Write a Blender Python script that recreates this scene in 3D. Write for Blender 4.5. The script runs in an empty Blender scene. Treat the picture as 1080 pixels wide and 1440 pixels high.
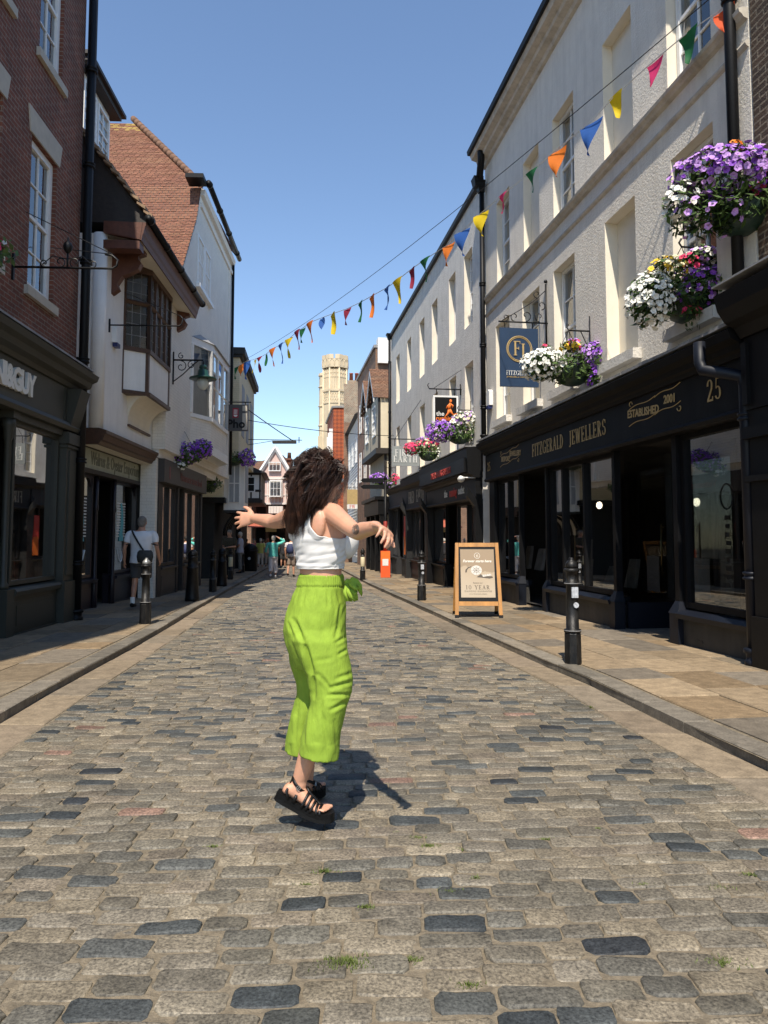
import bpy, bmesh, math, random
from math import sin, cos, pi, radians, hypot, atan2, sqrt
from mathutils import Vector, Matrix, noise
from mathutils.bvhtree import BVHTree
random.seed(11)
sc = bpy.context.scene
COL = sc.collection
R = random.random
def U(a, b): return a + (b - a) * random.random()

# ------------------------------------------------------------------ camera geometry (used to size things on their own planes)
FPX = 1030.0; PITCH = radians(4.0); HOR = 755.0; Y0 = HOR - FPX * math.tan(PITCH); CH = 1.3; SLOPE = 0.011
def G(y): return -SLOPE * min(max(y, -8.0), 60.0)
def ray(u, v):
    a = (u - 540) / FPX; b = (Y0 - v) / FPX
    return Vector((a, cos(PITCH) - b * sin(PITCH), sin(PITCH) + b * cos(PITCH)))
def ground_at(u, v, dz=0.0):
    d = ray(u, v); t = (dz - CH) / (d.z + SLOPE * d.y)
    return Vector((d.x * t, d.y * t, CH + d.z * t))
def at_depth(u, v, y):
    d = ray(u, v); t = y / d.y
    return Vector((d.x * t, y, CH + d.z * t))

# ------------------------------------------------------------------ mesh builder
class MB:
    def __init__(self): self.v = []; self.f = []; self.m = []; self.c = []; self.cc = None; self.sm = []
    def add(self, vs, fs, m=0, smooth=False):
        o = len(self.v); self.v.extend([tuple(p) for p in vs])
        for f in fs:
            self.f.append(tuple(i + o for i in f)); self.m.append(m); self.c.append(self.cc); self.sm.append(smooth)
        return o
    def box(self, x0, x1, y0, y1, z0, z1, m=0):
        if x1 < x0: x0, x1 = x1, x0
        if y1 < y0: y0, y1 = y1, y0
        if z1 < z0: z0, z1 = z1, z0
        self.add([(x0,y0,z0),(x1,y0,z0),(x1,y1,z0),(x0,y1,z0),(x0,y0,z1),(x1,y0,z1),(x1,y1,z1),(x0,y1,z1)],
                 [(0,3,2,1),(4,5,6,7),(0,1,5,4),(1,2,6,5),(2,3,7,6),(3,0,4,7)], m)
    def hexa(self, b, t, m=0):           # two quads (bottom, top), same winding
        self.add(list(b) + list(t), [(3,2,1,0),(4,5,6,7),(0,1,5,4),(1,2,6,5),(2,3,7,6),(3,0,4,7)], m)
    def poly(self, pts, m=0): self.add(pts, [tuple(range(len(pts)))], m)
    def prism(self, pts, d, m=0):        # polygon (3d points) extruded by vector d
        n = len(pts); d = Vector(d); q = [Vector(p) for p in pts]
        self.add(q + [p + d for p in q], [tuple(range(n - 1, -1, -1)), tuple(range(n, 2 * n))] + [(i, (i + 1) % n, n + (i + 1) % n, n + i) for i in range(n)], m)
    def rings(self, rings, m=0, cap=True, smooth=True, closed=True):
        n = len(rings[0]); vs = [p for r in rings for p in r]; fs = []
        for k in range(len(rings) - 1):
            for i in range(n if closed else n - 1):
                a = k * n + i; b = k * n + (i + 1) % n
                fs.append((a, b, b + n, a + n))
        if cap: fs.append(tuple(range(n - 1, -1, -1))); fs.append(tuple(range((len(rings) - 1) * n, len(rings) * n)))
        self.add(vs, fs, m, smooth)
    def tube(self, pts, r, n=8, m=0, cap=True, flat=1.0, up=None):
        pts = [Vector(p) for p in pts]; rr = r if isinstance(r, (list, tuple)) else [r] * len(pts)
        rings = []; ref = Vector(up) if up else None
        for i, p in enumerate(pts):
            t = (pts[min(i + 1, len(pts) - 1)] - pts[max(i - 1, 0)])
            if t.length < 1e-9: t = Vector((0, 0, 1))
            t.normalize()
            if ref is None: ref = Vector((0, 0, 1)) if abs(t.z) < .9 else Vector((1, 0, 0))
            a = ref - t * ref.dot(t)
            if a.length < 1e-6: a = t.orthogonal()
            a.normalize(); b = t.cross(a); ref = a
            rings.append([p + (a * cos(2 * pi * k / n) * flat + b * sin(2 * pi * k / n)) * rr[i] for k in range(n)])
        self.rings(rings, m, cap, n > 5)
    def lathe(self, prof, c=(0, 0, 0), n=16, m=0, smooth=True):
        c = Vector(c)
        self.rings([[c + Vector((r * cos(2 * pi * k / n), r * sin(2 * pi * k / n), z)) for k in range(n)] for r, z in prof], m, True, smooth)
    def ell(self, c, r, n=12, m=0, k=8):
        c = Vector(c); r = (r, r, r) if not isinstance(r, (list, tuple)) else r
        self.rings([[c + Vector((r[0] * cos(2*pi*i/n) * sin(pi*max(.02,min(k-.02,j))/k), r[1] * sin(2*pi*i/n) * sin(pi*max(.02,min(k-.02,j))/k), -r[2] * cos(pi*j/k))) for i in range(n)] for j in range(k + 1)], m)
    def mesh(self, name, mats):
        me = bpy.data.meshes.new(name); me.from_pydata(self.v, [], self.f)
        for mt in (mats if isinstance(mats, (list, tuple)) else [mats]): me.materials.append(mt)
        me.polygons.foreach_set('material_index', self.m); me.polygons.foreach_set('use_smooth', self.sm)
        if any(c is not None for c in self.c):
            ca = me.color_attributes.new('Col', 'FLOAT_COLOR', 'CORNER'); buf = []
            for f, c in zip(self.f, self.c):
                c = c or (1, 1, 1); buf.extend((c[0], c[1], c[2], 1.0) * len(f))
            ca.data.foreach_set('color', buf)
        me.update(); return me
    def build(self, name, mats, parent=None, label=None):
        o = bpy.data.objects.new(name, self.mesh(name, mats)); COL.objects.link(o)
        if parent: o.parent = parent
        if label: o['label'] = label
        return o
def empty(name, loc=(0, 0, 0), rz=0.0):
    o = bpy.data.objects.new(name, None); COL.objects.link(o); o.location = loc; o.rotation_euler = (0, 0, rz); o.empty_display_size = .2; return o
def tag(o, label=None, cat=None, group=None, kind=None):
    if label: o['label'] = label
    if cat: o['category'] = cat
    if group: o['group'] = group
    if kind: o['kind'] = kind
    return o
def kids(o): return [c for c in list(o.children)]
def copy_tree(o, parent=None):
    c = o.copy(); COL.objects.link(c)
    if parent: c.parent = parent
    for ch in kids(o): copy_tree(ch, c)
    return c
def from_eval(o):
    dg = bpy.context.evaluated_depsgraph_get(); dg.update()
    return bpy.data.meshes.new_from_object(o.evaluated_get(dg))
def remeshed(mb, voxel, smooth=4, name='tmp', fac=.5):
    o = mb.build(name, []); m = o.modifiers.new('r', 'REMESH'); m.mode = 'VOXEL'; m.voxel_size = voxel; m.use_smooth_shade = True
    s = o.modifiers.new('s', 'SMOOTH'); s.factor = fac; s.iterations = smooth
    me = from_eval(o); old = o.data; bpy.data.objects.remove(o); bpy.data.meshes.remove(old)
    me.name = name; return me
def obj(name, me, mat, parent=None):
    me.materials.clear()
    for m_ in (mat if isinstance(mat, (list, tuple)) else [mat]): me.materials.append(m_)
    me.name = name
    o = bpy.data.objects.new(name, me); COL.objects.link(o)
    if parent: o.parent = parent
    return o

# ------------------------------------------------------------------ materials
def nt(name):
    m = bpy.data.materials.new(name); m.use_nodes = True; t = m.node_tree; t.nodes.clear()
    out = t.nodes.new('ShaderNodeOutputMaterial'); b = t.nodes.new('ShaderNodeBsdfPrincipled'); t.links.new(b.outputs[0], out.inputs[0])
    return m, t, b, out
def N(t, kind, **kw):
    n = t.nodes.new(kind)
    for k, v in kw.items():
        if k in n.inputs: n.inputs[k].default_value = v
        else: setattr(n, k, v)
    return n
def ramp(t, src, stops):
    r = t.nodes.new('ShaderNodeValToRGB'); e = r.color_ramp.elements
    while len(e) > 1: e.remove(e[-1])
    e[0].position = stops[0][0]; e[0].color = (*stops[0][1], 1) if len(stops[0][1]) == 3 else stops[0][1]
    for p, c in stops[1:]:
        x = e.new(p); x.color = (*c, 1)
    t.links.new(src, r.inputs[0]); return r
def mul(c, k): return tuple(max(0, min(1, x * k)) for x in c)
def simple(name, rgb, rough=.6, var=.15, scale=6., bump=.0, bscale=40., metal=0., stain=None, spec=.5, bdist=.01, stretch=None):
    m, t, b, o = nt(name)
    tc = N(t, 'ShaderNodeTexCoord'); co = tc.outputs['Object']
    if stretch:
        mp = N(t, 'ShaderNodeMapping'); mp.inputs['Scale'].default_value = stretch; t.links.new(co, mp.inputs[0]); co2 = mp.outputs[0]
    else: co2 = co
    n = N(t, 'ShaderNodeTexNoise', Scale=scale, Detail=6., Roughness=.6); t.links.new(co2, n.inputs['Vector'])
    r = ramp(t, n.outputs['Fac'], [(.3, mul(rgb, 1 - var)), (.7, mul(rgb, 1 + var))]); last = r.outputs[0]
    if stain:
        mp = N(t, 'ShaderNodeMapping'); mp.inputs['Scale'].default_value = stain[2] if len(stain) > 2 else (1.5, 1.5, .35); t.links.new(co, mp.inputs[0])
        n2 = N(t, 'ShaderNodeTexNoise', Scale=2.2, Detail=8., Roughness=.7); t.links.new(mp.outputs[0], n2.inputs['Vector'])
        r2 = ramp(t, n2.outputs['Fac'], [(.46, (0, 0, 0)), (.72, (stain[1],) * 3)])
        mx = N(t, 'ShaderNodeMix', data_type='RGBA'); t.links.new(r2.outputs[0], mx.inputs[0]); t.links.new(last, mx.inputs[6]); mx.inputs[7].default_value = (*stain[0], 1); last = mx.outputs[2]
    t.links.new(last, b.inputs['Base Color'])
    b.inputs['Roughness'].default_value = rough; b.inputs['Metallic'].default_value = metal; b.inputs['Specular IOR Level'].default_value = spec
    if bump:
        n3 = N(t, 'ShaderNodeTexNoise', Scale=bscale, Detail=5., Roughness=.65); t.links.new(co2, n3.inputs['Vector'])
        bp = N(t, 'ShaderNodeBump', Strength=bump, Distance=bdist); t.links.new(n3.outputs['Fac'], bp.inputs['Height']); t.links.new(bp.outputs[0], b.inputs['Normal'])
    return m
def sz_coords(t):                        # (x+y, z) of the object: walls that run along either axis
    tc = N(t, 'ShaderNodeTexCoord'); sp = N(t, 'ShaderNodeSeparateXYZ'); t.links.new(tc.outputs['Object'], sp.inputs[0])
    ad = N(t, 'ShaderNodeMath', operation='ADD'); t.links.new(sp.outputs[0], ad.inputs[0]); t.links.new(sp.outputs[1], ad.inputs[1])
    cb = N(t, 'ShaderNodeCombineXYZ'); t.links.new(ad.outputs[0], cb.inputs[0]); t.links.new(sp.outputs[2], cb.inputs[1])
    return tc, cb.outputs[0]
def brick(name, c1, c2, mortar, bw=.225, bh=.075, ms=.01, rough=.85, patch=None, bump=.6, paint=False):
    m, t, b, o = nt(name); tc, co = sz_coords(t)
    w = N(t, 'ShaderNodeTexNoise', Scale=9., Detail=2.); t.links.new(co, w.inputs['Vector'])
    va = N(t, 'ShaderNodeMix', data_type='RGBA'); va.inputs[0].default_value = .012; t.links.new(co, va.inputs[6]); t.links.new(w.outputs['Color'], va.inputs[7])
    br = N(t, 'ShaderNodeTexBrick', Scale=1.0); br.offset = .5
    br.inputs['Brick Width'].default_value = bw; br.inputs['Row Height'].default_value = bh; br.inputs['Mortar Size'].default_value = ms; br.inputs['Mortar Smooth'].default_value = .3; br.inputs['Bias'].default_value = 0.
    br.inputs['Color1'].default_value = (*c1, 1); br.inputs['Color2'].default_value = (*c2, 1); br.inputs['Mortar'].default_value = (*mortar, 1)
    t.links.new(va.outputs[2], br.inputs['Vector'])
    n = N(t, 'ShaderNodeTexNoise', Scale=1.7, Detail=7., Roughness=.7); t.links.new(co, n.inputs['Vector'])
    r = ramp(t, n.outputs['Fac'], [(.3, (.9, .9, .9)), (.7, (1.05, 1.04, 1.03))] if paint else [(.3, (.62, .62, .62)), (.7, (1.3, 1.25, 1.2))])
    n5 = N(t, 'ShaderNodeTexNoise', Scale=45., Detail=4.); t.links.new(co, n5.inputs['Vector'])
    r5 = ramp(t, n5.outputs['Fac'], [(.3, (.75, .75, .75)), (.7, (1.2, 1.2, 1.2))])
    x = N(t, 'ShaderNodeMix', data_type='RGBA', blend_type='MULTIPLY'); x.inputs[0].default_value = 1; t.links.new(br.outputs['Color'], x.inputs[6]); t.links.new(r.outputs[0], x.inputs[7])
    x2 = N(t, 'ShaderNodeMix', data_type='RGBA', blend_type='MULTIPLY'); x2.inputs[0].default_value = .25 if paint else 1; t.links.new(x.outputs[2], x2.inputs[6]); t.links.new(r5.outputs[0], x2.inputs[7])
    t.links.new(x2.outputs[2], b.inputs['Base Color']); b.inputs['Roughness'].default_value = rough
    h = N(t, 'ShaderNodeMath', operation='MULTIPLY_ADD'); t.links.new(br.outputs['Fac'], h.inputs[0]); h.inputs[1].default_value = -1.; t.links.new(n5.outputs['Fac'], h.inputs[2])
    bp = N(t, 'ShaderNodeBump', Strength=bump, Distance=.012); t.links.new(h.outputs[0], bp.inputs['Height']); t.links.new(bp.outputs[0], b.inputs['Normal'])
    return m
def attr_mat(name, rough=.7, speck=.35, sscale=180., bump=.3, bscale=60., gain=1., spec=.4, big=.2):
    m, t, b, o = nt(name)
    a = N(t, 'ShaderNodeAttribute', attribute_name='Col'); tc = N(t, 'ShaderNodeTexCoord')
    n = N(t, 'ShaderNodeTexNoise', Scale=sscale, Detail=3., Roughness=.7); t.links.new(tc.outputs['Object'], n.inputs['Vector'])
    r = ramp(t, n.outputs['Fac'], [(.32, (1 - speck,) * 3), (.68, (1 + speck, 1 + speck * .97, 1 + speck * .9))])
    n2 = N(t, 'ShaderNodeTexNoise', Scale=9., Detail=6., Roughness=.65); t.links.new(tc.outputs['Object'], n2.inputs['Vector'])
    r2 = ramp(t, n2.outputs['Fac'], [(.3, (1 - big,) * 3), (.7, (1 + big,) * 3)])
    x = N(t, 'ShaderNodeMix', data_type='RGBA', blend_type='MULTIPLY'); x.inputs[0].default_value = 1; t.links.new(a.outputs['Color'], x.inputs[6]); t.links.new(r.outputs[0], x.inputs[7])
    x2 = N(t, 'ShaderNodeMix', data_type='RGBA', blend_type='MULTIPLY'); x2.inputs[0].default_value = 1; t.links.new(x.outputs[2], x2.inputs[6]); t.links.new(r2.outputs[0], x2.inputs[7])
    t.links.new(x2.outputs[2], b.inputs['Base Color']); b.inputs['Roughness'].default_value = rough; b.inputs['Specular IOR Level'].default_value = spec
    if bump:
        n3 = N(t, 'ShaderNodeTexNoise', Scale=bscale, Detail=5., Roughness=.6); t.links.new(tc.outputs['Object'], n3.inputs['Vector'])
        bp = N(t, 'ShaderNodeBump', Strength=bump, Distance=.006); t.links.new(n3.outputs['Fac'], bp.inputs['Height']); t.links.new(bp.outputs[0], b.inputs['Normal'])
    return m
def glass(name, tint=(.8, .85, .85), gain=1.6, add=.03):
    m, t, b, o = nt(name); t.nodes.remove(b)
    g = N(t, 'ShaderNodeBsdfGlossy'); g.inputs['Roughness'].default_value = .015; g.inputs['Color'].default_value = (1, 1, 1, 1)
    tr = N(t, 'ShaderNodeBsdfTransparent'); tr.inputs[0].default_value = (*tint, 1)
    fr = N(t, 'ShaderNodeFresnel', IOR=1.5); ma = N(t, 'ShaderNodeMath', operation='MULTIPLY_ADD', use_clamp=True); t.links.new(fr.outputs[0], ma.inputs[0]); ma.inputs[1].default_value = gain; ma.inputs[2].default_value = add
    tc = N(t, 'ShaderNodeTexCoord'); n = N(t, 'ShaderNodeTexNoise', Scale=1.3, Detail=1.); t.links.new(tc.outputs['Object'], n.inputs['Vector'])
    bp = N(t, 'ShaderNodeBump', Strength=.06, Distance=.02); t.links.new(n.outputs['Fac'], bp.inputs['Height']); t.links.new(bp.outputs[0], g.inputs['Normal'])
    mx = N(t, 'ShaderNodeMixShader'); t.links.new(ma.outputs[0], mx.inputs[0]); t.links.new(tr.outputs[0], mx.inputs[1]); t.links.new(g.outputs[0], mx.inputs[2]); t.links.new(mx.outputs[0], o.inputs[0])
    return m
def glow(name, rgb, s):
    m, t, b, o = nt(name); b.inputs['Emission Color'].default_value = (*rgb, 1); b.inputs['Emission Strength'].default_value = s; b.inputs['Base Color'].default_value = (*rgb, 1); return m
M = {}
M['stucco'] = simple('cream_stucco', (.74, .69, .6), .9, .06, 3., .55, 26., bdist=.035, stain=((.42, .38, .32), .35, (2.6, 2.6, .2)))
M['stucco_grey'] = simple('weathered_stucco', (.66, .63, .57), .9, .1, 3., .6, 20., bdist=.04, stain=((.40, .37, .33), .45, (2., 2., .3)))
M['smooth_cream'] = simple('smooth_cream_render', (.74, .68, .56), .8, .05, 4., .15, 60.)
M['trim_cream'] = simple('cream_moulding', (.55, .50, .42), .8, .12, 7., .3, 40., stain=((.25, .22, .18), .7))
M['white_wall'] = simple('white_lime_render', (.80, .77, .72), .85, .04, 3., .25, 25., bdist=.02, stain=((.5, .48, .44), .3, (2.5, 2.5, .2)))
M['white_paint'] = simple('white_gloss_paint', (.76, .76, .74), .4, .05, 8., .05, 30.)
M['white_brick'] = brick('painted_brick', (.80, .76, .68), (.77, .73, .65), (.70, .66, .58), .225, .075, .008, .7, bump=.55, paint=True)
M['cream_brick'] = brick('cream_painted_brick', (.72, .63, .42), (.69, .6, .4), (.6, .52, .36), .225, .075, .008, .7, bump=.5, paint=True)
M['red_brick'] = brick('old_red_brick', (.2, .064, .034), (.135, .045, .027), (.24, .19, .15), .215, .07, .008)
M['brown_brick'] = brick('brown_stock_brick', (.085, .055, .035), (.055, .038, .028), (.19, .16, .12), .225, .075, .012)
M['far_brick'] = brick('far_brown_brick', (.25, .13, .075), (.19, .105, .065), (.25, .19, .14), .225, .075, .01)  # the brick's own brown, for the houses further off
M['stone_trim'] = simple('pale_stone', (.46, .42, .35), .8, .1, 6., .2, 50.)
M['grey_green'] = simple('grey_green_paint', (.034, .035, .027), .55, .08, 5., .05, 30.)
M['black_paint'] = simple('black_gloss_paint', (.0055, .0055, .006), .5, .2, 9., .12, 30., spec=.22)
M['black_iron'] = simple('black_painted_iron', (.006, .006, .0065), .45, .3, 14., .3, 60., spec=.3)
M['navy_paint'] = simple('navy_black_paint', (.0055, .0056, .0065), .55, .2, 6., .1, 25., stain=((.02, .02, .021), .3), spec=.15)
M['navy_lit'] = simple('lit_navy_paint', (.006, .008, .014), .5, .15, 6., .1, 25., spec=.3)  # lit copy of the shopfront paint: bluer sunlit tone put into the colour
M['riser'] = simple('grey_render_plinth', (.035, .033, .029), .75, .2, 6., .3, 30., stain=((.085, .078, .066), .5))
M['charcoal'] = simple('charcoal_paint', (.012, .012, .012), .6, .15, 6., .1, 30.)
M['slate'] = simple('slate_grey_paint', (.022, .022, .024), .6, .15, 6., .1, 30.)
M['lead'] = simple('lead_sheet', (.22, .22, .22), .6, .3, 9., .4, 25., stain=((.45, .43, .4), .6))
M['red_wood'] = simple('russet_painted_timber', (.10, .034, .018), .5, .25, 12., .25, 20., stretch=(1, 1, 1))
M['brown_wood'] = simple('brown_painted_timber', (.075, .036, .018), .5, .25, 12., .25, 20.)
M['dark_wood'] = simple('dark_timber', (.022, .017, .014), .6, .3, 12., .3, 20.)
M['oak'] = simple('varnished_wood', (.42, .2, .05), .45, .25, 9., .15, 30., stretch=(1, 1, .12))
M['gold'] = simple('gold_lettering', (.42, .30, .13), .45, .1, 9.)
M['white_letter'] = simple('white_lettering', (.7, .7, .67), .5, .04, 9.)
M['black_void'] = simple('dark_interior', (.008, .008, .008), .9, .2, 3.)
M['room'] = simple('shop_interior', (.03, .027, .024), .9, .3, 2.)
M['curtain'] = simple('net_curtain', (.34, .36, .38), .9, .2, 8., stretch=(8, 8, .3))
M['glass'] = glass('window_glass')
M['shop_glass'] = glass('shop_glass', (.7, .74, .74), 3., .08)
M['tile'] = attr_mat('clay_tiles', .85, .25, 60., .4, 40.)
M['sett'] = attr_mat('granite_setts', .6, .62, 95., .9, 38., spec=.4, big=.34)
M['slab'] = attr_mat('yorkstone_slabs', .8, .22, 70., .35, 25., spec=.3, big=.3)
M['mortar'] = simple('sandy_jointing', (.19, .155, .105), .95, .4, 30., .8, 120., bdist=.01)
M['ground'] = simple('bare_ground', (.22, .19, .15), .95, .3, 5., .5, 50.)

# ------------------------------------------------------------------ facades: local x runs left to right seen from the street, local -y comes out to the street
class Facade:
    def __init__(self, P, slope, side, name, label, cat='building', group=None):
        self.P = Vector((P[0], P[1], 0)); d = Vector((slope, 1, 0)).normalized()
        self.ex = -d if side == 'R' else d                         # x axis
        self.ey = Vector((-self.ex.y, self.ex.x, 0))               # into the building
        self.root = empty(name, self.P, atan2(self.ex.y, self.ex.x)); tag(self.root, label, cat, group)
    def sz(self, u, v, n=0.0):           # pixel -> (x, z) on the plane n metres in front of the facade
        d = ray(u, v); o = Vector((0, 0, CH)); p0 = self.P - self.ey * n
        t = (p0 - o).dot(self.ey) / d.dot(self.ey); q = o + d * t
        return ((q - p0).dot(self.ex), q.z)
    def s(self, u, v=755, n=0.0): return self.sz(u, v, n)[0]
    def z(self, u, v, n=0.0): return self.sz(u, v, n)[1]
    def w(self, x, y, z): return self.P + self.ex * x + self.ey * y + Vector((0, 0, z))
    def g(self, x): return G((self.P + self.ex * x).y)
def wall_open(mb, x0, x1, z0, z1, holes, depth=.28, m=0, mr=0, back=4., y=0.0):
    """front wall with rectangular openings and their reveals, plus side, top and back faces"""
    xs = sorted(set([x0, x1] + [h[0] for h in holes] + [h[1] for h in holes])); zs = sorted(set([z0, z1] + [h[2] for h in holes] + [h[3] for h in holes]))
    xs = [x for x in xs if x0 <= x <= x1]; zs = [z for z in zs if z0 <= z <= z1]
    for i in range(len(xs) - 1):
        for j in range(len(zs) - 1):
            cx = (xs[i] + xs[i + 1]) / 2; cz = (zs[j] + zs[j + 1]) / 2
            if any(h[0] < cx < h[1] and h[2] < cz < h[3] for h in holes): continue
            mb.poly([(xs[i], y, zs[j]), (xs[i + 1], y, zs[j]), (xs[i + 1], y, zs[j + 1]), (xs[i], y, zs[j + 1])], m)
    for h in holes:
        a, b, c, d = h[:4]; dp = h[4] if len(h) > 4 else depth; blind = len(h) > 5 and h[5]
        q = y + dp
        mb.poly([(a, y, c), (a, y, d), (a, q, d), (a, q, c)], mr); mb.poly([(b, y, c), (b, q, c), (b, q, d), (b, y, d)], mr)
        mb.poly([(a, y, d), (b, y, d), (b, q, d), (a, q, d)], mr); mb.poly([(a, y, c), (a, q, c), (b, q, c), (b, y, c)], mr)
        if blind: mb.poly([(a, q, c), (b, q, c), (b, q, d), (a, q, d)], mr)
    if back:
        mb.poly([(x0, y, z0), (x0, y, z1), (x0, y + back, z1), (x0, y + back, z0)], m); mb.poly([(x1, y, z0), (x1, y + back, z0), (x1, y + back, z1), (x1, y, z1)], m)
        mb.poly([(x0, y, z1), (x1, y, z1), (x1, y + back, z1), (x0, y + back, z1)], m); mb.poly([(x0, y + back, z0), (x0, y + back, z1), (x1, y + back, z1), (x1, y + back, z0)], m)
def sash(parent, x0, x1, z0, z1, y, cols=2, rows=2, fw=.06, bar=.022, sill=None, mat='white_paint', curtain=True, meet=True, paneback=.35):
    """a sash window: frame with bars; pane, curtain and sill are its sub-parts"""
    mb = MB(); zm = (z0 + z1) / 2
    mb.box(x0, x0 + fw, y, y + .09, z0, z1); mb.box(x1 - fw, x1, y, y + .09, z0, z1)
    mb.box(x0 + fw, x1 - fw, y, y + .09, z1 - fw, z1); mb.box(x0 + fw, x1 - fw, y, y + .09, z0, z0 + fw * 1.2)
    if meet: mb.box(x0 + fw, x1 - fw, y + .012, y + .075, zm - .025, zm + .025)
    for i in range(1, cols):
        x = x0 + fw + (x1 - x0 - 2 * fw) * i / cols; mb.box(x - bar / 2, x + bar / 2, y + .02, y + .06, z0 + fw * 1.2, z1 - fw)
    for a, b in (((z0 + fw, zm), (zm, z1 - fw)) if meet else ((z0 + fw, z1 - fw),)):
        for j in range(1, rows):
            z = a + (b - a) * j / rows; mb.box(x0 + fw, x1 - fw, y + .023, y + .057, z - bar / 2, z + bar / 2)
    w = mb.build('window', M[mat], parent)
    g = MB(); g.poly([(x0 + fw * .5, y + .045, z0 + fw * .5), (x1 - fw * .5, y + .045, z0 + fw * .5), (x1 - fw * .5, y + .045, z1 - fw * .5), (x0 + fw * .5, y + .045, z1 - fw * .5)])
    g.build('pane', M['glass'], w)
    c = MB(); n = 24; yb = y + .16
    pts = [(x0 + .005 + (x1 - x0 - .01) * i / n, yb + .015 * sin(i * 1.9) + .008 * sin(i * 5.1)) for i in range(n + 1)]
    for i in range(n):
        if curtain and (i < n * .28 or i > n * .72):
            c.poly([(*pts[i], z0), (*pts[i + 1], z0), (*pts[i + 1], z1), (*pts[i], z1)], 1)
    c.poly([(x0, yb + .1, z0), (x1, yb + .1, z0), (x1, yb + .1, z1), (x0, yb + .1, z1)], 0)
    c.build('curtain' if curtain else 'dark_room', [M['black_void'], M['curtain']], w)
    if sill:
        s = MB(); s.box(x0 - sill[0], x1 + sill[0], y - sill[1], y + .02, z0 - sill[2], z0 - .001); s.build('sill', M[sill[3]], w)
    return w
def text_mesh(txt, size=1., ext=.004, bold=0., sx=1., space=1.):
    cu = bpy.data.curves.new('t', 'FONT'); cu.body = txt; cu.size = size; cu.extrude = ext; cu.offset = bold; cu.space_character = space; cu.align_x = 'CENTER'; cu.align_y = 'CENTER'; cu.resolution_u = 3
    o = bpy.data.objects.new('t', cu); COL.objects.link(o); me = from_eval(o); bpy.data.objects.remove(o); bpy.data.curves.remove(cu)
    if sx != 1: me.transform(Matrix.Diagonal((sx, 1, 1, 1)))
    return me
def text(txt, mat, parent, x, y, z, size, bold=0., sx=1., ext=.004, name='lettering', space=1., rot=0., shear=0.):
    me = text_mesh(txt, size, ext, bold, sx, space)
    if shear: me.transform(Matrix(((1, shear, 0, 0), (0, 1, 0, 0), (0, 0, 1, 0), (0, 0, 0, 1))))
    me.transform(Matrix.Rotation(pi / 2, 4, 'X')); me.transform(Matrix.Rotation(-rot, 4, 'Y')); me.transform(Matrix.Translation((x, y, z)))
    return obj(name, me, mat, parent)

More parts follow.
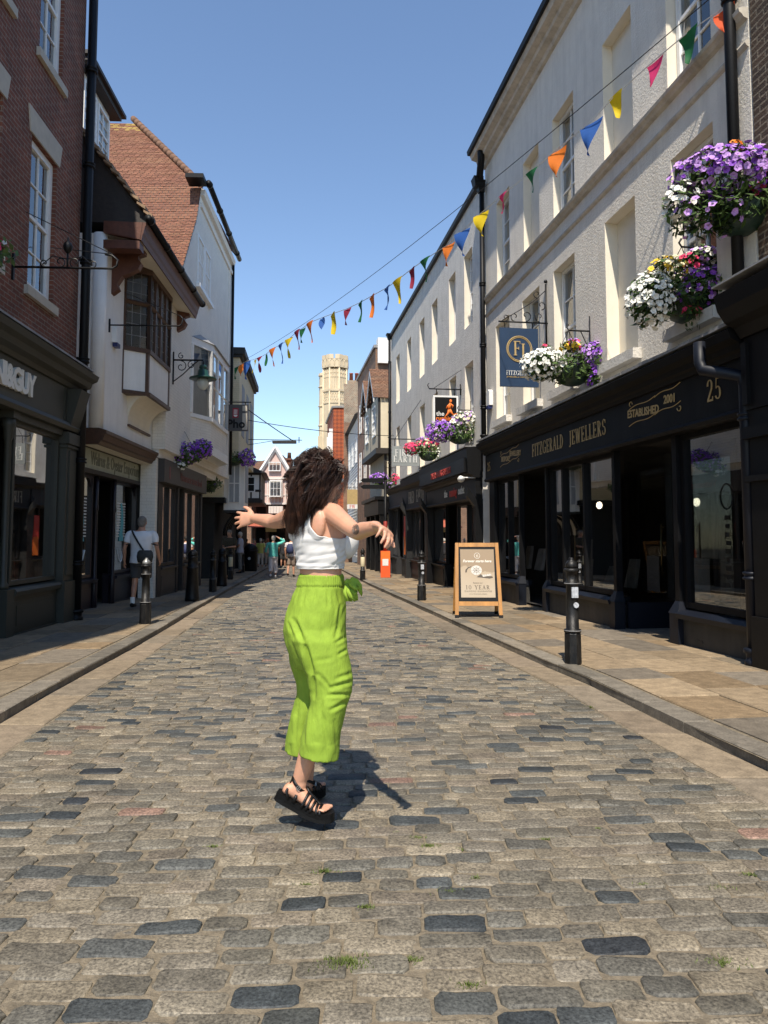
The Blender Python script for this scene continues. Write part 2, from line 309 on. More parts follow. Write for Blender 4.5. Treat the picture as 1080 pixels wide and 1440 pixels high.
# a small roman alphabet drawn with thick and thin strokes and serifs (unit cap height)
def glyph(ch):
    T, t, s = .15, .055, .07                                    # thick, thin, serif overhang
    P = []; 
    def bar(x0, y0, x1, y1, w):
        dx, dy = x1 - x0, y1 - y0; L = hypot(dx, dy); nx, ny = -dy / L * w / 2, dx / L * w / 2
        P.append([(x0 + nx, y0 + ny), (x0 - nx, y0 - ny), (x1 - nx, y1 - ny), (x1 + nx, y1 + ny)])
    def stem(x, y0=0, y1=1, b=True, u=True):
        bar(x, y0, x, y1, T)
        if b: bar(x - T / 2 - s, y0 + t / 2, x + T / 2 + s, y0 + t / 2, t)
        if u: bar(x - T / 2 - s, y1 - t / 2, x + T / 2 + s, y1 - t / 2, t)
    def serif(x, y): bar(x - .13, y, x + .13, y, t)
    def arc(cx, cy, rx, ry, a0, a1, w0=t, w1=T, n=12):
        for i in range(n):
            q = []
            for a in (a0 + (a1 - a0) * i / n, a0 + (a1 - a0) * (i + 1) / n):
                w = w0 + (w1 - w0) * abs(cos(a)); q.append((a, w))
            (a, w), (c, v) = q
            P.append([(cx + rx * cos(a), cy + ry * sin(a)), (cx + (rx - w) * cos(a), cy + (ry - t) * sin(a)), (cx + (rx - v) * cos(c), cy + (ry - t) * sin(c)), (cx + rx * cos(c), cy + ry * sin(c))][::-1 if a1 < a0 else 1])
    w = .7
    if ch == 'I': stem(.18); w = .36
    elif ch == 'F': stem(.18); bar(.18, .972, .62, .972, t); bar(.6, .8, .6, 1, t); bar(.18, .5, .5, .5, t); bar(.48, .4, .48, .6, t); w = .66
    elif ch == 'E': stem(.18); bar(.18, .972, .64, .972, t); bar(.62, .8, .62, 1, t); bar(.18, .5, .52, .5, t); bar(.5, .4, .5, .6, t); bar(.18, .028, .66, .028, t); bar(.65, 0, .65, .22, t); w = .72
    elif ch == 'L': stem(.18); bar(.18, .028, .62, .028, t); bar(.61, 0, .61, .24, t); w = .66
    elif ch == 'T': stem(.4, 0, 1, True, False); bar(.04, .972, .76, .972, t); bar(.06, .78, .06, 1, t); bar(.74, .78, .74, 1, t); w = .8
    elif ch == 'Z': bar(.08, .972, .66, .972, t); bar(.06, .028, .68, .028, t); bar(.6, .97, .13, .03, T); bar(.09, .8, .09, 1, t); bar(.66, 0, .66, .22, t); w = .74
    elif ch == 'H': stem(.18); stem(.66); bar(.18, .5, .66, .5, t); w = .84
    elif ch == 'J': stem(.26, .1, 1, False, True); arc(.13, .1, .21, .22, 0, -pi * .8); w = .44
    elif ch == 'D': stem(.18); arc(.2, .5, .56, .5, -pi / 2, pi / 2); w = .84
    elif ch == 'R': stem(.18); arc(.24, .74, .4, .26, -pi / 2, pi / 2); bar(.36, .5, .66, .02, T); bar(.58, .028, .78, .028, t); w = .78
    elif ch == 'P': stem(.18); arc(.24, .72, .4, .28, -pi / 2, pi / 2); w = .7
    elif ch == 'A': bar(.1, .02, .4, 1, t); bar(.4, .98, .7, .02, T); bar(.2, .35, .6, .35, t); serif(.1, .028); serif(.7, .028); w = .82
    elif ch == 'W': bar(.1, 1, .32, 0, T); bar(.32, 0, .54, .97, t); bar(.54, .97, .76, 0, T); bar(.76, 0, .98, 1, t); serif(.1, .972); serif(.98, .972); w = 1.1
    elif ch == 'Y': bar(.1, 1, .4, .45, T); bar(.4, .45, .7, 1, t); stem(.4, 0, .5, True, False); serif(.1, .972); serif(.7, .972); w = .8
    elif ch == 'G': arc(.5, .5, .46, .5, pi * .25, pi * 1.72); bar(.76, .05, .76, .42, T); bar(.6, .42, .92, .42, t); bar(.8, .72, .8, .96, t); w = .92
    elif ch == 'S': arc(.36, .74, .28, .26, pi * .15, pi * 1.5, t, T * .9); arc(.36, .27, .3, .27, pi * .5, -pi * .85, t, T * .95); bar(.6, .72, .6, .95, t); bar(.09, .05, .09, .3, t); w = .7
    elif ch == '2': arc(.34, .72, .3, .28, pi, -pi * .2); bar(.56, .6, .1, .05, T * .8); bar(.06, .04, .64, .04, .09); bar(.62, 0, .62, .2, t); w = .7
    elif ch == '5': bar(.16, .5, .2, 1, t); bar(.2, .96, .58, .96, .09); arc(.32, .3, .32, .3, pi * .7, -pi * .85); w = .7
    elif ch == '1': stem(.25, 0, 1, True, False); bar(.06, .86, .25, .97, t); w = .5
    elif ch == '0': arc(.36, .5, .34, .5, 0, 2 * pi, n=18); w = .74
    else: w = .38
    return P, w
def roman(txt, mat, parent, x, y, z, h, sx=1., gap=.1, name='lettering', ext=.006):
    mb = MB(); cur = 0.; tot = sum(glyph(c)[1] + gap for c in txt)
    for c in txt:
        P, w = glyph(c)
        for k, q in enumerate(P):
            a = sum(q[i][0] * q[(i + 1) % 4][1] - q[(i + 1) % 4][0] * q[i][1] for i in range(4))
            if a < 0: q = q[::-1]
            yo = y - ext - .0004 * (k % 4)
            mb.prism([(x + (cur + px - tot / 2) * h * sx, yo, z + (py - .5) * h) for px, py in q], (0, ext, 0))
        cur += w + gap
    return mb.build(name, mat, parent)
def scroll(mb, c, r, a0, turns, y, rad=.008, sgn=1, m=0, plane='xz'):
    pts = []
    for i in range(22):
        k = i / 21; a = a0 + sgn * turns * 2 * pi * k; q = r * (1 - .8 * k)
        pts.append((c[0] + q * cos(a), y, c[1] + q * sin(a)))
    mb.tube(pts, rad, 5, m)
def add_tiles(mb, A, B, C, D, th=.088, tw=.165, cols=None, lift=.012, lichen=0.):
    """plain tiles laid on the slope A-B (eaves) to D-C (ridge): each a thin lapped slab with its own colour"""
    A, B, C, D = map(Vector, (A, B, C, D)); n = (B - A).cross(D - A).normalized()
    rows = max(2, int(((D - A).length + (C - B).length) / 2 / th)); cols = cols or [(.20, .088, .052), (.18, .075, .045), (.22, .1, .06), (.16, .07, .045), (.21, .105, .06)]
    for r in range(rows):
        a = A.lerp(D, r / rows); b = B.lerp(C, r / rows); a2 = A.lerp(D, min(1, (r + 1.25) / rows)); b2 = B.lerp(C, min(1, (r + 1.25) / rows))
        rowc = random.choice(cols); k = max(1, int((b - a).length / tw)); off = .5 if r % 2 else 0.
        for i in range(k + 1):
            t0 = max(0, (i - off) / k); t1 = min(1, (i + 1 - off) / k - .0025)
            if t1 <= t0: continue
            j = U(-.004, .006); up = n * (lift + j); dn = n * .001
            c = random.choice(cols); c = tuple(.55 * q_ + .45 * c_ for q_, c_ in zip(rowc, c)); mb.cc = mul(c if not (r > rows * .86 and R() < lichen) else (.33, .22, .07), U(.92, 1.08))
            p = [a.lerp(b, t0) + up, a.lerp(b, t1) + up, a2.lerp(b2, t1) + dn, a2.lerp(b2, t0) + dn]
            mb.poly(p); mb.poly([p[0] - n * (lift + .002), p[1] - n * (lift + .002), p[1], p[0]])
    mb.cc = None
# ------------------------------------------------------------------ camera and daylight
cam = bpy.data.cameras.new('camera'); co = bpy.data.objects.new('camera', cam); COL.objects.link(co); sc.camera = co
cam.sensor_fit = 'VERTICAL'; cam.sensor_height = 36.; cam.lens = FPX / 1440 * 36.; cam.clip_end = 2000; cam.clip_start = .05
co.location = (0, 0, CH); co.rotation_euler = (pi / 2 + PITCH, 0, 0); cam.shift_y = -(720 - Y0) / 1440
SUN_EL = radians(57); SUN_AZ = radians(6.5)                       # shadows run up the street, a little to the right
su = bpy.data.lights.new('sun', 'SUN'); su.energy = 4.9; su.angle = radians(.53); su.color = (1, .91, .78)
so = bpy.data.objects.new('sun', su); COL.objects.link(so)
ld = Vector((sin(SUN_AZ) * cos(SUN_EL), cos(SUN_AZ) * cos(SUN_EL), -sin(SUN_EL)))
so.rotation_euler = ld.to_track_quat('-Z', 'Y').to_euler(); so.location = (0, 0, 40)
wd = bpy.data.worlds.new('World'); sc.world = wd; wd.use_nodes = True; t = wd.node_tree; t.nodes.clear()
sky = N(t, 'ShaderNodeTexSky'); sky.sky_type = 'NISHITA'; sky.sun_disc = False; sky.sun_elevation = SUN_EL
sky.sun_rotation = pi + SUN_AZ; sky.air_density = 1.0; sky.dust_density = .0; sky.ozone_density = 2.4; sky.altitude = 0
bg = N(t, 'ShaderNodeBackground'); bg.inputs[1].default_value = .15; t.links.new(sky.outputs[0], bg.inputs[0]); wo = N(t, 'ShaderNodeOutputWorld'); t.links.new(bg.outputs[0], wo.inputs[0])
sc.view_settings.view_transform = 'Standard'; sc.view_settings.look = 'None'; sc.view_settings.exposure = .45; sc.view_settings.gamma = 1
sc.render.engine = 'CYCLES'; sc.cycles.max_bounces = 6; sc.cycles.transparent_max_bounces = 10; sc.cycles.use_denoising = True

# ------------------------------------------------------------------ ground
mb = MB()
ys = [-8, 0, 20, 40, 60, 400]
for i in range(len(ys) - 1):
    mb.poly([(-400, ys[i], G(ys[i]) - .05), (400, ys[i], G(ys[i]) - .05), (400, ys[i + 1], G(ys[i + 1]) - .05), (-400, ys[i + 1], G(ys[i + 1]) - .05)])
mb.poly([(-400, -60, G(-8) - .05), (400, -60, G(-8) - .05), (400, -8, G(-8) - .05), (-400, -8, G(-8) - .05)])
tag(mb.build('ground', M['ground']), kind='structure')

def interp(tab, y):
    if y <= tab[0][0]: a, b = tab[0], tab[1]
    elif y >= tab[-1][0]: a, b = tab[-2], tab[-1]
    else:
        for a, b in zip(tab, tab[1:]):
            if a[0] <= y <= b[0]: break
    return a[1] + (b[1] - a[1]) * (y - a[0]) / (b[0] - a[0])
def kt(pts): 
    o = []
    for u, v in pts:
        p = ground_at(u, v, .04); o.append((p.y, p.x))
    return o
KL = kt([(0, 1010), (47, 982), (160, 922), (215, 892), (265, 862), (330, 824), (352, 812)])
KR = kt([(1080, 1075), (935, 1010), (840, 962), (755, 927), (665, 887), (605, 860), (520, 822), (497, 810)])
KL = [(-8., KL[0][1] + (KL[0][0] + 8) * .11)] + KL; KR = [(-8., KR[0][1] + (KR[0][0] + 8) * .1)] + KR
def kl(y): return interp(KL, y)
def kr(y): return interp(KR, y)
CHN = .34                                                        # width of the flat channel stones beside each kerb
SK = .12                                                         # the courses lie square to the street
def bow(x, y): return .035 * sin(y * .55) + .02 * sin(x * 1.3 + y * .21)

mb = MB()                                                        # road: jointing bed, then every sett with a rounded top
for i in range(0, 70):
    y0 = -6 + i; y1 = y0 + 1
    mb.poly([(kl(y0) , y0, G(y0) - .004), (kr(y0), y0, G(y0) - .004), (kr(y1), y1, G(y1) - .004), (kl(y1), y1, G(y1) - .004)], 1)
light = [(.185, .157, .113), (.172, .147, .108), (.2, .17, .123), (.158, .139, .108), (.178, .155, .117), (.162, .136, .102)]
greyc = [(.118, .106, .082), (.132, .117, .09), (.1, .094, .078), (.142, .126, .098)]
darkc = [(.036, .041, .043), (.05, .055, .055), (.068, .071, .066), (.026, .029, .032), (.058, .063, .062), (.078, .08, .074)]
def stone(x0, x1, yr, dy, far):
    q = R()
    nz = noise.noise(Vector((x0 * .8, yr * .5, 3.)))
    if q < .14 + .1 * nz: c = random.choice(darkc); big = 1
    elif q < .50 + .1 * nz: c = random.choice(greyc); big = .5
    elif q > .992: c = (.19, .12, .09); big = .3
    else: c = random.choice(light); big = .0
    mb.cc = mul(c, U(.78, 1.18))
    h = U(.0, .0035) + (.002 if big else 0); cx = (x0 + x1) / 2; cy = yr + dy / 2; a = (x1 - x0) / 2 - .004; b = dy / 2 - .0045 - U(0, .006)
    rot = U(-.025, .025); t1 = U(-.006, .006); t2 = U(-.01, .01)
    def P(px, py, z):
        X = cx + px * cos(rot) - py * sin(rot); Y = cy + px * sin(rot) + py * cos(rot) + SK * cx + bow(X, yr)
        return (X, Y, G(Y) + z + t1 * px / .1 + t2 * py / .1 * .5)
    if far:
        mb.add([P(-a, -b, -.008), P(a, -b, -.008), P(a, b, -.008), P(-a, b, -.008), P(-a * .94, -b * .8, h), P(a * .94, -b * .8, h), P(a * .94, b * .8, h), P(-a * .94, b * .8, h)],
               [(4, 5, 6, 7), (0, 1, 5, 4), (1, 2, 6, 5), (2, 3, 7, 6), (3, 0, 4, 7)], 0)
        return
    cut = [U(.12, .5) for _ in range(4)]
    o = []
    for k, (sx, sy) in enumerate(((-1, -1), (1, -1), (1, 1), (-1, 1))):
        e = cut[k] * b; p1 = (sx * (a - e), sy * b); p2 = (sx * a, sy * (b - e))
        o += [p1, p2] if sx * sy < 0 else [p2, p1]
    o2 = []
    for i in range(8):                                           # a bend in every long side, so that no edge is straight
        p, q_ = o[i], o[(i + 1) % 8]; o2.append((p[0] + U(-.003, .003), p[1] + U(-.003, .003)))
        if hypot(p[0] - q_[0], p[1] - q_[1]) > .06:
            for k in (.33, .67): o2.append((p[0] + (q_[0] - p[0]) * k + U(-.002, .002), p[1] + (q_[1] - p[1]) * k + U(-.0045, .0045)))
    n = len(o2)
    r0 = [P(x, y, -.010) for x, y in o2]; r1 = [P(x * .985, y * .96, h * .6 + U(-.001, .001)) for x, y in o2]; r2 = [P(x * .955, y * .87, h + U(-.0022, .0018)) for x, y in o2]
    cc = [P(-a * .5, 0, h + U(-.003, .003)), P(a * .5, 0, h + U(-.003, .003))]
    vs = r0 + r1 + r2 + cc; fs = []
    for k in (0, 1):
        for i in range(n): fs.append((k * n + i, k * n + (i + 1) % n, k * n + n + (i + 1) % n, k * n + n + i))
    for i in range(n):
        j = (i + 1) % n; ci = 3 * n + (0 if o2[i][0] < 0 else 1); cj = 3 * n + (0 if o2[j][0] < 0 else 1)
        if ci == cj: fs.append((2 * n + i, 2 * n + j, ci))
        else: fs.append((2 * n + i, 2 * n + j, cj, ci))
    mb.add(vs, fs, 0, True)
yr = .2
while yr < 52:
    dy = U(.09, .118); 
    xl = kl(yr) + CHN; 
    yl = yr + SK * xl; xl = kl(yl) + CHN + .01; yrr = yr + SK * kr(yr); xr = kr(yrr) - CHN - .01
    x = xl
    while x < xr - .06:
        L = U(.13, .25); 
        if xr - (x + L) < .1: L = xr - x
        stone(x, x + L, yr, dy, yr > 13); x += L
    yr += dy
mb.cc = None
tag(mb.build('road', [M['sett'], M['mortar']]), kind='structure')

def slabs(name, fa, fb, z, rows, lmin, lmax, cols, thick, y0=-5., y1=52., gap=.008, along=False):
    """stone slabs between two lines x = fa(y) and x = fb(y); rows splits the width"""
    mb = MB()
    for r in range(rows):
        y = y0 + U(0, .5)
        while y < y1:
            L = U(lmin, lmax); ya, yb = y + gap / 2, y + L - gap / 2
            w = (r / rows, (r + 1) / rows)
            def X(q, yy): return fa(yy) + (fb(yy) - fa(yy)) * q
            mb.cc = mul(random.choice(cols), U(.82, 1.18)); dz = U(-.003, .004); e = .008
            g = gap / 2
            sk = SK if not along else 0
            b = [(X(w[0], ya) + g, ya + sk * X(w[0], ya)), (X(w[1], ya) - g, ya + sk * X(w[1], ya)), (X(w[1], yb) - g, yb + sk * X(w[1], yb)), (X(w[0], yb) + g, yb + sk * X(w[0], yb))]
            cx = sum(p[0] for p in b) / 4; cy = sum(p[1] for p in b) / 4
            T = [(px + e * (1 if px < cx else -1), py + e * (1 if py < cy else -1)) for px, py in b]
            ti = U(-.004, .004)
            v0 = [(px, py, G(py) + z - thick) for px, py in b]; v1 = [(px, py, G(py) + z - .006 + dz) for px, py in b]; v2 = [(px, py, G(py) + z + dz + (ti if px < cx else -ti)) for px, py in T]
            mb.add(v0 + v1 + v2, [(0, 1, 5, 4), (1, 2, 6, 5), (2, 3, 7, 6), (3, 0, 4, 7), (4, 5, 9, 8), (5, 6, 10, 9), (6, 7, 11, 10), (7, 4, 8, 11), (8, 9, 10, 11)], 0)
            y += L
    mb.cc = None
    fa2 = fa
    for i in range(int(y0), int(y1)):
        mb.poly([(fa(i), i, G(i) + z - .012), (fb(i), i, G(i) + z - .012), (fb(i + 1), i + 1, G(i + 1) + z - .012), (fa(i + 1), i + 1, G(i + 1) + z - .012)], 1)
    return tag(mb.build(name, [M['slab'], M['mortar']]), kind='structure')
tan = [(.23, .175, .112), (.2, .155, .102), (.25, .19, .122), (.18, .145, .1), (.215, .155, .092), (.165, .14, .108)]
KW = .2; KZ = .075
slabs('channel_stones', lambda y: kl(y), lambda y: kl(y) + CHN, .004, 1, .6, 1.2, [(.2, .158, .108), (.18, .148, .108), (.215, .17, .12)], .05, along=True)
slabs('channel_stones', lambda y: kr(y) - CHN, lambda y: kr(y), .004, 1, .6, 1.2, [(.2, .158, .108), (.18, .148, .108), (.215, .17, .12)], .05, along=True)
slabs('kerb', lambda y: kl(y) - KW, lambda y: kl(y), KZ, 1, .55, 1.1, [(.17, .15, .12), (.2, .17, .13), (.145, .13, .105)], .12, along=True)
slabs('kerb', lambda y: kr(y), lambda y: kr(y) + KW, KZ, 1, .55, 1.1, [(.17, .15, .12), (.2, .17, .13), (.145, .13, .105)], .12, along=True)
slabs('pavement', lambda y: kl(y) - KW - 3.2, lambda y: kl(y) - KW, KZ + .004, 6, .5, 1.1, tan, .06)
slabs('pavement', lambda y: kr(y) + KW, lambda y: kr(y) + KW + 2.6, KZ + .004, 5, .5, 1.1, tan, .06)
# moss and grass growing in the joints
mb = MB(); random.seed(5)
for u, v, s in [(480, 1357, 1.5), (490, 1352, 1.), (630, 1255, .8), (602, 1190, .8), (645, 1195, .7), (585, 1178, .6), (670, 1235, .6), (1010, 1250, .9), (1015, 1355, 1.), (905, 1245, .6), (558, 1172, .6), (455, 1225, .8), (430, 1245, .6), (515, 1275, .7), (660, 1385, .7), (580, 1350, .7), (1055, 1230, .6), (830, 995, 1.), (720, 1070, .5), (840, 1165, .4), (770, 1180, .4), (300, 1190, .5)]:
    p = ground_at(u, v, 0)
    for i in range(int(130 * s)):
        a = U(0, 2 * pi); q = abs(random.gauss(0, .022 * s)); x = p.x + q * 1.6 * cos(a); y = p.y + q * .7 * sin(a); h = U(.006, .015) * s; w = .0025
        an = U(0, 2 * pi); lx, ly = U(-.012, .012), U(-.012, .012)
        mb.poly([(x - w * cos(an), y - w * sin(an), G(y) - .002), (x + w * cos(an), y + w * sin(an), G(y) - .002), (x + lx, y + ly, G(y) + h)])
tag(mb.build('grass', simple('joint_grass', (.10, .13, .025), .7, .3, 30.)), kind='stuff')
random.seed(21)
def moulding(mb, x0, x1, prof, m=0): mb.prism([(x0, y, z) for y, z in prof], (x1 - x0, 0, 0), m)
def shop_window(parent, x0, x1, z0, z1, y, mull=(), mat='navy_paint', fw=.07, transom=None, name='shop_window', arch=False):
    mb = MB()
    mb.box(x0, x0 + fw, y, y + .1, z0, z1); mb.box(x1 - fw, x1, y, y + .1, z0, z1); mb.box(x0 + fw, x1 - fw, y + .004, y + .096, z1 - fw, z1); mb.box(x0 + fw, x1 - fw, y + .004, y + .096, z0, z0 + fw)
    for q in mull: mb.box(q - .035, q + .035, y - .012, y + .09, z0 + fw, z1 - fw)
    if transom: mb.box(x0 + fw, x1 - fw, y + .01, y + .08, transom - .03, transom + .03)
    if arch:                                                    # curved brackets in the upper corners of each light
        ed = [x0 + fw] + list(mull) + [x1 - fw]
        for a, b in zip(ed, ed[1:]):
            for s_, xx in ((1, a), (-1, b)):
                q = [(xx, y + .02, z1 - fw)] + [(xx + s_ * .2 * (1 - sin(k * pi / 10)), y + .02, z1 - fw - .26 * (1 - cos(k * pi / 10))) for k in range(6)]
                mb.prism(q if s_ < 0 else q[::-1], (0, .04, 0))
    w = mb.build(name, M[mat], parent)
    g = MB(); g.poly([(x0 + .03, y + .05, z0 + .03), (x1 - .03, y + .05, z0 + .03), (x1 - .03, y + .05, z1 - .03), (x0 + .03, y + .05, z1 - .03)]); g.build('pane', M['shop_glass'], w)
    return w
def room(parent, x0, x1, y0, y1, z0, z1, name='interior', mat='room'):
    mb = MB()
    mb.poly([(x0, y1, z0), (x1, y1, z0), (x1, y1, z1), (x0, y1, z1)]); mb.poly([(x0, y0, z0), (x1, y0, z0), (x1, y1, z0), (x0, y1, z0)])
    mb.poly([(x0, y0, z1), (x0, y1, z1), (x1, y1, z1), (x1, y0, z1)]); mb.poly([(x0, y0, z0), (x0, y1, z0), (x0, y1, z1), (x0, y0, z1)]); mb.poly([(x1, y0, z0), (x1, y0, z1), (x1, y1, z1), (x1, y1, z0)])
    return mb.build(name, M[mat], parent)
def pendant(parent, x, y, z, top):
    mb = MB(); mb.tube([(x, y, top), (x, y, z + .12)], .008, 6)
    for k in range(4):
        a = k * pi / 2 + .4; mb.tube([(x, y, z + .3), (x + .12 * cos(a), y + .12 * sin(a), z + .36), (x + .2 * cos(a), y + .2 * sin(a), z + .27)], [.012, .02, .004], 5)
    o = mb.build('pendant_lamp', M['charcoal'], parent)
    m2 = MB(); m2.ell((x, y, z), (.06, .06, .075), 12); m2.build('lamp_shade', M['lamp_glow'], o)
    return o
M['lamp_glow'] = glow('lit_lamp_glass', (1, .82, .6), 5.)
def downpipe(name, label, loc, h, r=.05, mat='black_paint', hopper=False, bends=None, rz=0., foot=True, group=None, n_br=4):
    root = empty(name, loc, rz); tag(root, label, 'drainpipe', group)
    mb = MB(); pts = bends or [(0, 0, 0), (0, 0, h)]
    mb.tube(pts, r, 12); mb.build('pipe', M[mat], root)
    for k in range(n_br):
        z = (k + .55) * h / n_br; q = [p for p in pts]; x = 0; y = 0
        for a, b in zip(pts, pts[1:]):
            if a[2] <= z <= b[2]: f = (z - a[2]) / max(1e-6, b[2] - a[2]); x = a[0] + (b[0] - a[0]) * f; y = a[1] + (b[1] - a[1]) * f
        c = MB(); c.lathe([(r * 1.05, -.04), (r * 1.35, -.035), (r * 1.35, -.012), (r * 1.12, -.008), (r * 1.12, .012), (r * 1.35, .018), (r * 1.35, .04), (r * 1.05, .045)], (x, y, z), 12)
        c.box(x - r * 1.9, x + r * 1.9, y + r * .6, y + r * .9, z - .03, z + .03); c.build('collar', M[mat], root)
    if foot:
        c = MB(); c.lathe([(r * 1.5, 0), (r * 1.5, .05), (r * 1.25, .06), (r * 1.25, .12), (r * 1.6, .13), (r * 1.6, .17), (r, .18)], (pts[0][0], pts[0][1], pts[0][2]), 12); c.build('shoe', M[mat], root)
    if hopper:
        p = pts[-1]; c = MB(); c.hexa([(p[0] - .07, p[1] - .07, p[2]), (p[0] + .07, p[1] - .07, p[2]), (p[0] + .07, p[1] + .06, p[2]), (p[0] - .07, p[1] + .06, p[2])], [(p[0] - .14, p[1] - .13, p[2] + .22), (p[0] + .14, p[1] - .13, p[2] + .22), (p[0] + .14, p[1] + .06, p[2] + .22), (p[0] - .14, p[1] + .06, p[2] + .22)]); c.box(p[0] - .16, p[0] + .16, p[1] - .15, p[1] + .06, p[2] + .22, p[2] + .26); c.build('hopper', M[mat], root)
    return root

# ================================================================== the jeweller's building
p = ground_at(690, 840, .079)
FZ = Facade((p.x, p.y), -.1485, 'R', 'jeweller_building', 'cream stucco building with blind windows above a black jeweller shopfront', 'building')
r = FZ.root
X0, X1, ZT = -.12, 9.83, 10.72
W2 = [(.78, 1.72), (2.62, 3.52), (4.24, 5.2), (6.34, 7.27), (8.2, 9.16)]
W1 = [(.62, 1.62), (2.46, 3.46), (4.18, 5.14), (6.3, 7.26), (8.22, 9.14)]
holes = []
for i, (a, b) in enumerate(W2): holes.append((a, b, 7.035, 9.0, .16 if i in (1, 3) else .22, i in (1, 3)))
for i, (a, b) in enumerate(W1): holes.append((a, b, 3.93, 6.15, .2 if i == 3 else .24, i == 3))
mb = MB(); wall_open(mb, X0, X1, 2.66, ZT, holes, m=0, mr=1, back=5.)
mb.box(X0, X0 + .3, .02, 5, -.5, 2.655, 0); mb.box(X1 - .25, X1 - .005, .02, 5, -.5, 2.655, 0)
mb.build('wall', [M['stucco'], M['smooth_cream']], r)
for i in (0, 2, 4):
    a, b = W2[i]; sash(r, a + .02, b - .02, 7.04, 8.99, .13, 2, 2)
for i in (0, 1, 2, 4):
    a, b = W1[i]; sash(r, a + .02, b - .02, 3.94, 6.14, .15, 2, 2)
for a, b in W1:
    s_ = MB(); s_.box(a - .09, b + .09, -.13, .0, 3.78, 3.925); s_.build('sill', M['stucco_grey'], r)
mb = MB()
moulding(mb, X0, X1 + .0, [(0.002, 6.58), (-.03, 6.6), (-.045, 6.63), (-.03, 6.66), (0.002, 6.67)])
moulding(mb, X0, X1 + .0, [(0.002, 6.9), (-.05, 6.92), (-.07, 6.95), (-.1, 6.97), (-.11, 7.01), (-.05, 7.03), (0.002, 7.03)])
mb.build('string_course', M['trim_cream'], r)
mb = MB()
moulding(mb, X0, X1, [(0.002, 10.28), (-.06, 10.3), (-.09, 10.36), (-.2, 10.4), (-.22, 10.46), (-.34, 10.5), (-.38, 10.6), (0.002, 10.6)])
mb.build('cornice', M['trim_cream'], r)
mb = MB(); moulding(mb, X0, X1, [(-.44, 10.605), (-.46, 10.7), (-.36, 10.72), (-.36, 10.64), (-.02, 10.64), (-.02, 10.605)]); mb.build('gutter', M['black_paint'], r)
mb = MB(); mb.prism([(X0, -.4, 10.73), (X0, 2.6, 12.0), (X0, 5, 10.73)], (X1 - X0, 0, 0)); mb.build('roof', M['slate'], r)
# shopfront
mb = MB()
moulding(mb, .1, X1, [(0.0, 3.2), (-.16, 3.2), (-.18, 3.25), (-.22, 3.27), (-.24, 3.33), (-.33, 3.37), (-.36, 3.46), (-.3, 3.5), (0.0, 3.53)])
mb.build('shop_cornice', M['navy_paint'], r)
mb = MB(); n = 40
for i in range(n):
    xa = .1 + (X1 - .1) * i / n; xb = .1 + (X1 - .1) * (i + 1) / n; mb.box(xa, xb - .004, -.345 + U(0, .01), -.002, 3.515, 3.545 + U(0, .015)); 
    if R() < .75: mb.box(xa, xb - .004, -.03, -.006, 3.53, 3.6 + U(0, .08))
mb.build('lead_flashing', M['lead'], r)
mb = MB(); mb.box(.12, X1 - .02, -.13, .3, 2.66, 3.2); moulding(mb, .12, X1 - .02, [(.1, 2.58), (-.15, 2.58), (-.17, 2.62), (-.14, 2.66), (.1, 2.66)]); mb.build('fascia', M['navy_paint'], r)
roman('FITZGERALD', M['gold'], r, 4.08, -.132, 2.95, .24, .75, .14); roman('JEWELLERS', M['gold'], r, 5.8, -.132, 2.95, .24, .75, .14)
roman('25', M['gold'], r, 9.22, -.132, 2.96, .25, .72, .14); roman('25', M['gold'], r, .42, -.132, 2.92, .2, .72, .14)
def ribbon(x, z, a, b, w):
    mb = MB()
    for dz in (.12, -.11):
        for (x0, x1, s_) in ((x - w, x + .06, 0), (x + .04, x + w, .05)):
            mb.tube([(x0 + (x1 - x0) * k / 12, -.134, z + dz + s_ + .03 * sin(k / 12 * 2 * pi) * .6 + .07 * (k / 12 - .5)) for k in range(13)], .006, 4)
    scroll(mb, (x - w + .05, z + .15), .055, 0, .8, -.134, .006); scroll(mb, (x + w - .03, z - .1), .055, pi, .8, -.134, .006)
    mb.build('ribbon_scroll', M['gold'], r)
    text(a, M['gold'], r, x - w * .42, -.134, z - .005, .15, .003, .95, .003, rot=-.07); text(b, M['gold'], r, x + w * .62, -.134, z + .045, .15, .003, .95, .003, rot=-.07)
ribbon(7.86, 2.98, 'ESTABLISHED', '2001', .66); ribbon(1.9, 2.97, 'BESPOKE', 'JEWELLERY', .62)
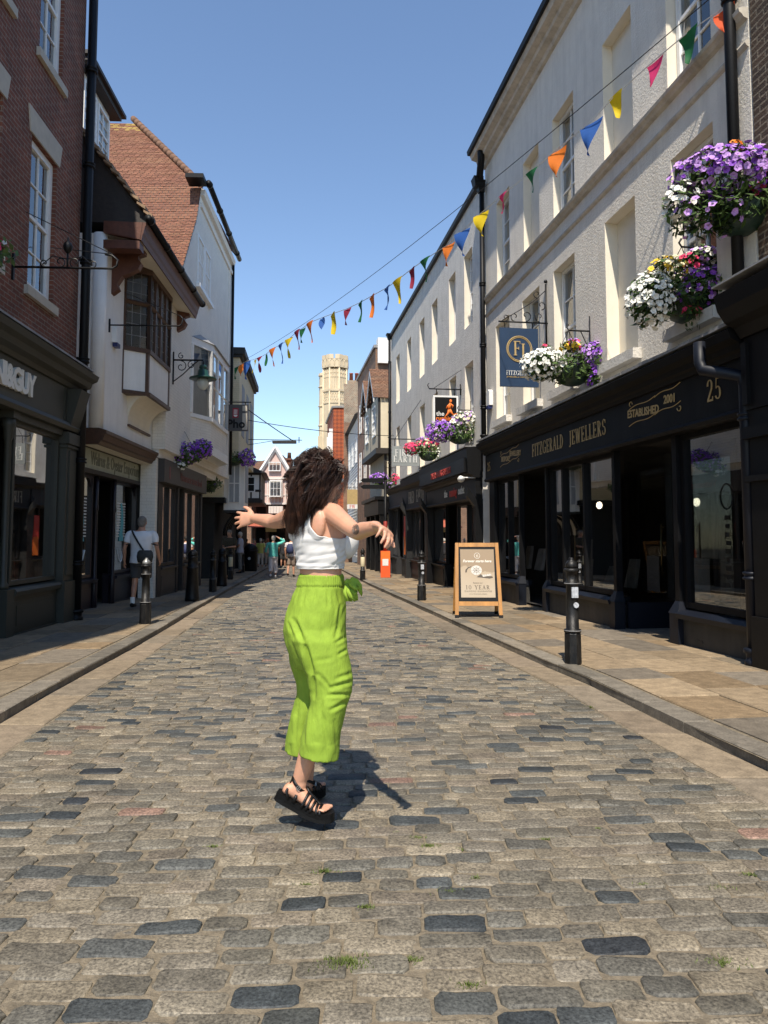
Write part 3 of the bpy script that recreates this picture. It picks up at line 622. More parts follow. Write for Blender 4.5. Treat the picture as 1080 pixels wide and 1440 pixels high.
# windows, lobby and door
SZ = .4
def riser(x0, x1, y=-.02):
    mb = MB(); mb.box(x0, x1, y, y + .22, -.5, SZ - .1); mb.box(x0 + .3, x0 + .42, y - .006, y, .05, .075); mb.build('stall_riser', M['riser'], r)
    mb = MB(); moulding(mb, x0 - .02, x1 + .02, [(.25, SZ - .1), (-.08 + y, SZ - .1), (-.1 + y, SZ - .04), (-.02 + y, SZ), (.25, SZ + .02)]); mb.build('shop_sill', M['navy_lit'], r)
def pil(x0, x1, y0=-.06, y1=.25):
    mb = MB(); mb.box(x0, x1, y0, y1, SZ + .03, 2.6); mb.build('post', M['navy_paint'], r); mb = MB(); mb.hexa([(x0 - .05, y0 - .06, -.5), (x1 + .05, y0 - .06, -.5), (x1 + .05, y1, -.5), (x0 - .05, y1, -.5)], [(x0 - .05, y0 - .06, SZ - .05), (x1 + .05, y0 - .06, SZ - .05), (x1 + .05, y1, SZ - .05), (x0 - .05, y1, SZ - .05)])
    mb.hexa([(x0 - .06, y0 - .07, SZ - .05), (x1 + .06, y0 - .07, SZ - .05), (x1 + .06, y1, SZ - .05), (x0 - .06, y1, SZ - .05)], [(x0 - .003, y0 - .003, SZ + .1), (x1 + .003, y0 - .003, SZ + .1), (x1 + .003, y1 - .002, SZ + .1), (x0 - .003, y1 - .002, SZ + .1)])
    mb.build('pilaster', M['navy_lit'], r)
riser(.62, 2.12); riser(3.78, 6.36); riser(8.24, 9.74)
pil(.18, .56); pil(2.15, 2.23, -.03, .07); pil(3.66, 3.74, -.03, .07); pil(6.42, 6.5, -.03, .07); pil(8.1, 8.2, -.03, .07)
shop_window(r, .58, 2.13, SZ + .03, 2.58, .02, (1.36,)); shop_window(r, 3.76, 6.38, SZ + .03, 2.58, .02, (4.4, 5.3)); shop_window(r, 8.22, 9.77, SZ + .03, 2.58, .02)
mb = MB(); mb.box(2.28, 2.95, .8, .98, -.5, SZ - .05); mb.build('stall_riser', M['navy_lit'], r)
shop_window(r, 2.28, 2.95, SZ - .04, 2.58, .82)
def door(x0, x1, y):
    mb = MB(); f = .11
    mb.box(x0, x0 + f, y, y + .06, -.06, 2.56); mb.box(x1 - f, x1, y, y + .06, -.06, 2.56); mb.box(x0 + f, x1 - f, y, y + .06, 2.4, 2.56); mb.box(x0 + f, x1 - f, y, y + .06, -.06, .35)
    d = mb.build('door', M['navy_paint'], r)
    g = MB(); g.poly([(x0 + f, y + .03, .35), (x1 - f, y + .03, .35), (x1 - f, y + .03, 2.4), (x0 + f, y + .03, 2.4)]); g.build('pane', M['shop_glass'], d)
    h = MB(); h.tube([(x0 + .16, y - .05, .7), (x0 + .16, y - .05, 1.5)], .014, 8); h.tube([(x0 + .16, y, .75), (x0 + .16, y - .05, .75)], .01, 6); h.tube([(x0 + .16, y, 1.45), (x0 + .16, y - .05, 1.45)], .01, 6); h.build('handle', M['brass'], d)
    return d
M['brass'] = simple('brass', (.5, .38, .16), .3, .1, 9., metal=.9)
door(2.96, 3.6, .82); door(6.75, 7.95, .95)
mb = MB(); mb.box(6.57, 6.75, .9, 1.02, -.5, 2.58); mb.box(7.96, 8.06, .9, 1.02, -.5, 2.58); mb.box(6.5, 6.56, .12, .9, -.5, .34); mb.box(8.0, 8.06, .12, .9, -.5, .34); mb.build('lobby_panel', M['navy_lit'], r)
for x in (6.52, 8.04):
    mb = MB(); mb.poly([(x, .12, .35), (x, .9, .35), (x, .9, 2.57), (x, .12, 2.57)]); mb.build('pane', M['shop_glass'], r)
room(r, X0 + .31, X1 - .26, .13, 3.6, -.04, 2.655)
pendant(r, 2.45, 1.6, 1.95, 2.64); pendant(r, 7.2, 1.9, 1.92, 2.64); pendant(r, 5.0, 2.2, 1.9, 2.64)
M['display'] = simple('display_card', (.16, .145, .125), .7, .35, 5.)
for x, y, w, h, z in [(1.0, .5, .35, .5, .6), (1.75, .5, .4, .45, .6), (2.6, 1.15, .4, .8, .45), (4.1, .5, .3, .4, .5), (4.9, .6, .4, .3, .5), (5.8, .5, .3, .45, .5), (9.0, .9, .5, .06, .92)]:
    mb = MB(); mb.hexa([(x - w / 2, y, z), (x + w / 2, y, z), (x + w / 2, y + .08, z), (x - w / 2, y + .08, z)], [(x - w / 2 * .8, y + .1, z + h), (x + w / 2 * .8, y + .1, z + h), (x + w / 2 * .8, y + .16, z + h), (x - w / 2 * .8, y + .16, z + h)]); mb.build('display_card', M['display'], r)
mb = MB(); mb.box(8.75, 9.3, .7, 1.1, .86, .9); mb.box(8.8, 8.84, .75, .79, -.03, .86); mb.box(9.2, 9.24, .75, .79, -.03, .86)
mb.build('display_table', M['oak'], r)
mb = MB(); mb.box(7.0, 7.38, .9, .905, .45, 1.0); mb.build('notice', simple('paper_notice', (.3, .29, .27), .8, .25, 30., stretch=(.2, 1, 1)), r)
# white vinyl emblem and tall side panel in the right window
mb = MB()
for i in range(9):
    z = 1.5 - i * .1; mb.box(8.66 + .02 * (i % 2), 8.78 - .02 * (i % 3), .3, .304, z, z + .055)
mb.tube([(8.72 + .12 * cos(k * pi / 10), .3, 1.78 + .15 * sin(k * pi / 10)) for k in range(21)], .012, 5)
mb.build('window_emblem', simple('grey_vinyl', (.16, .16, .16), .6, .1, 8.), r)

# the drainpipes on it
q = FZ.w(9.76, -.16, 0); rz = atan2(FZ.ex.y, FZ.ex.x)
downpipe('drainpipe', 'blue-black lower drainpipe standing at the right end of the jeweller window', (q.x, q.y, G(q.y) + KZ), 3.3, .062, 'navy_pipe' if 'navy_pipe' in M else 'navy_lit', False, [(.03, 0, 0), (.03, 0, 2.88), (.0, -.02, 3.0), (-.12, -.22, 3.06), (-.24, -.3, 3.1), (-.29, -.3, 3.2), (-.29, -.3, 3.42)], rz, n_br=2)
q = FZ.w(9.66, -.1, 0)
downpipe('drainpipe', 'thick black upper drainpipe on the cream wall beside the brown brick', (q.x, q.y, 3.56), 7.1, .062, 'black_paint', False, None, rz, foot=False, n_br=3)
q = FZ.w(-.02, -.12, 0)
downpipe('drainpipe', 'tall black drainpipe with hopper between the grey and cream stucco buildings', (q.x, q.y, 3.55), 6.0, .06, 'black_paint', True, [(0, 0, 0), (0, 0, 6.1)], rz, foot=True, n_br=4)
q = FZ.w(.3, -.25, 0)
b = MB(); b.tube([(-.28, .1, 9.9), (-.2, .05, 10.0), (.05, .02, 10.3), (.08, 0, 10.65)], .085, 10); b.hexa([(-.42, -.06, 9.78), (-.2, -.06, 9.78), (-.2, .14, 9.78), (-.42, .14, 9.78)], [(-.46, -.1, 10.0), (-.16, -.1, 10.0), (-.16, .14, 10.0), (-.46, .14, 10.0)])
o = b.build('gutter_outlet', M['black_paint']); o.location = (q.x, q.y, 0); o.rotation_euler = (0, 0, rz); tag(o, 'short fat black gutter outlet swan-necking below the cream cornice', 'drainpipe')
# alarm box on the wall
def alarm(F, x, z, label, y=-.0):
    mb = MB(); mb.prism([(x - .12, y - .09, z - .12), (x + .12, y - .09, z - .12), (x + .12, y - .09, z + .2), (x, y - .09, z + .26), (x - .12, y - .09, z + .2)][::-1], (0, .09, 0))
    w = F.w(0, 0, 0); rt = empty('alarm_box', F.P, F.root.rotation_euler.z); tag(rt, label, 'alarm box')
    mb.build('cover', M['white_paint'], rt); m2 = MB(); m2.box(x - .09, x + .09, y - .1, y - .01, z - .2, z - .121); m2.build('lamp', M['blue_lamp'], rt)
M['blue_lamp'] = simple('blue_plastic', (.02, .03, .12), .3, .1)
alarm(FZ, .22, 4.5, 'white alarm box with blue base beside the navy jeweller sign')

# ================================================================== the grey building with three shops
p = ground_at(683, 838, .079)
RN = Facade((p.x, p.y), -.1485, 'R', 'stucco_terrace', 'long weathered grey stucco building above three dark shops', 'building'); r = RN.root
XA = -14.5
C2 = [(-13.1, -12.25), (-10.5, -9.68), (-8.02, -7.15), (-5.95, -5.1), (-3.55, -2.75), (-1.78, -.95)]
holes = [(a, b, 6.9, 8.9, .24) for a, b in C2] + [(a, b, 3.68, 5.88, .24) for a, b in C2]
mb = MB(); wall_open(mb, XA, -.1, 2.9, 10.12, holes, m=0, mr=1, back=5.); mb.box(XA + .003, XA + .3, .02, 5, -.8, 2.895, 0); mb.box(-.45, -.103, -.01, 5, -.8, 2.895, 0)
mb.build('wall', [M['stucco_grey'], M['smooth_cream']], r)
for a, b in C2:
    sash(r, a + .015, b - .015, 6.91, 8.89, .16, 2, 3, sill=(.07, .12, .12, 'stucco'), curtain=False); sash(r, a + .015, b - .015, 3.69, 5.87, .16, 2, 3, sill=(.07, .12, .12, 'stucco'), curtain=False)
mb = MB(); moulding(mb, XA, -.1, [(0, 10.12), (-.1, 10.12), (-.12, 10.22), (.3, 10.24), (.3, 10.12)]); mb.build('coping', M['slate'], r)
mb = MB(); mb.prism([(XA, .3, 10.2), (XA, 2.6, 11.0), (XA, 5, 10.2)], (14.4, 0, 0)); mb.build('roof', M['slate'], r)
def front(x0, x1, top, wins, mat, proj=.3, sill=.45, fz=None, extra=None, back=3.):
    """a whole shop front between x0 and x1: cornice, fascia, pilasters, riser and windows"""
    f0, f1 = fz or (top - .75, top - .2)
    mb = MB(); moulding(mb, x0, x1, [(0.0, f1), (-proj * .5, f1), (-proj * .6, f1 + .06), (-proj * .9, f1 + .1), (-proj, top - .03), (-proj * .9, top), (0.0, top + .03)]); mb.build('shop_cornice', M[mat], r)
    mb = MB(); mb.box(x0 + .02, x1 - .02, -proj - .02, -.003, top + .006, top + .03); mb.build('lead_flashing', M['lead'], r)
    mb = MB(); mb.box(x0 + .05, x1 - .05, -proj * .42, .3, f0, f1 - .002); moulding(mb, x0 + .05, x1 - .05, [(.1, f0 - .07), (-proj * .5, f0 - .07), (-proj * .55, f0 - .03), (-proj * .45, f0), (.1, f0)]); mb.build('fascia', M[mat], r)
    for a in (x0, x1 - .24):
        mb = MB(); mb.box(a, a + .24, -proj * .45, .28, sill + .06, f0 - .07); mb.box(a - .02, a + .26, -proj * .55, .28, -.9, sill + .05); mb.prism([(a + .02, -proj * .5, f0 - .25), (a + .02, -proj * .45, f0 - .5), (a + .02, -proj * .45, f0 - .07), (a + .02, -proj * .95, f0 + .25), (a + .02, -proj * .95, f0)], (.2, 0, 0)); mb.build('pilaster', M[mat], r)
    for w in wins:
        if w[2] == 'w':
            shop_window(r, w[0], w[1], sill + .04, f0 - .08, .02, w[3] if len(w) > 3 else (), mat)
            mb = MB(); mb.box(w[0], w[1], -.03, .2, -.9, sill - .03); moulding(mb, w[0], w[1], [(.2, sill - .03), (-.09, sill - .03), (-.1, sill + .01), (.2, sill + .04)]); mb.box(w[0] + .12, w[1] - .12, -.045, -.03, -.05, sill - .12); mb.build('stall_riser', M[mat], r)
        elif w[2] == 'd':
            mb = MB(); a, b = w[0], w[1]; y = .7
            mb.box(a, a + .1, y, y + .06, -.4, 2.3); mb.box(b - .1, b, y, y + .06, -.4, 2.3); mb.box(a + .1, b - .1, y, y + .06, 2.1, 2.3); mb.box(a + .1, b - .1, y, y + .06, -.4, .3); mb.box(a, b, y, y + .06, 2.3, f0 - .05); d = mb.build('door', M[mat], r)
            g = MB(); g.poly([(a + .1, y + .03, .3), (b - .1, y + .03, .3), (b - .1, y + .03, 2.1), (a + .1, y + .03, 2.1)]); g.build('pane', M['shop_glass'], d)
    room(r, x0 + .3, x1 - .3, .13, 3.2, -.5, f0 - .02)
front(-6.1, -.12, 3.5, [(-5.85, -4.2, 'w'), (-4.15, -2.9, 'd'), (-2.85, -.45, 'w', (-1.7,))], 'black_paint', .42, fz=(2.3, 2.75))
mb = MB(); mb.box(-5.9, -.3, -.44, -.05, 2.9, 3.25); mb.build('sign_band', M['black_paint'], r)
text('THE RUNNING EXPERTS', M['red_neon'] if 'red_neon' in M else simple('red_sign_letters', (.55, .05, .03), .5, .1), r, -2.9, -.446, 3.07, .24, .006, .95)
M['red_letter'] = simple('red_letters', (.55, .04, .03), .5, .1); M['orange'] = simple('orange_sheet', (.75, .17, .02), .6, .08)
text('the', M['white_letter'], r, -3.3, -.19, 2.52, .3, .004); text('running', M['red_letter'], r, -2.45, -.19, 2.52, .34, .006, .8); text('outlet', M['white_letter'], r, -1.55, -.19, 2.52, .3, .004, .9)
front(-9.92, -6.16, 3.42, [(-9.6, -8.1, 'w', (-8.85,)), (-8.05, -7.0, 'd'), (-6.95, -6.45, 'w')], 'charcoal', .4, fz=(2.35, 3.05))
roman('FIRED', M['stone_trim'], r, -8.75, -.172, 2.72, .42, .7); roman('EARTH', M['stone_trim'], r, -7.15, -.172, 2.72, .42, .7)
front(-14.4, -9.96, 3.3, [(-14.1, -12.9, 'w'), (-12.85, -11.7, 'd'), (-11.65, -10.25, 'w', (-10.95,))], 'slate', .3)
mb = MB(); mb.box(-10.75, -10.3, -.1, -.095, .75, 2.1); mb.build('window_poster', M['red_letter'], r)
mb = MB(); mb.box(-10.72, -10.33, -.106, -.101, .62, 1.3); mb.build('window_poster', M['orange'], r)
# downpipe head and spot lamp at the party wall
q = RN.w(-14.3, -.1, 0)
downpipe('drainpipe', 'thin black drainpipe at the far end of the grey stucco wall by the cream gables', (q.x, q.y, 3.3), 6.7, .055, 'black_paint', True, None, RN.root.rotation_euler.z, n_br=3)
mb = MB(); q = RN.w(-.2, -.55, 2.75); mb.tube([q, q + Vector((.0, -.12, -.05))], [.05, .09], 10); mb.tube([q, q + RN.ey * .5], .015, 6)
tag(mb.build('flood_lamp', M['white_paint']), 'small white flood lamp on the black shop corner left of the jeweller front', 'lamp')

# ================================================================== the brown brick building at the right edge of the picture
p = FZ.w(9.86, 0, 0)
BR = Facade((p.x, p.y), -.1485, 'R', 'brick_shop', 'brown brick building with a black shop cornice at the right edge', 'building'); r = BR.root
mb = MB(); wall_open(mb, 0.005, 6., 3.3, 10.2, [(1.3, 2.3, 4.2, 6.4), (3.7, 4.7, 4.2, 6.4), (1.3, 2.3, 7.2, 9.0), (3.7, 4.7, 7.2, 9.0)], back=5.); mb.build('wall', M['brown_brick'], r)
for a in (1.3, 3.7):
    sash(r, a, a + 1, 4.2, 6.4, .1, 2, 2, sill=(.06, .1, .1, 'stone_trim')); sash(r, a, a + 1, 7.2, 9., .1, 2, 2, sill=(.06, .1, .1, 'stone_trim'))
mb = MB(); moulding(mb, .01, 6., [(0, 3.35), (-.25, 3.35), (-.32, 3.45), (-.42, 3.5), (-.5, 3.62), (-.54, 3.78), (-.5, 3.8), (0, 3.86)]); mb.build('shop_cornice', M['black_paint'], r)
mb = MB(); mb.box(.0, 6., -.55, -.003, 3.865, 3.885); mb.build('lead_flashing', M['lead'], r)
mb = MB(); mb.box(.02, 6., -.22, .3, 2.6, 3.345); mb.box(.02, .1, -.26, -.22, 2.65, 3.3); mb.build('fascia', M['black_paint'], r)
mb = MB(); mb.box(.03, .5, -.2, .28, .5, 2.595); mb.box(.01, .52, -.24, .28, -.5, .5); mb.box(.0, .53, -.26, .28, 2.3, 2.42); mb.box(.0, .53, -.25, .28, 1.86, 1.92); mb.build('pilaster', M['black_paint'], r)
mb = MB(); mb.box(.54, 5.9, -.04, .22, -.5, .4); mb.build('stall_riser', M['black_paint'], r)
shop_window(r, .54, 3.2, .42, 2.58, .02, (1.9,), 'black_paint'); shop_window(r, 3.25, 5.9, .42, 2.58, .02, (4.6,), 'black_paint'); room(r, .5, 5.9, .13, 3., -.1, 2.6)
# ================================================================== the red brick building with the grey-green salon front
p = ground_at(96, 872, .079)
TN = Facade((p.x, p.y), -.055, 'L', 'salon_building', 'tall dark red brick building above a grey-green salon shopfront at the left edge', 'building'); r = TN.root
TW = [(-1.95, -1.05), (-3.75, -2.85), (-5.6, -4.7), (-7.4, -6.5)]
holes = [(a, b, 4.82, 7.06) for a, b in TW] + [(a + .14, b + .1, 8.4, 10.6) for a, b in TW]
mb = MB(); wall_open(mb, -9.5, .0, 3.7, 12.2, holes, depth=.12, back=8.); mb.box(-.35, -.003, .05, 8, -.6, 3.695); mb.box(-9.49, -9.2, .05, 8, -.6, 3.695); mb.build('wall', M['red_brick'], r)
for a, b in TW:
    sash(r, a, b, 4.83, 7.05, .06, 2, 2, fw=.1, sill=(.1, .12, .13, 'stone_trim')); sash(r, a + .14, b + .1, 8.41, 10.59, .06, 2, 2, fw=.1, sill=(.1, .12, .13, 'stone_trim'))
    for q, z in ((0, 7.07), (.12, 10.61)):
        m2 = MB(); m2.prism([(a - .08 + q, -.02, z), (b + .08 + q, -.02, z), (b + .16 + q, -.02, z + .36), (a - .16 + q, -.02, z + .36)], (0, .1, 0)); m2.build('lintel', M['stone_trim'], r)
# shop front
mb = MB(); moulding(mb, -9.5, .1, [(0, 3.68), (-.1, 3.68), (-.13, 3.74), (-.22, 3.78), (-.25, 3.86), (-.33, 3.9), (-.36, 3.98), (-.3, 4.0), (0, 4.06)]); mb.build('shop_cornice', M['grey_green'], r)
mb = MB(); mb.box(-9.5, .0, -.3, -.003, 4.045, 4.075); mb.build('lead_flashing', M['lead'], r)
mb = MB(); mb.box(-9.4, -.02, -.06, .3, 3.12, 3.675); mb.box(-.62, -.6, -.075, -.055, 3.14, 3.66); moulding(mb, -9.4, -.02, [(.1, 3.0), (-.1, 3.0), (-.13, 3.06), (-.1, 3.12), (.1, 3.12)]); mb.box(-2.25, -.55, -.03, .3, 2.9, 2.998); mb.build('fascia', M['grey_green'], r)
xe = TN.s(49, 535, .08)
L = text('TONI&GUY', M['white_letter'], r, 0, -.085, 3.4, .42, .016, .86, .02, space=.86)
bx = max(v.co.x for v in L.data.vertices); L.data.transform(Matrix.Translation((xe - bx, 0, 0)))
def tpil(x0, x1, zb=.6, zt=2.98):
    mb = MB(); w = x1 - x0; mb.box(x0, x1, -.08, .25, zb, zt); mb.box(x0 + w * .2, x1 - w * .2, -.1, -.08, zb + .1, zt - .3); mb.box(x0 - .03, x1 + .03, -.12, .25, -.6, zb - .002); mb.box(x0 - .04, x1 + .04, -.13, .25, zt - .2, zt - .02); mb.box(x0 - .025, x1 + .025, -.11, .25, zt - .26, zt - .22)
    mb.prism([(x0 + .02, -.06, 3.0), (x0 + .02, -.1, 3.0), (x0 + .02, -.28, 3.66), (x0 + .02, -.06, 3.67)], (w - .04, 0, 0)); mb.build('pilaster', M['grey_green'], r)
tpil(-.5, -.06); tpil(-5.2, -4.8); tpil(-9.4, -9.0)
mb = MB(); mb.lathe([(.07, .6), (.07, .66), (.045, .7), (.045, 2.6), (.065, 2.64), (.065, 2.75), (.09, 2.8), (.09, 2.9)], (-2.25, .05, 0), 12); mb.box(-2.36, -2.13, -.06, .16, -.6, .6); mb.box(-2.33, -2.14, -.05, .15, 2.9, 3.0); mb.build('column', M['grey_green'], r)
shop_window(r, -2.12, -.51, .64, 2.9, .03, (), 'grey_green', .06)
mb = MB(); mb.box(-2.12, -.51, .0, .2, -.6, .5); moulding(mb, -2.14, -.5, [(.2, .5), (-.07, .5), (-.09, .56), (-.06, .6), (.2, .63)]); mb.box(-2.02, -.6, -.012, .0, .02, .42); mb.box(-1.96, -.66, -.02, -.012, .08, .36); mb.box(-2.12, -.51, -.03, 0, -.6, -.02); mb.build('stall_riser', M['grey_green'], r)
mb = MB(); a, b, y = -3.4, -2.4, .9
mb.box(a, a + .12, y, y + .06, -.4, 2.6); mb.box(b - .12, b, y, y + .06, -.4, 2.6); mb.box(a + .12, b - .12, y, y + .06, 2.45, 2.6); mb.box(a + .12, b - .12, y, y + .06, -.4, .3); mb.box(a, b, y, y + .06, 2.6, 3.1); d = mb.build('door', M['grey_green'], r)
g = MB(); g.poly([(a + .12, y + .03, .3), (b - .12, y + .03, .3), (b - .12, y + .03, 2.45), (a + .12, y + .03, 2.45)]); g.build('pane', M['shop_glass'], d)
shop_window(r, -4.78, -3.45, .64, 2.9, .03, (), 'grey_green', .06); shop_window(r, -8.98, -5.22, .64, 2.9, .03, (-7.1,), 'grey_green', .06)
for a, b in ((-4.78, -3.45), (-8.98, -5.22)):
    mb = MB(); mb.box(a, b, .0, .2, -.6, .62); mb.build('stall_riser', M['grey_green'], r)
room(r, -9.1, -.4, .26, 3.4, -.1, 3.1)
for x, y, z, w, h, c in [(-1.8, .6, .66, .2, .28, (.3, .07, .03)), (-1.72, .6, .96, .16, .12, (.25, .2, .16)), (-1.1, .5, .66, .3, .5, (.16, .15, .13)), (-.85, .55, .66, .2, .7, (.2, .17, .13))]:
    m2 = MB(); m2.hexa([(x - w / 2, y, z), (x + w / 2, y, z), (x + w / 2, y + .1, z), (x - w / 2, y + .1, z)], [(x - w * .4, y + .02, z + h), (x + w * .4, y + .02, z + h), (x + w * .4, y + .1, z + h), (x - w * .4, y + .1, z + h)]); m2.build('display_item', simple('salon_display', c, .6, .2), r)
mb = MB(); mb.box(-.75, -.56, .14, .2, .66, 2.85); mb.build('teal_screen', simple('dark_teal_panel', (.02, .05, .05), .6, .1), r)
q = TN.w(.0, -.12, 0)
downpipe('drainpipe', 'tall black drainpipe running the whole height at the corner of the red brick salon', (q.x, q.y, G(q.y) + KZ), 11.8, .075, 'black_paint', False, None, TN.root.rotation_euler.z, n_br=7)

# ================================================================== the white jettied house with an oriel above the gift shop
p = ground_at(100, 862, .079)
WA = Facade((p.x, p.y), -.0485, 'L', 'jettied_house', 'white jettied house with a brown framed oriel window over a gift shop', 'building'); r = WA.root
JN = .38; XE = 4.95
mb = MB(); mb.box(.07, XE, -JN, 3., 3.3, 7.0)
mb.lathe([(.13, 3.3), (.13, 7.0)], (.13, -JN + .08, 0), 14)
mb.build('wall', M['white_wall'], r)
mb = MB(); moulding(mb, .0, XE, [(0, 3.0), (-JN - .02, 3.0), (-JN - .06, 3.06), (-JN - .1, 3.08), (-JN - .13, 3.18), (-JN - .16, 3.2), (-JN - .16, 3.26), (-JN - .02, 3.3), (0, 3.3)]); mb.build('jetty_moulding', M['brown_wood'], r)
mb = MB(); mb.box(.05, XE - .05, -JN + .02, -.02, 2.99, 2.999); mb.build('jetty_soffit', M['smooth_cream'], r)
# oriel
nf = JN + .42; A0, A1, B1, B0 = (1.4, -JN), (1.74, -nf), (3.45, -nf), (3.78, -JN)
def oring(z0, z1, grow=0., name='band', mat='brown_wood', par=None):
    mb = MB(); gx = grow; P = [(A0[0] - gx, A0[1]), (A1[0] - gx * .5, A1[1] - gx), (B1[0] + gx * .5, B1[1] - gx), (B0[0] + gx, B0[1])]
    mb.prism([(x, y, z0) for x, y in P][::-1], (0, 0, z1 - z0)); return mb.build(name, M[mat], par or r)
ob = oring(4.3, 5.12, 0, 'oriel', 'white_wall')
oring(4.22, 4.299, .05, 'sill_moulding', 'brown_wood', ob); oring(5.121, 5.21, .04, 'window_sill', 'brown_wood', ob); oring(6.78, 6.98, .05, 'head_moulding', 'brown_wood', ob)
oring(5.212, 6.778, -.09, 'dark_room', 'black_void', ob)
def strut(mb, P, Q, z0, z1, w=.04): mb.tube([(P[0], P[1], z0), (Q[0], Q[1], z1)], w, 4)
mb = MB()
for (P, Q, k) in ((A0, A1, 1), (A1, B1, 4), (B1, B0, 1)):
    for i in range(k + 1):
        x = P[0] + (Q[0] - P[0]) * i / k; y = P[1] + (Q[1] - P[1]) * i / k
        mb.box(x - .04, x + .04, y - .03, y + .04, 5.2, 6.79)
    mb.tube([(P[0], P[1], 6.15), (Q[0], Q[1], 6.15)], .05, 4)
for P in (A0, A1, B1, B0): mb.box(P[0] - .05, P[0] + .05, P[1] - .012, P[1] + .05, 4.3, 5.125)
mb.build('frame', M['brown_wood'], ob)
mb = MB(); 
for (P, Q) in ((A0, A1), (A1, B1), (B1, B0)): mb.poly([(P[0], P[1] + .02, 5.2), (Q[0], Q[1] + .02, 5.2), (Q[0], Q[1] + .02, 6.79), (P[0], P[1] + .02, 6.79)])
mb.build('pane', M['glass'], ob)
mb = MB()
for (P, Q, k) in ((A0, A1, 3), (A1, B1, 12), (B1, B0, 3)):
    for i in range(1, k):
        x = P[0] + (Q[0] - P[0]) * i / k; y = P[1] + (Q[1] - P[1]) * i / k + .015; mb.tube([(x, y, 5.2), (x, y, 6.78)], .006, 4)
    for z in (5.46, 5.7, 5.94, 6.36, 6.57): mb.tube([(P[0], P[1] + .013, z), (Q[0], Q[1] + .013, z)], .006, 4)
mb.build('leading', M['lead'], ob)
mb = MB(); pr = []
for k in range(11):                                             # the plaster cove below the oriel
    a = k / 10 * pi / 2; pr.append((-JN - .40 * (1 - sin(a)), 4.22 - .56 * (1 - cos(a)) ))
mb.rings([[(A0[0] + .28 + .12 * k / 10, y, z), (B0[0] - .28 - .1 * k / 10, y, z), (B0[0] - .28 - .1 * k / 10, -JN + .01, z), (A0[0] + .28 + .12 * k / 10, -JN + .01, z)] for k, (y, z) in enumerate(pr)], 0, True, False); mb.build('cove', M['smooth_cream'], ob)
mb = MB(); mb.box(A0[0] + .38, B0[0] - .38, -JN - .05, -JN + .01, 3.6, 3.645); mb.build('cove_ledge', M['brown_wood'], ob)
# eaves
mb = MB(); moulding(mb, .02, XE + .05, [(-JN, 6.99), (-1.08, 6.86), (-1.1, 6.95), (-1.12, 7.0), (-1.14, 7.1), (-1.18, 7.2), (-JN, 7.22)]); mb.build('eaves_board', M['red_wood'], r)
mb = MB(); mb.poly([(.08, -JN, 6.985), (XE, -JN, 6.985), (XE, -1.06, 6.855), (.08, -1.06, 6.855)]); mb.build('soffit', M['smooth_cream'], r)
mb = MB(); mb.tube([(-.05, -1.22, 7.26), (XE + .15, -1.22, 7.26)], .07, 10)
for x in (.05, 1.3, 2.6, 3.9, 5.): mb.tube([(x, -1.22, 7.26), (x + .07, -1.22, 7.26)], .085, 10)
mb.build('gutter', M['black_paint'], r)
def console(x):
    mb = MB(); pts = [(-JN, 6.98), (-JN - .62, 6.9), (-JN - .62, 6.8), (-JN - .5, 6.76), (-JN - .5, 6.7), (-JN - .56, 6.62), (-JN - .5, 6.5), (-JN - .36, 6.42), (-JN - .2, 6.36), (-JN - .1, 6.2), (-JN - .14, 6.1), (-JN - .04, 6.02), (-JN, 6.0)]
    mb.prism([(x, y, z) for y, z in pts], (.16, 0, 0)); mb.build('bracket', M['red_wood'], r)
console(.55); console(4.55)
mb = MB(); mb.prism([(.35, -JN - .1, 6.99), (.35, -1.06, 6.87), (.35, -1.1, 7.2), (.35, -JN - .1, 7.2)], (-.34, 0, 0)); mb.box(.03, .3, -1.05, -JN, 6.7, 6.86); mb.build('eaves_return', M['red_wood'], r)
mb = MB(); V = [(XE, -1.2, 7.28), (XE, .7, 9.7), (XE, 3., 9.7), (XE, 3., 7.23), (XE, -1.2, 7.23)]
mb.prism([(.12, y, z) for _, y, z in V], (XE - .12, 0, 0)); mb.build('roof_boards', M['dark_wood'], r)
mb = MB(); add_tiles(mb, (.02, -1.25, 7.31), (XE + .05, -1.25, 7.31), (XE + .05, .72, 9.75), (.02, .72, 9.75), .11, .17); mb.build('roof', M['tile'], r)
mb = MB()
for k in range(16):
    f = k / 15; y = -1.2 + 1.9 * f; z = 7.3 + 2.42 * f + .03; mb.hexa([(-.02, y - .08, z - .05), (.25, y - .08, z - .05), (.25, y + .08, z + .06), (-.02, y + .08, z + .06)], [(-.02, y - .08, z + .02), (.25, y - .08, z + .02), (.25, y + .08, z + .1), (-.02, y + .08, z + .1)])
mb.build('verge', simple('pale_verge_tiles', (.26, .17, .1), .8, .3, 8.), r)
# dormer
dr = MB(); dr.box(1.2, 3.1, .6, 3., 9.55, 11.05); dn = dr.build('dormer', M['white_paint'], r)
w_ = sash(dn, 1.35, 2.1, 9.75, 10.85, .53, 2, 2); w_ = sash(dn, 2.2, 2.95, 9.75, 10.85, .53, 2, 2)
mb = MB(); mb.box(1.05, 3.3, .38, 3., 11.052, 11.16); mb.box(1.0, 3.4, .3, 3.05, 11.162, 11.24); mb.build('dormer_roof', M['dark_wood'], dn)
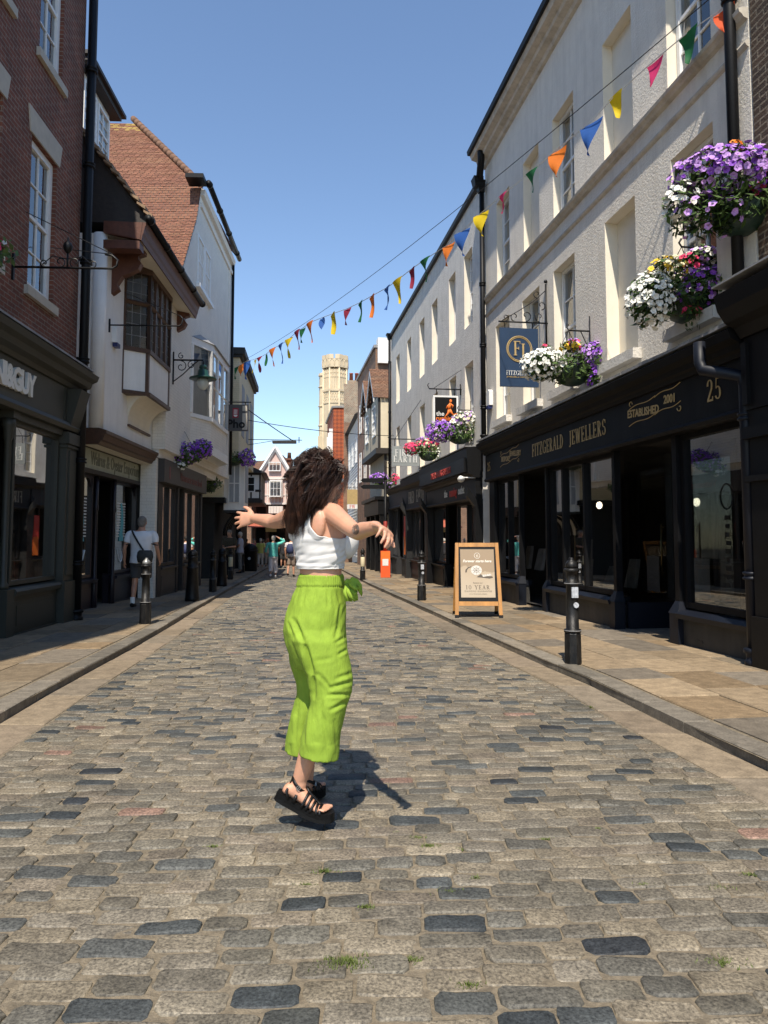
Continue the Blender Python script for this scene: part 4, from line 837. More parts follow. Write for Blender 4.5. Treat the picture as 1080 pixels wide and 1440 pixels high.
# gift shop front
r2 = r
mb = MB(); mb.box(-.1, 4.25, -.1, .3, 2.58, 3.0); mb.build('fascia', simple('pale_sage_board', (.34, .35, .26), .6, .1, 4., stain=((.2, .2, .15), .3)), r)
mb = MB(); moulding(mb, -.12, 4.3, [(.1, 2.5), (-.14, 2.5), (-.15, 2.58), (.1, 2.58)]); mb.box(-.12, 4.3, -.12, -.05, 2.97, 2.989); mb.build('fascia_trim', M['dark_wood'], r)
text('Walrus & Oyster Emporium', simple('sage_letters', (.17, .175, .13), .6, .1), r, 2.1, -.106, 2.79, .36, .002, .78)
M['plum'] = simple('plum_black_paint', (.018, .014, .02), .4, .15, 8.)
shop_window(r, .0, .98, .52, 2.5, .0, (), 'plum', .06, arch=True); shop_window(r, 2.3, 3.95, .52, 2.5, .0, (), 'plum', .06, arch=True)
for a, b in ((-.1, 1.02), (2.25, 4.0)):
    mb = MB(); mb.box(a, b, .0, .2, -.6, .42); mb.box(a + .08, b - .08, -.012, 0, .02, .3); moulding(mb, a - .03, b + .03, [(.2, .42), (-.1, .42), (-.12, .48), (.2, .53)]); mb.box(a, b, -.04, 0, -.6, -.08); mb.build('stall_riser', M['plum'], r)
mb = MB(); mb.box(1.2, 2.15, .55, .6, -.4, 2.5); d = mb.build('door', M['plum'], r); g = MB(); g.poly([(1.3, .545, .4), (2.05, .545, .4), (2.05, .545, 2.3), (1.3, .545, 2.3)]); g.build('pane', M['shop_glass'], d)
for x in (1.1, 2.2, 4.05):
    mb = MB(); mb.lathe([(.06, -.4), (.06, .45), (.04, .5), (.035, 1.8), (.05, 1.84), (.05, 1.9), (.04, 1.94), (.045, 2.5)], (x, -.02, 0), 10); mb.build('column', M['plum'], r)
room(r, -.1, 4.2, .21, 3., -.3, 2.58)
M['teal'] = simple('faded_teal_card', (.1, .38, .45), .7, .1, 6.); M['stripe'] = simple('pale_stripe', (.6, .63, .62), .7, .1)
for x in (.45, 2.9):                                            # striped hanging with a teal seal shape in each window
    m2 = MB()
    for k in range(13): m2.box(x - .3, x + .3, .042, .045, 1.3 + .06 * k, 1.33 + .06 * k)
    m2.build('striped_card', M['stripe'], r)
    m2 = MB(); m2.prism([(x - .12, .036, 1.2), (x + .2, .036, 1.22), (x + .12, .036, 1.36), (x + .17, .036, 1.6), (x + .1, .036, 1.95), (x + .0, .036, 2.06), (x - .06, .036, 2.0), (x - .0, .036, 1.85), (x - .04, .036, 1.5), (x - .12, .036, 1.34)], (0, .004, 0)); m2.build('teal_seal', M['teal'], r)
    m2 = MB(); m2.tube([(x - .25 + .5 * k / 14, .04, 1.05 - .3 * sin(pi * k / 14)) for k in range(15)], .014, 6); m2.build('bead_string', M['stripe'], r)
mb = MB(); mb.box(4.3, XE, -.05, .3, -.6, 3.0); mb.build('end_pier', M['white_brick'], r)
alarm(WA, .78, 5.2, 'white alarm box on the white jettied wall beside the oriel', -JN)
mb = MB(); mb.box(-.4, .02, -.1, 3., -.6, 3.2); mb.build('party_wall', M['dark_wood'], r)

# ================================================================== the white painted brick house with the restaurant
p = ground_at(213, 841, .079)
PH = Facade((p.x, p.y), -.045, 'L', 'restaurant_house', 'tall white painted brick house with a clay tiled side and a restaurant below', 'building'); r = PH.root
UN = .25; XR = 8.9
mb = MB(); y = -UN
L0, L1, L2 = (1.25, 8.1), (2.9, 10.2), (3.35, 11.25)
front_ = [(-.05, 3.35), (XR, 3.35), (XR, 11.3), (L2[0] + .07, 11.3), (L1[0] + .07, L1[1]), (L0[0] + .07, L0[1] - .02), (-.05, 8.05)]
mb.prism([(a, y, b) for a, b in front_], (0, .3, 0)); mb.box(-.04, XR - .01, .06, 6., 3.36, 8.05); mb.box(3.4, XR - .01, .06, 6., 8.052, 11.25)
mb.build('wall', M['white_brick'], r)
mb = MB(); moulding(mb, 3.35, XR, [(y, 10.75), (y - .05, 10.75), (y - .06, 10.85), (y, 10.86)]); moulding(mb, 3.35, XR, [(y, 11.1), (y - .1, 11.1), (y - .14, 11.25), (y, 11.3)]); mb.box(XR - .6, XR - .5, y - .04, y, 3.4, 10.75); mb.build('plaster_band', M['white_wall'], r)
mb = MB(); mb.tube([(3.2, y - .25, 11.4), (XR + .15, y - .25, 11.4)], .08, 10)
for x in (3.3, 5., 6.7, 8.4): mb.tube([(x, y - .25, 11.4), (x + .08, y - .25, 11.4)], .1, 10)
mb.box(2.7, 3.25, y - .2, y + .3, 11.3, 11.42); mb.build('gutter', M['black_paint'], r)
mb = MB(); mb.tube([(XR - .05, y - .06, 3.5), (XR - .05, y - .06, 11.2)], .05, 8); mb.build('rain_pipe', M['black_paint'], r)
# tiled slope on the near side (hipped end facing down the street) and main roof
mb = MB(); _x, RG = PH.sz(192, 174, -2.3)
A = (L0[0], y, L0[1]); B = (L1[0], y, L1[1]); Cc = (L2[0], y - .02, L2[1] + .1)
BA = (L0[0] + .3, 6.5, L0[1]); BB = (L1[0] + .3, 6.5, L1[1]); BC = (L2[0] + .3, 6.5, L2[1] + .1)
add_tiles(mb, BA, A, B, BB); add_tiles(mb, BB, B, Cc, BC)
T1 = (_x, 2.3, RG); T2 = (_x, 6.5, RG)
add_tiles(mb, BC, Cc, T1, T2, lichen=.45)
add_tiles(mb, Cc, (XR, y - .2, 11.4), (XR, 2.3, RG), T1)
mb.build('roof', M['tile'], r)
mb = MB(); mb.poly([A, B, BB, BA][::-1]); mb.poly([B, Cc, BC, BB][::-1]); mb.poly([Cc, T1, T2, BC][::-1]); mb.poly([Cc, (XR, y, 11.3), (XR, 2.3, RG), T1][::-1])
mb.build('roof_boards', M['dark_wood'], r)
mb = MB()
for k in range(20):                                             # hip tiles
    f = k / 19; q = Vector(Cc).lerp(Vector(T1), f) + Vector((0, 0, .06)); mb.tube([q, q + (Vector(T1) - Vector(Cc)).normalized() * .27], [.105, .095], 8)
mb.build('hip_tiles', simple('hip_tiles', (.16, .085, .05), .85, .3, 6., bump=.4), r)
w_ = sash(r, 3.05, 3.92, 8.4, 9.85, y - .03, 2, 2, fw=.07); w_ = sash(r, 4.02, 4.9, 8.4, 9.85, y - .03, 2, 2, fw=.07)
mb = MB(); mb.box(2.95, 5., y - .12, y, 8.28, 8.39); mb.build('sill', M['white_paint'], r)
# oriel bay
n1 = .62; A0, A1, B1, B0 = (2.6, -UN), (3.5, -n1), (6.1, -n1), (6.9, -UN)
def pband(z0, z1, g_, name, mat, par):
    mb = MB(); P = [(A0[0] - g_, A0[1]), (A1[0] - g_ * .4, A1[1] - g_), (B1[0] + g_ * .4, B1[1] - g_), (B0[0] + g_, B0[1])]; mb.prism([(a, b, z0) for a, b in P][::-1], (0, 0, z1 - z0)); return mb.build(name, M[mat], par)
ob = pband(3.85, 4.55, 0, 'oriel', 'white_brick', r); pband(3.6, 3.849, .06, 'base_moulding', 'white_paint', ob); pband(4.551, 4.66, .06, 'window_sill', 'white_paint', ob); pband(6.55, 6.75, .04, 'head', 'white_paint', ob); pband(4.661, 6.549, -.12, 'dark_room', 'curtain', ob)
mb = MB()
for (P, Q, k) in ((A0, A1, 1), (A1, B1, 3), (B1, B0, 1)):
    for i in range(k + 1):
        x = P[0] + (Q[0] - P[0]) * i / k; yy = P[1] + (Q[1] - P[1]) * i / k; w2 = .1 if i in (0, k) else .05; mb.box(x - w2, x + w2, yy - .04, yy + .04, 4.66, 6.55)
    mb.tube([(P[0], P[1], 5.6), (Q[0], Q[1], 5.6)], .035, 4)
mb.build('frame', M['white_paint'], ob)
mb = MB()
for (P, Q) in ((A0, A1), (A1, B1), (B1, B0)): mb.poly([(P[0], P[1] + .0, 4.66), (Q[0], Q[1] + .0, 4.66), (Q[0], Q[1] + .0, 6.55), (P[0], P[1] + .0, 6.55)])
mb.build('pane', M['glass'], ob)
mb = MB(); P = [(A0[0] - .06, -UN, 6.752), (A1[0], -n1 - .1, 6.752), (B1[0], -n1 - .1, 6.752), (B0[0] + .06, -UN, 6.752)]; mb.add(P + [(A1[0] + .15, -UN, 7.1), (B1[0] - .15, -UN, 7.1)], [(0, 1, 4), (1, 2, 5, 4), (2, 3, 5), (0, 3, 2, 1)]); mb.build('lead_roof', M['lead'], ob)
# restaurant front
M['taupe'] = simple('taupe_board', (.045, .038, .034), .55, .1, 5.)
mb = MB(); mb.box(.15, 5.2, -.2, .3, 2.6, 3.15); mb.build('fascia', M['taupe'], r)
text('Vietnamese street food', simple('dull_red_letters', (.16, .06, .05), .6, .1), r, 3.1, -.206, 2.84, .3, .002, .95)
mb = MB(); mb.box(.62, .72, -.206, -.2, 2.7, 3.0); mb.build('emblem', simple('dull_red', (.2, .05, .05), .6, .1), r)
mb = MB(); mb.box(.0, XR, -.1, .3, 3.16, 3.35); mb.build('beam', M['white_wall'], r)
mb = MB(); mb.box(-.05, .14, -.05, .3, -.7, 3.16); mb.build('end_pier', M['white_brick'], r)
shop_window(r, .6, 2.0, .6, 2.6, -.04, (1.25,), 'dark_wood', .07); shop_window(r, 2.9, 4.9, .6, 2.6, -.04, (3.85,), 'dark_wood', .07)
for a, b in ((.5, 2.05), (2.85, 5.0)):
    mb = MB(); mb.box(a, b, -.05, .2, -.7, .52); mb.box(a + .12, b - .12, -.062, -.05, .0, .36); moulding(mb, a - .02, b + .02, [(.2, .52), (-.11, .52), (-.12, .57), (.2, .61)]); mb.build('stall_riser', M['taupe'], r)
for a, b in ((.14, .5), (2.05, 2.2), (2.72, 2.85), (5.0, 5.2)):
    mb = MB(); mb.box(a, b, -.08, .25, -.7, 2.598); mb.build('pilaster', M['dark_wood'], r)
mb = MB(); mb.box(2.2, 2.72, .5, .56, -.4, 2.6); mb.build('door', M['dark_wood'], r)
room(r, .2, 5.1, .21, 3.2, -.5, 2.6)
mb = MB(); mb.box(5.25, XR, .9, 1.0, -.7, 3.2); mb.box(5.2, 5.24, .25, 1., -.7, 3.2); mb.build('passage_wall', M['black_void'], r)
mb = MB(); mb.box(6.3, 7.2, .82, .88, -.5, 1.7); mb.box(6.38, 7.12, .79, .82, .1, .8); mb.box(6.38, 7.12, .79, .82, .9, 1.55); mb.build('door', simple('oxblood_paint', (.05, .012, .01), .4, .2), r)

# ================================================================== the cream house beyond it
DP = 27.
def wx(u, d): return (u - 540) / FPX * d
CR = Facade((wx(313, DP), DP), -.1, 'L', 'cream_house', 'cream painted brick house beyond the white restaurant house', 'building'); r = CR.root
mb = MB(); mb.box(.0, 7., .0, 5., 2.75, 4.3); mb.box(-.02, 7., -.55, 5., 4.302, 8.1); mb.build('wall', M['cream_brick'], r)
mb = MB(); mb.box(-.2, 7.1, -.75, 5., 8.1, 8.35); mb.box(-.12, 7.05, -.65, 5., 8.0, 8.099); mb.build('parapet', M['charcoal'], r)
mb = MB(); mb.box(-.1, 7., .3, 5., -.8, 2.74); mb.build('shop_wall', M['black_void'], r)
mb = MB(); mb.box(-.25, 7., -.1, 5., 2.55, 2.747); mb.build('shop_cornice', M['black_paint'], r)
bp = [(.3, 0), (.35, -.75), (2.0, -.75), (2.3, 0)]
def cband(z0, z1, g_, name, mat, par):
    mb = MB(); P = [(bp[0][0] - g_, bp[0][1]), (bp[1][0] - g_, bp[1][1] - g_), (bp[2][0] + g_, bp[2][1] - g_), (bp[3][0] + g_, bp[3][1])]; mb.prism([(a, b, z0) for a, b in P][::-1], (0, 0, z1 - z0)); return mb.build(name, M[mat], par)
ob = cband(2.3, 4.29, 0, 'bay', 'pale_grey' if 'pale_grey' in M else 'white_wall', r); cband(2.2, 2.299, .05, 'bay_base', 'charcoal', ob)
mb = MB(); mb.box(.29, .32, -.56, -.2, 2.6, 4.0); mb.box(.6, 1.7, -.765, -.74, 2.6, 4.); mb.build('bay_window', M['curtain'], ob)
mb = MB(); mb.box(.27, .285, -.4, -.36, 2.6, 4.0); mb.box(.27, .285, -.56, -.2, 3.28, 3.32); mb.box(.26, .286, -.6, -.56, 2.55, 4.05); mb.box(.26, .286, -.2, -.16, 2.55, 4.05); mb.build('bay_frame', M['white_paint'], ob)
mb = MB(); mb.box(1., 2., -.57, -.54, 5.2, 7.2); mb.box(3., 4., -.57, -.54, 5.2, 7.2); mb.box(5., 6., -.57, -.54, 5.2, 7.2); mb.build('upper_window', M['curtain'], r)
for k in range(4):                                              # black ribs of the coved jetty under the bay
    mb = MB(); x = .35 + k * .55; mb.tube([(x, -.03 - .75 * (1 - cos(a * pi / 16)), 1.35 + .9 * sin(a * pi / 16)) for a in range(9)], .06, 6); mb.build('rib', M['black_paint'], r)
mb = MB(); mb.rings([[(x, -.0 - .75 * (1 - cos(a * pi / 16)), 1.37 + .9 * sin(a * pi / 16)) for a in range(9)] for x in (.3, 2.2)], 0, False, True, False); mb.build('cove', M['smooth_cream'], r)
# ================================================================== the old houses further along on the right
M['cream_plaster'] = simple('cream_plaster', (.66, .58, .42), .85, .07, 3., .2, 20., stain=((.45, .38, .27), .3))
M['white_board'] = simple('white_weatherboard', (.68, .68, .66), .7, .05, 4.)
M['flint'] = brick('flint_and_brick_rubble', (.3, .25, .19), (.24, .13, .085), (.33, .29, .22), .16, .09, .02)
M['bath'] = simple('golden_limestone', (.58, .48, .33), .85, .12, .9, .4, 6., stain=((.36, .29, .2), .35))
M['pink'] = simple('pale_pink_plaster', (.62, .45, .4), .85, .05, 4.)
M['pink_white'] = simple('off_white_timber', (.66, .6, .55), .7, .05, 6.)
def far_roof_cols(): return [(.17, .085, .05), (.2, .11, .065), (.13, .07, .045), (.15, .09, .06)]
TJ = Facade((wx(532, 32.4), 32.4), -.1485, 'R', 'gabled_house', 'cream plastered house with two tile hung gables leaning over the street', 'building'); r = TJ.root
TJL = 5.2
mb = MB(); mb.box(-TJL, 0, 0, 5, 5.25, 7.6); mb.box(-TJL + .02, -.12, .3, 5, 3.0, 5.0); mb.box(-TJL, -.2, .45, 5, -1., 2.99); mb.build('wall', M['cream_plaster'], r)
mb = MB(); mb.box(-TJL - .05, .08, -.12, 5, 5.0, 5.248); mb.box(-.09, .012, -.012, .1, 5.25, 7.6); mb.box(-2.65, -2.55, -.012, .02, 5.25, 7.6); mb.box(-TJL, -TJL + .1, -.012, .02, 5.25, 7.6); mb.box(-.2, -.1, .285, .4, 3., 5.); mb.build('timber_frame', M['dark_wood'], r)
for k in range(2):
    x0, x1 = -2.6 * (k + 1), -2.6 * k; xm = (x0 + x1) / 2
    g = MB(); g.prism([(x0, .0, 7.62), (x1, .0, 7.62), (xm, 0, 9.0)], (0, .25, 0)); g.build('gable', M['charcoal'], r)
    t_ = MB(); add_tiles(t_, (x1 + .12, -.25, 7.5), (x1 + .12, 5, 7.5), (xm, 5, 9.1), (xm, -.25, 9.1), .11, .17, far_roof_cols()); add_tiles(t_, (x0 - .12, 5, 7.5), (x0 - .12, -.25, 7.5), (xm, -.25, 9.1), (xm, 5, 9.1), .13, .2, far_roof_cols()); t_.build('roof', M['tile'], r)
    b = MB()
    for xa in (x0 - .1, x1 + .1): b.hexa([(xa, -.24, 7.3), (xa, -.2, 7.3), (xm, -.2, 8.85), (xm, -.24, 8.85)], [(xa, -.24, 7.5), (xa, -.2, 7.5), (xm, -.2, 9.05), (xm, -.24, 9.05)])
    b.build('bargeboard', M['white_paint'], r)
    sash(r, xm - .55, xm + .55, 5.9, 7.3, -.05, 3, 2, curtain=False)
front_x = -TJL
mb = MB(); mb.box(-TJL, -.1, .0, .5, 2.3, 2.95); mb.box(-TJL, -.05, -.15, .5, 2.95, 3.1); mb.build('shop_fascia', M['black_paint'], r)
mb = MB()
for x in (-TJL, -3.6, -1.9, -.35): mb.box(x, x + .2, .1, .4, -1., 2.3)
mb.build('shop_posts', M['black_paint'], r)
shop_window(r, -TJL + .2, -3.6, .2, 2.3, .25, (), 'black_paint'); shop_window(r, -1.7, -.35, .2, 2.3, .25, (), 'black_paint')
TB = Facade((wx(528, 38.), 38.), -.1485, 'R', 'brick_house', 'tall brown brick building behind the cream gables with a white chimney', 'building'); r = TB.root
mb = MB(); mb.box(-8.4, 0, 0, 6., -1, 11.25); mb.build('wall', M['far_brick'], r)
mb = MB(); mb.box(-8.5, .05, -.1, 6., 11.25, 11.4); mb.build('coping', M['lead'], r)
c = MB(); c.box(-.45, .2, .1, .9, 10.4, 11.75); c.build('chimney', M['white_wall'], r)
for x in (-2.2, -4.8, -7.2): sash(r, x, x + 1., 7.6, 9.4, -.04, 2, 2, curtain=False); sash(r, x, x + 1., 4.6, 6.4, -.04, 2, 2, curtain=False)
WB = Facade((wx(505, 46.8), 46.8), -.12, 'R', 'boarded_house', 'white weatherboarded house further along the right of the street', 'building'); r = WB.root
mb = MB()
for k in range(46):
    z = 0 + .2 * k; mb.prism([(-10.5, -.045, z), (-10.5, 0, z + .2), (-10.5, .3, z + .2), (-10.5, .3, z)], (10.5, 0, 0))
mb.box(-10.49, -.01, .31, 6, -1, 9.2); mb.build('wall', M['white_board'], r)
mb = MB(); mb.box(-.1, .06, -.1, .3, -.5, 9.4); mb.build('corner_board', M['white_paint'], r)
mb = MB(); mb.prism([(-10.5, -.3, 9.21), (-10.5, 2.8, 11.), (-10.5, 6, 9.21)], (10.6, 0, 0)); mb.build('roof', M['slate'], r)
for x in (-2.5, -5.5, -8.5): sash(r, x, x + 1.1, 6.2, 7.9, -.08, 2, 2, curtain=False); sash(r, x, x + 1.1, 3.4, 5.2, -.08, 2, 2, curtain=False)
FL = empty('rubble_gable', (wx(494, 58.), 58., 0)); tag(FL, 'flint and brick gable with two red chimney pots beside the stone turret', 'building')
mb = MB(); w0, w1 = wx(483, 58) - wx(494, 58), wx(512, 58) - wx(494, 58)
pts = [(w0, 0, -1), (w1, 0, -1), (w1, 0, 14.4), (w1 - .3, 0, 14.2), (w1 - .6, 0, 13.7), (w0 + .5, 0, 13.5), (w0, 0, 13.55)]; mb.prism(pts, (0, 6, 0)); mb.build('wall', M['flint'], FL)
mb = MB(); mb.box(-.35, .65, 1., 1.6, 13.3, 14.05); ch = mb.build('chimney', M['flint'], FL)
for x in (-.1, .35):
    m2 = MB(); m2.lathe([(.16, 14.051), (.14, 14.6), (.17, 14.62), (.17, 14.68), (.12, 14.7)], (x, 1.3, 0), 10); m2.build('chimney_pot', simple('red_clay_pot', (.3, .09, .06), .8, .1), ch)
mb = MB(); mb.box(w0 + .1, w0 + .75, -1.4, -.01, -1, 10.2); mb.build('stair_wall', M['far_brick'], FL)
RD = empty('tile_hung_house', (wx(468, 62.), 62., 0)); tag(RD, 'narrow house hung with patterned red tiles and white dormers below the stone turret', 'building')
mt, t, b_, o_ = nt('diaper_red_tiles'); tc = N(t, 'ShaderNodeTexCoord'); mp = N(t, 'ShaderNodeMapping'); mp.inputs['Rotation'].default_value = (0, radians(45), 0); mp.inputs['Scale'].default_value = (1, 0, 1); t.links.new(tc.outputs['Object'], mp.inputs[0])
ck = N(t, 'ShaderNodeTexChecker', Scale=4.2); ck.inputs[1].default_value = (.36, .085, .03, 1); ck.inputs[2].default_value = (.22, .055, .025, 1); t.links.new(mp.outputs[0], ck.inputs[0]); t.links.new(ck.outputs[0], b_.inputs['Base Color']); b_.inputs['Roughness'].default_value = .85; M['diaper'] = mt
mb = MB(); w1 = wx(483, 62) - wx(468, 62); mb.prism([(0, 0, -1), (w1, 0, -1), (w1, 0, 12.3), (0, 0, 12.3)], (-1.2, 9, 0)); mb.build('wall', M['diaper'], RD)
mb = MB(); mb.prism([(-.08, -.1, 12.31), (w1 + .05, -.1, 12.31), (w1 + .05, -.1, 12.5), (-.12, -.1, 12.45)], (-1.3, 9.2, 0)); mb.build('roof_edge', M['lead'], RD)
for k in range(3):
    m2 = MB(); x = -.05 - .3 * k; y = .6 + 2.6 * k; m2.box(x - .35, x + .05, y, y + 1.2, 7., 10.6); m2.build('dormer', M['white_paint'], RD)
mb = MB(); mb.prism([(-.62, .3, -1), (-.15, .3, -1), (-.15, .3, 9.), (-.62, .3, 7.4)], (-1.2, 9, 0)); mb.build('lower_wall', M['cream_plaster'], RD)
# ------------------------------------------------------------------ the stone turret
DT = 76.; tx = wx(470.5, DT); TR = 18.5 / FPX * DT
TW_ = empty('stone_turret', (tx, DT, 0)); tag(TW_, 'tall octagonal cathedral gate turret of golden stone with battlements', 'tower')
def octo(rad, z0, z1, mb, off=pi / 8): mb.rings([[(rad * cos(off + k * pi / 4), rad * sin(off + k * pi / 4), z) for k in range(8)] for z in (z0, z1)], 0, True, False)
Z = lambda v: (755 - v) / FPX * DT + CH
mb = MB(); octo(TR * .95, -1, Z(520), mb); mb.build('shaft', M['bath'], TW_)
mb = MB()
for v0, v1, k in ((517, 513, 1.06), (548, 551, 1.03), (566, 568, 1.), (530, 531, .985)): octo(TR * k, Z(v1) if v1 > v0 else Z(v0), Z(v0) if v1 > v0 else Z(v1), mb)
for i in range(8):
    a = pi / 8 + i * pi / 4; x, y = TR * .96 * cos(a), TR * .96 * sin(a); mb.tube([(x, y, -1), (x, y, Z(515))], .09, 6)
mb.build('bands', M['bath'], TW_)
mb = MB(); octo(TR * 1.06, Z(513), Z(505), mb)
for i in range(8):
    for f in (-.27, .27):
        a = i * pi / 4; ca, sa = cos(a), sin(a); ap = TR * 1.06 * cos(pi / 8); cx, cy = ap * ca - f * 1.1 * sa * TR * .8, ap * sa + f * 1.1 * ca * TR * .8
        w = .17 * TR
        q = [(cx - w * -sa - .2 * ca, cy - w * ca - .2 * sa), (cx + w * -sa - .2 * ca, cy + w * ca - .2 * sa), (cx + w * -sa + .02 * ca, cy + w * ca + .02 * sa), (cx - w * -sa + .02 * ca, cy - w * ca + .02 * sa)]
        mb.hexa([(x, y, Z(505.2)) for x, y in q], [(x, y, Z(499)) for x, y in q])
mb.build('battlements', M['bath'], TW_)
mb = MB()
for i in range(8):                                              # blind tracery: little pointed arches in tiers
    a = i * pi / 4; ca, sa = cos(a), sin(a); ap = TR * .95 * cos(pi / 8) + .01
    for v, n, hh in ((509, 2, .42), (521, 3, .3), (527, 3, .3), (556, 4, .25), (564, 4, .25)):
        ap2 = ap + (.14 if v < 512 else 0)
        for k in range(n):
            t0 = (k + .5) / n - .5; W_ = TR * .74 / n * .42
            def Q(s_, z): return (ap2 * ca - (t0 * TR * .74 + s_) * sa, ap2 * sa + (t0 * TR * .74 + s_) * ca, z)
            zz = Z(v); mb.tube([Q(-W_, zz - hh), Q(-W_, zz), Q(0, zz + hh * .7), Q(W_, zz), Q(W_, zz - hh)], .035, 4)
    for k in (-.25, 0, .25):
        mb.tube([(ap * ca - k * TR * .74 * sa, ap * sa + k * TR * .74 * ca, Z(548)), (ap * ca - k * TR * .74 * sa, ap * sa + k * TR * .74 * ca, Z(530))], .035, 4)
mb.build('tracery', M['bath'], TW_)
mb = MB(); q = (wx(450, DT) - tx, 1.); mb.lathe([(.55, -1), (.5, Z(525)), (.62, Z(524)), (.55, Z(520)), (.3, Z(519))], (q[0] + .25, q[1], 0), 8, smooth=False)
for v in (540, 568, 596): mb.lathe([(.5, Z(v + 1.5)), (.62, Z(v + .5)), (.62, Z(v - .5)), (.5, Z(v - 1.5))], (q[0] + .25, q[1], 0), 8, smooth=False)
mb.build('stair_turret', M['bath'], TW_)
mb = MB(); mb.box(wx(446, DT) - tx, wx(452, DT) - tx, .3, 2., -1, Z(612)); mb.box(wx(443, DT) - tx, wx(460, DT) - tx, .5, 2., -1, Z(645)); mb.build('gate_wall', M['bath'], TW_)

# ================================================================== the houses that close the street
DE = 46.; ex0 = wx(387, DE)
E_ = empty('timbered_house', (ex0, DE, 0)); tag(E_, 'pale pink timbered house with a steep white gable closing the street', 'building')
def zz(v, d=DE): return (755 - v) / FPX * d + CH
def xx(u): return wx(u, DE) - ex0
mb = MB(); mb.box(xx(352), xx(420), 0, 5., zz(708), zz(672)); mb.prism([(xx(361), -.1, zz(673)), (xx(411), -.1, zz(673)), (xx(387), -.1, zz(633))], (0, 3., 0)); mb.build('wall', M['pink'], E_)
mb = MB()
for u in range(356, 420, 5): mb.box(xx(u) - .035, xx(u) + .035, -.03, .0, zz(707), zz(673))
mb.box(xx(352), xx(420), -.06, .0, zz(709.5), zz(707)); mb.box(xx(352), xx(420), -.04, .0, zz(697), zz(695.5)); mb.box(xx(358), xx(414), -.16, .0, zz(674), zz(671))
mb.build('timber_frame', M['pink_white'], E_)
mb = MB(); a = (xx(359), -.2, zz(675)); b = (xx(387), -.2, zz(630)); c = (xx(414), -.2, zz(675))
for p_, q_ in ((a, b), (b, c)): mb.tube([p_, q_], .13, 4)
mb.tube([(b[0], -.2, zz(634)), (b[0], -.2, zz(625))], .03, 5); mb.build('bargeboard', M['white_paint'], E_)
sash(E_, xx(378), xx(395), zz(663), zz(650), -.3, 3, 1, fw=.05, meet=False, curtain=False); sash(E_, xx(380), xx(396), zz(699), zz(676), -.4, 3, 2, fw=.05, meet=False, curtain=False)
mb = MB(); mb.box(xx(378.5), xx(397.5), -.24, .0, zz(700), zz(675)); mb.build('bay_box', M['pink_white'], E_)
mb = MB(); add_tiles(mb, (xx(361), -.1, zz(671)), (xx(361), 5, zz(671)), (xx(387), 5, zz(632)), (xx(387), -.1, zz(632)), .14, .2, far_roof_cols()); add_tiles(mb, (xx(412), 5, zz(671)), (xx(412), -.1, zz(671)), (xx(387), -.1, zz(632)), (xx(387), 5, zz(632)), .14, .2, far_roof_cols())
add_tiles(mb, (xx(338), .8, zz(668)), (xx(380), .8, zz(668)), (xx(387), 4., zz(630)), (xx(346), 4., zz(640)), .14, .2, far_roof_cols()); add_tiles(mb, (xx(398), .6, zz(680)), (xx(462), .6, zz(690)), (xx(462), 5., zz(636)), (xx(398), 5., zz(644)), .14, .2, far_roof_cols())
mb.build('roof', M['tile'], E_)
mb = MB(); mb.box(xx(420.5), xx(462), .4, 5., zz(709), zz(690)); mb.build('side_wing', M['cream_plaster'], E_)
mb = MB(); mb.box(xx(340), xx(351.5), .6, 5., zz(709), zz(672)); mb.build('side_wing', M['brown_wood'], E_)
mb = MB(); mb.box(xx(395), xx(401), 2.5, 3.2, zz(660), zz(641)); mb.box(xx(394), xx(402), 2.4, 3.3, zz(641), zz(638)); mb.lathe([(.14, zz(638)), (.12, zz(630)), (.14, zz(629))], (xx(398), 2.8, 0), 8); mb.build('chimney', M['red_brick'], E_)
mb = MB(); mb.box(xx(350), xx(462), .9, 1.1, -1.2, zz(709)); mb.build('shop_wall', M['black_void'], E_)
mb = MB(); mb.box(xx(378), xx(398), -.1, .9, zz(722), zz(712)); 
for u in (380, 384, 388, 392, 396): mb.box(xx(u) - .05, xx(u) + .05, -.16, -.1, zz(722), zz(712))
mb.build('shop_bay', M['pink_white'], E_)
for u in (353, 372, 400, 425):
    m2 = MB(); m2.box(xx(u), xx(u) + .2, .5, .8, -1.2, zz(709)); m2.build('post', M['brown_wood'], E_)
m2 = MB(); m2.hexa([(xx(352), -.9, zz(742)), (xx(430), -.9, zz(742)), (xx(430), .85, zz(738)), (xx(352), .85, zz(738))], [(xx(352), -.88, zz(741)), (xx(430), -.88, zz(741)), (xx(430), .85, zz(728)), (xx(352), .85, zz(728))]); m2.build('awning', simple('faded_red_awning', (.35, .09, .05), .8, .15), E_)
m2 = MB(); m2.box(xx(377), xx(392), -.93, -.9, zz(748), zz(742)); m2.build('hanging_board', simple('ochre_board', (.35, .2, .05), .6), E_)
BH = empty('brick_gable', (wx(330, 58.), 58., 0)); tag(BH, 'dark brown brick house glimpsed between the grey house and the pink gable', 'building')
mb = MB(); mb.box(-4., 1.6, 0, 5, -1, 5.6); mb.build('wall', M['far_brick'], BH); mb = MB(); mb.prism([(-4.2, -.2, 5.61), (-4.2, 2.5, 7.6), (-4.2, 5.2, 5.61)], (6., 0, 0)); mb.build('roof', M['slate'], BH)
TH = Facade((wx(341.5, 38.), 38.), -.12, 'L', 'half_timbered_house', 'black and white half timbered house at the far left end of the street', 'building'); r = TH.root
zt = lambda v: (755 - v) / FPX * 38 + CH
mb = MB(); mb.box(0, 5., -.9, 4, zt(702), zt(664)); mb.build('wall', M['white_wall'], r)
mb = MB()
for x in (0.0, .45, .85): mb.box(-.015, .1, -.9 + x, -.82 + x, zt(702), zt(664))
for z in (zt(702), zt(690), zt(666)): mb.box(-.02, .1, -.91, .8, z - .06, z + .06)
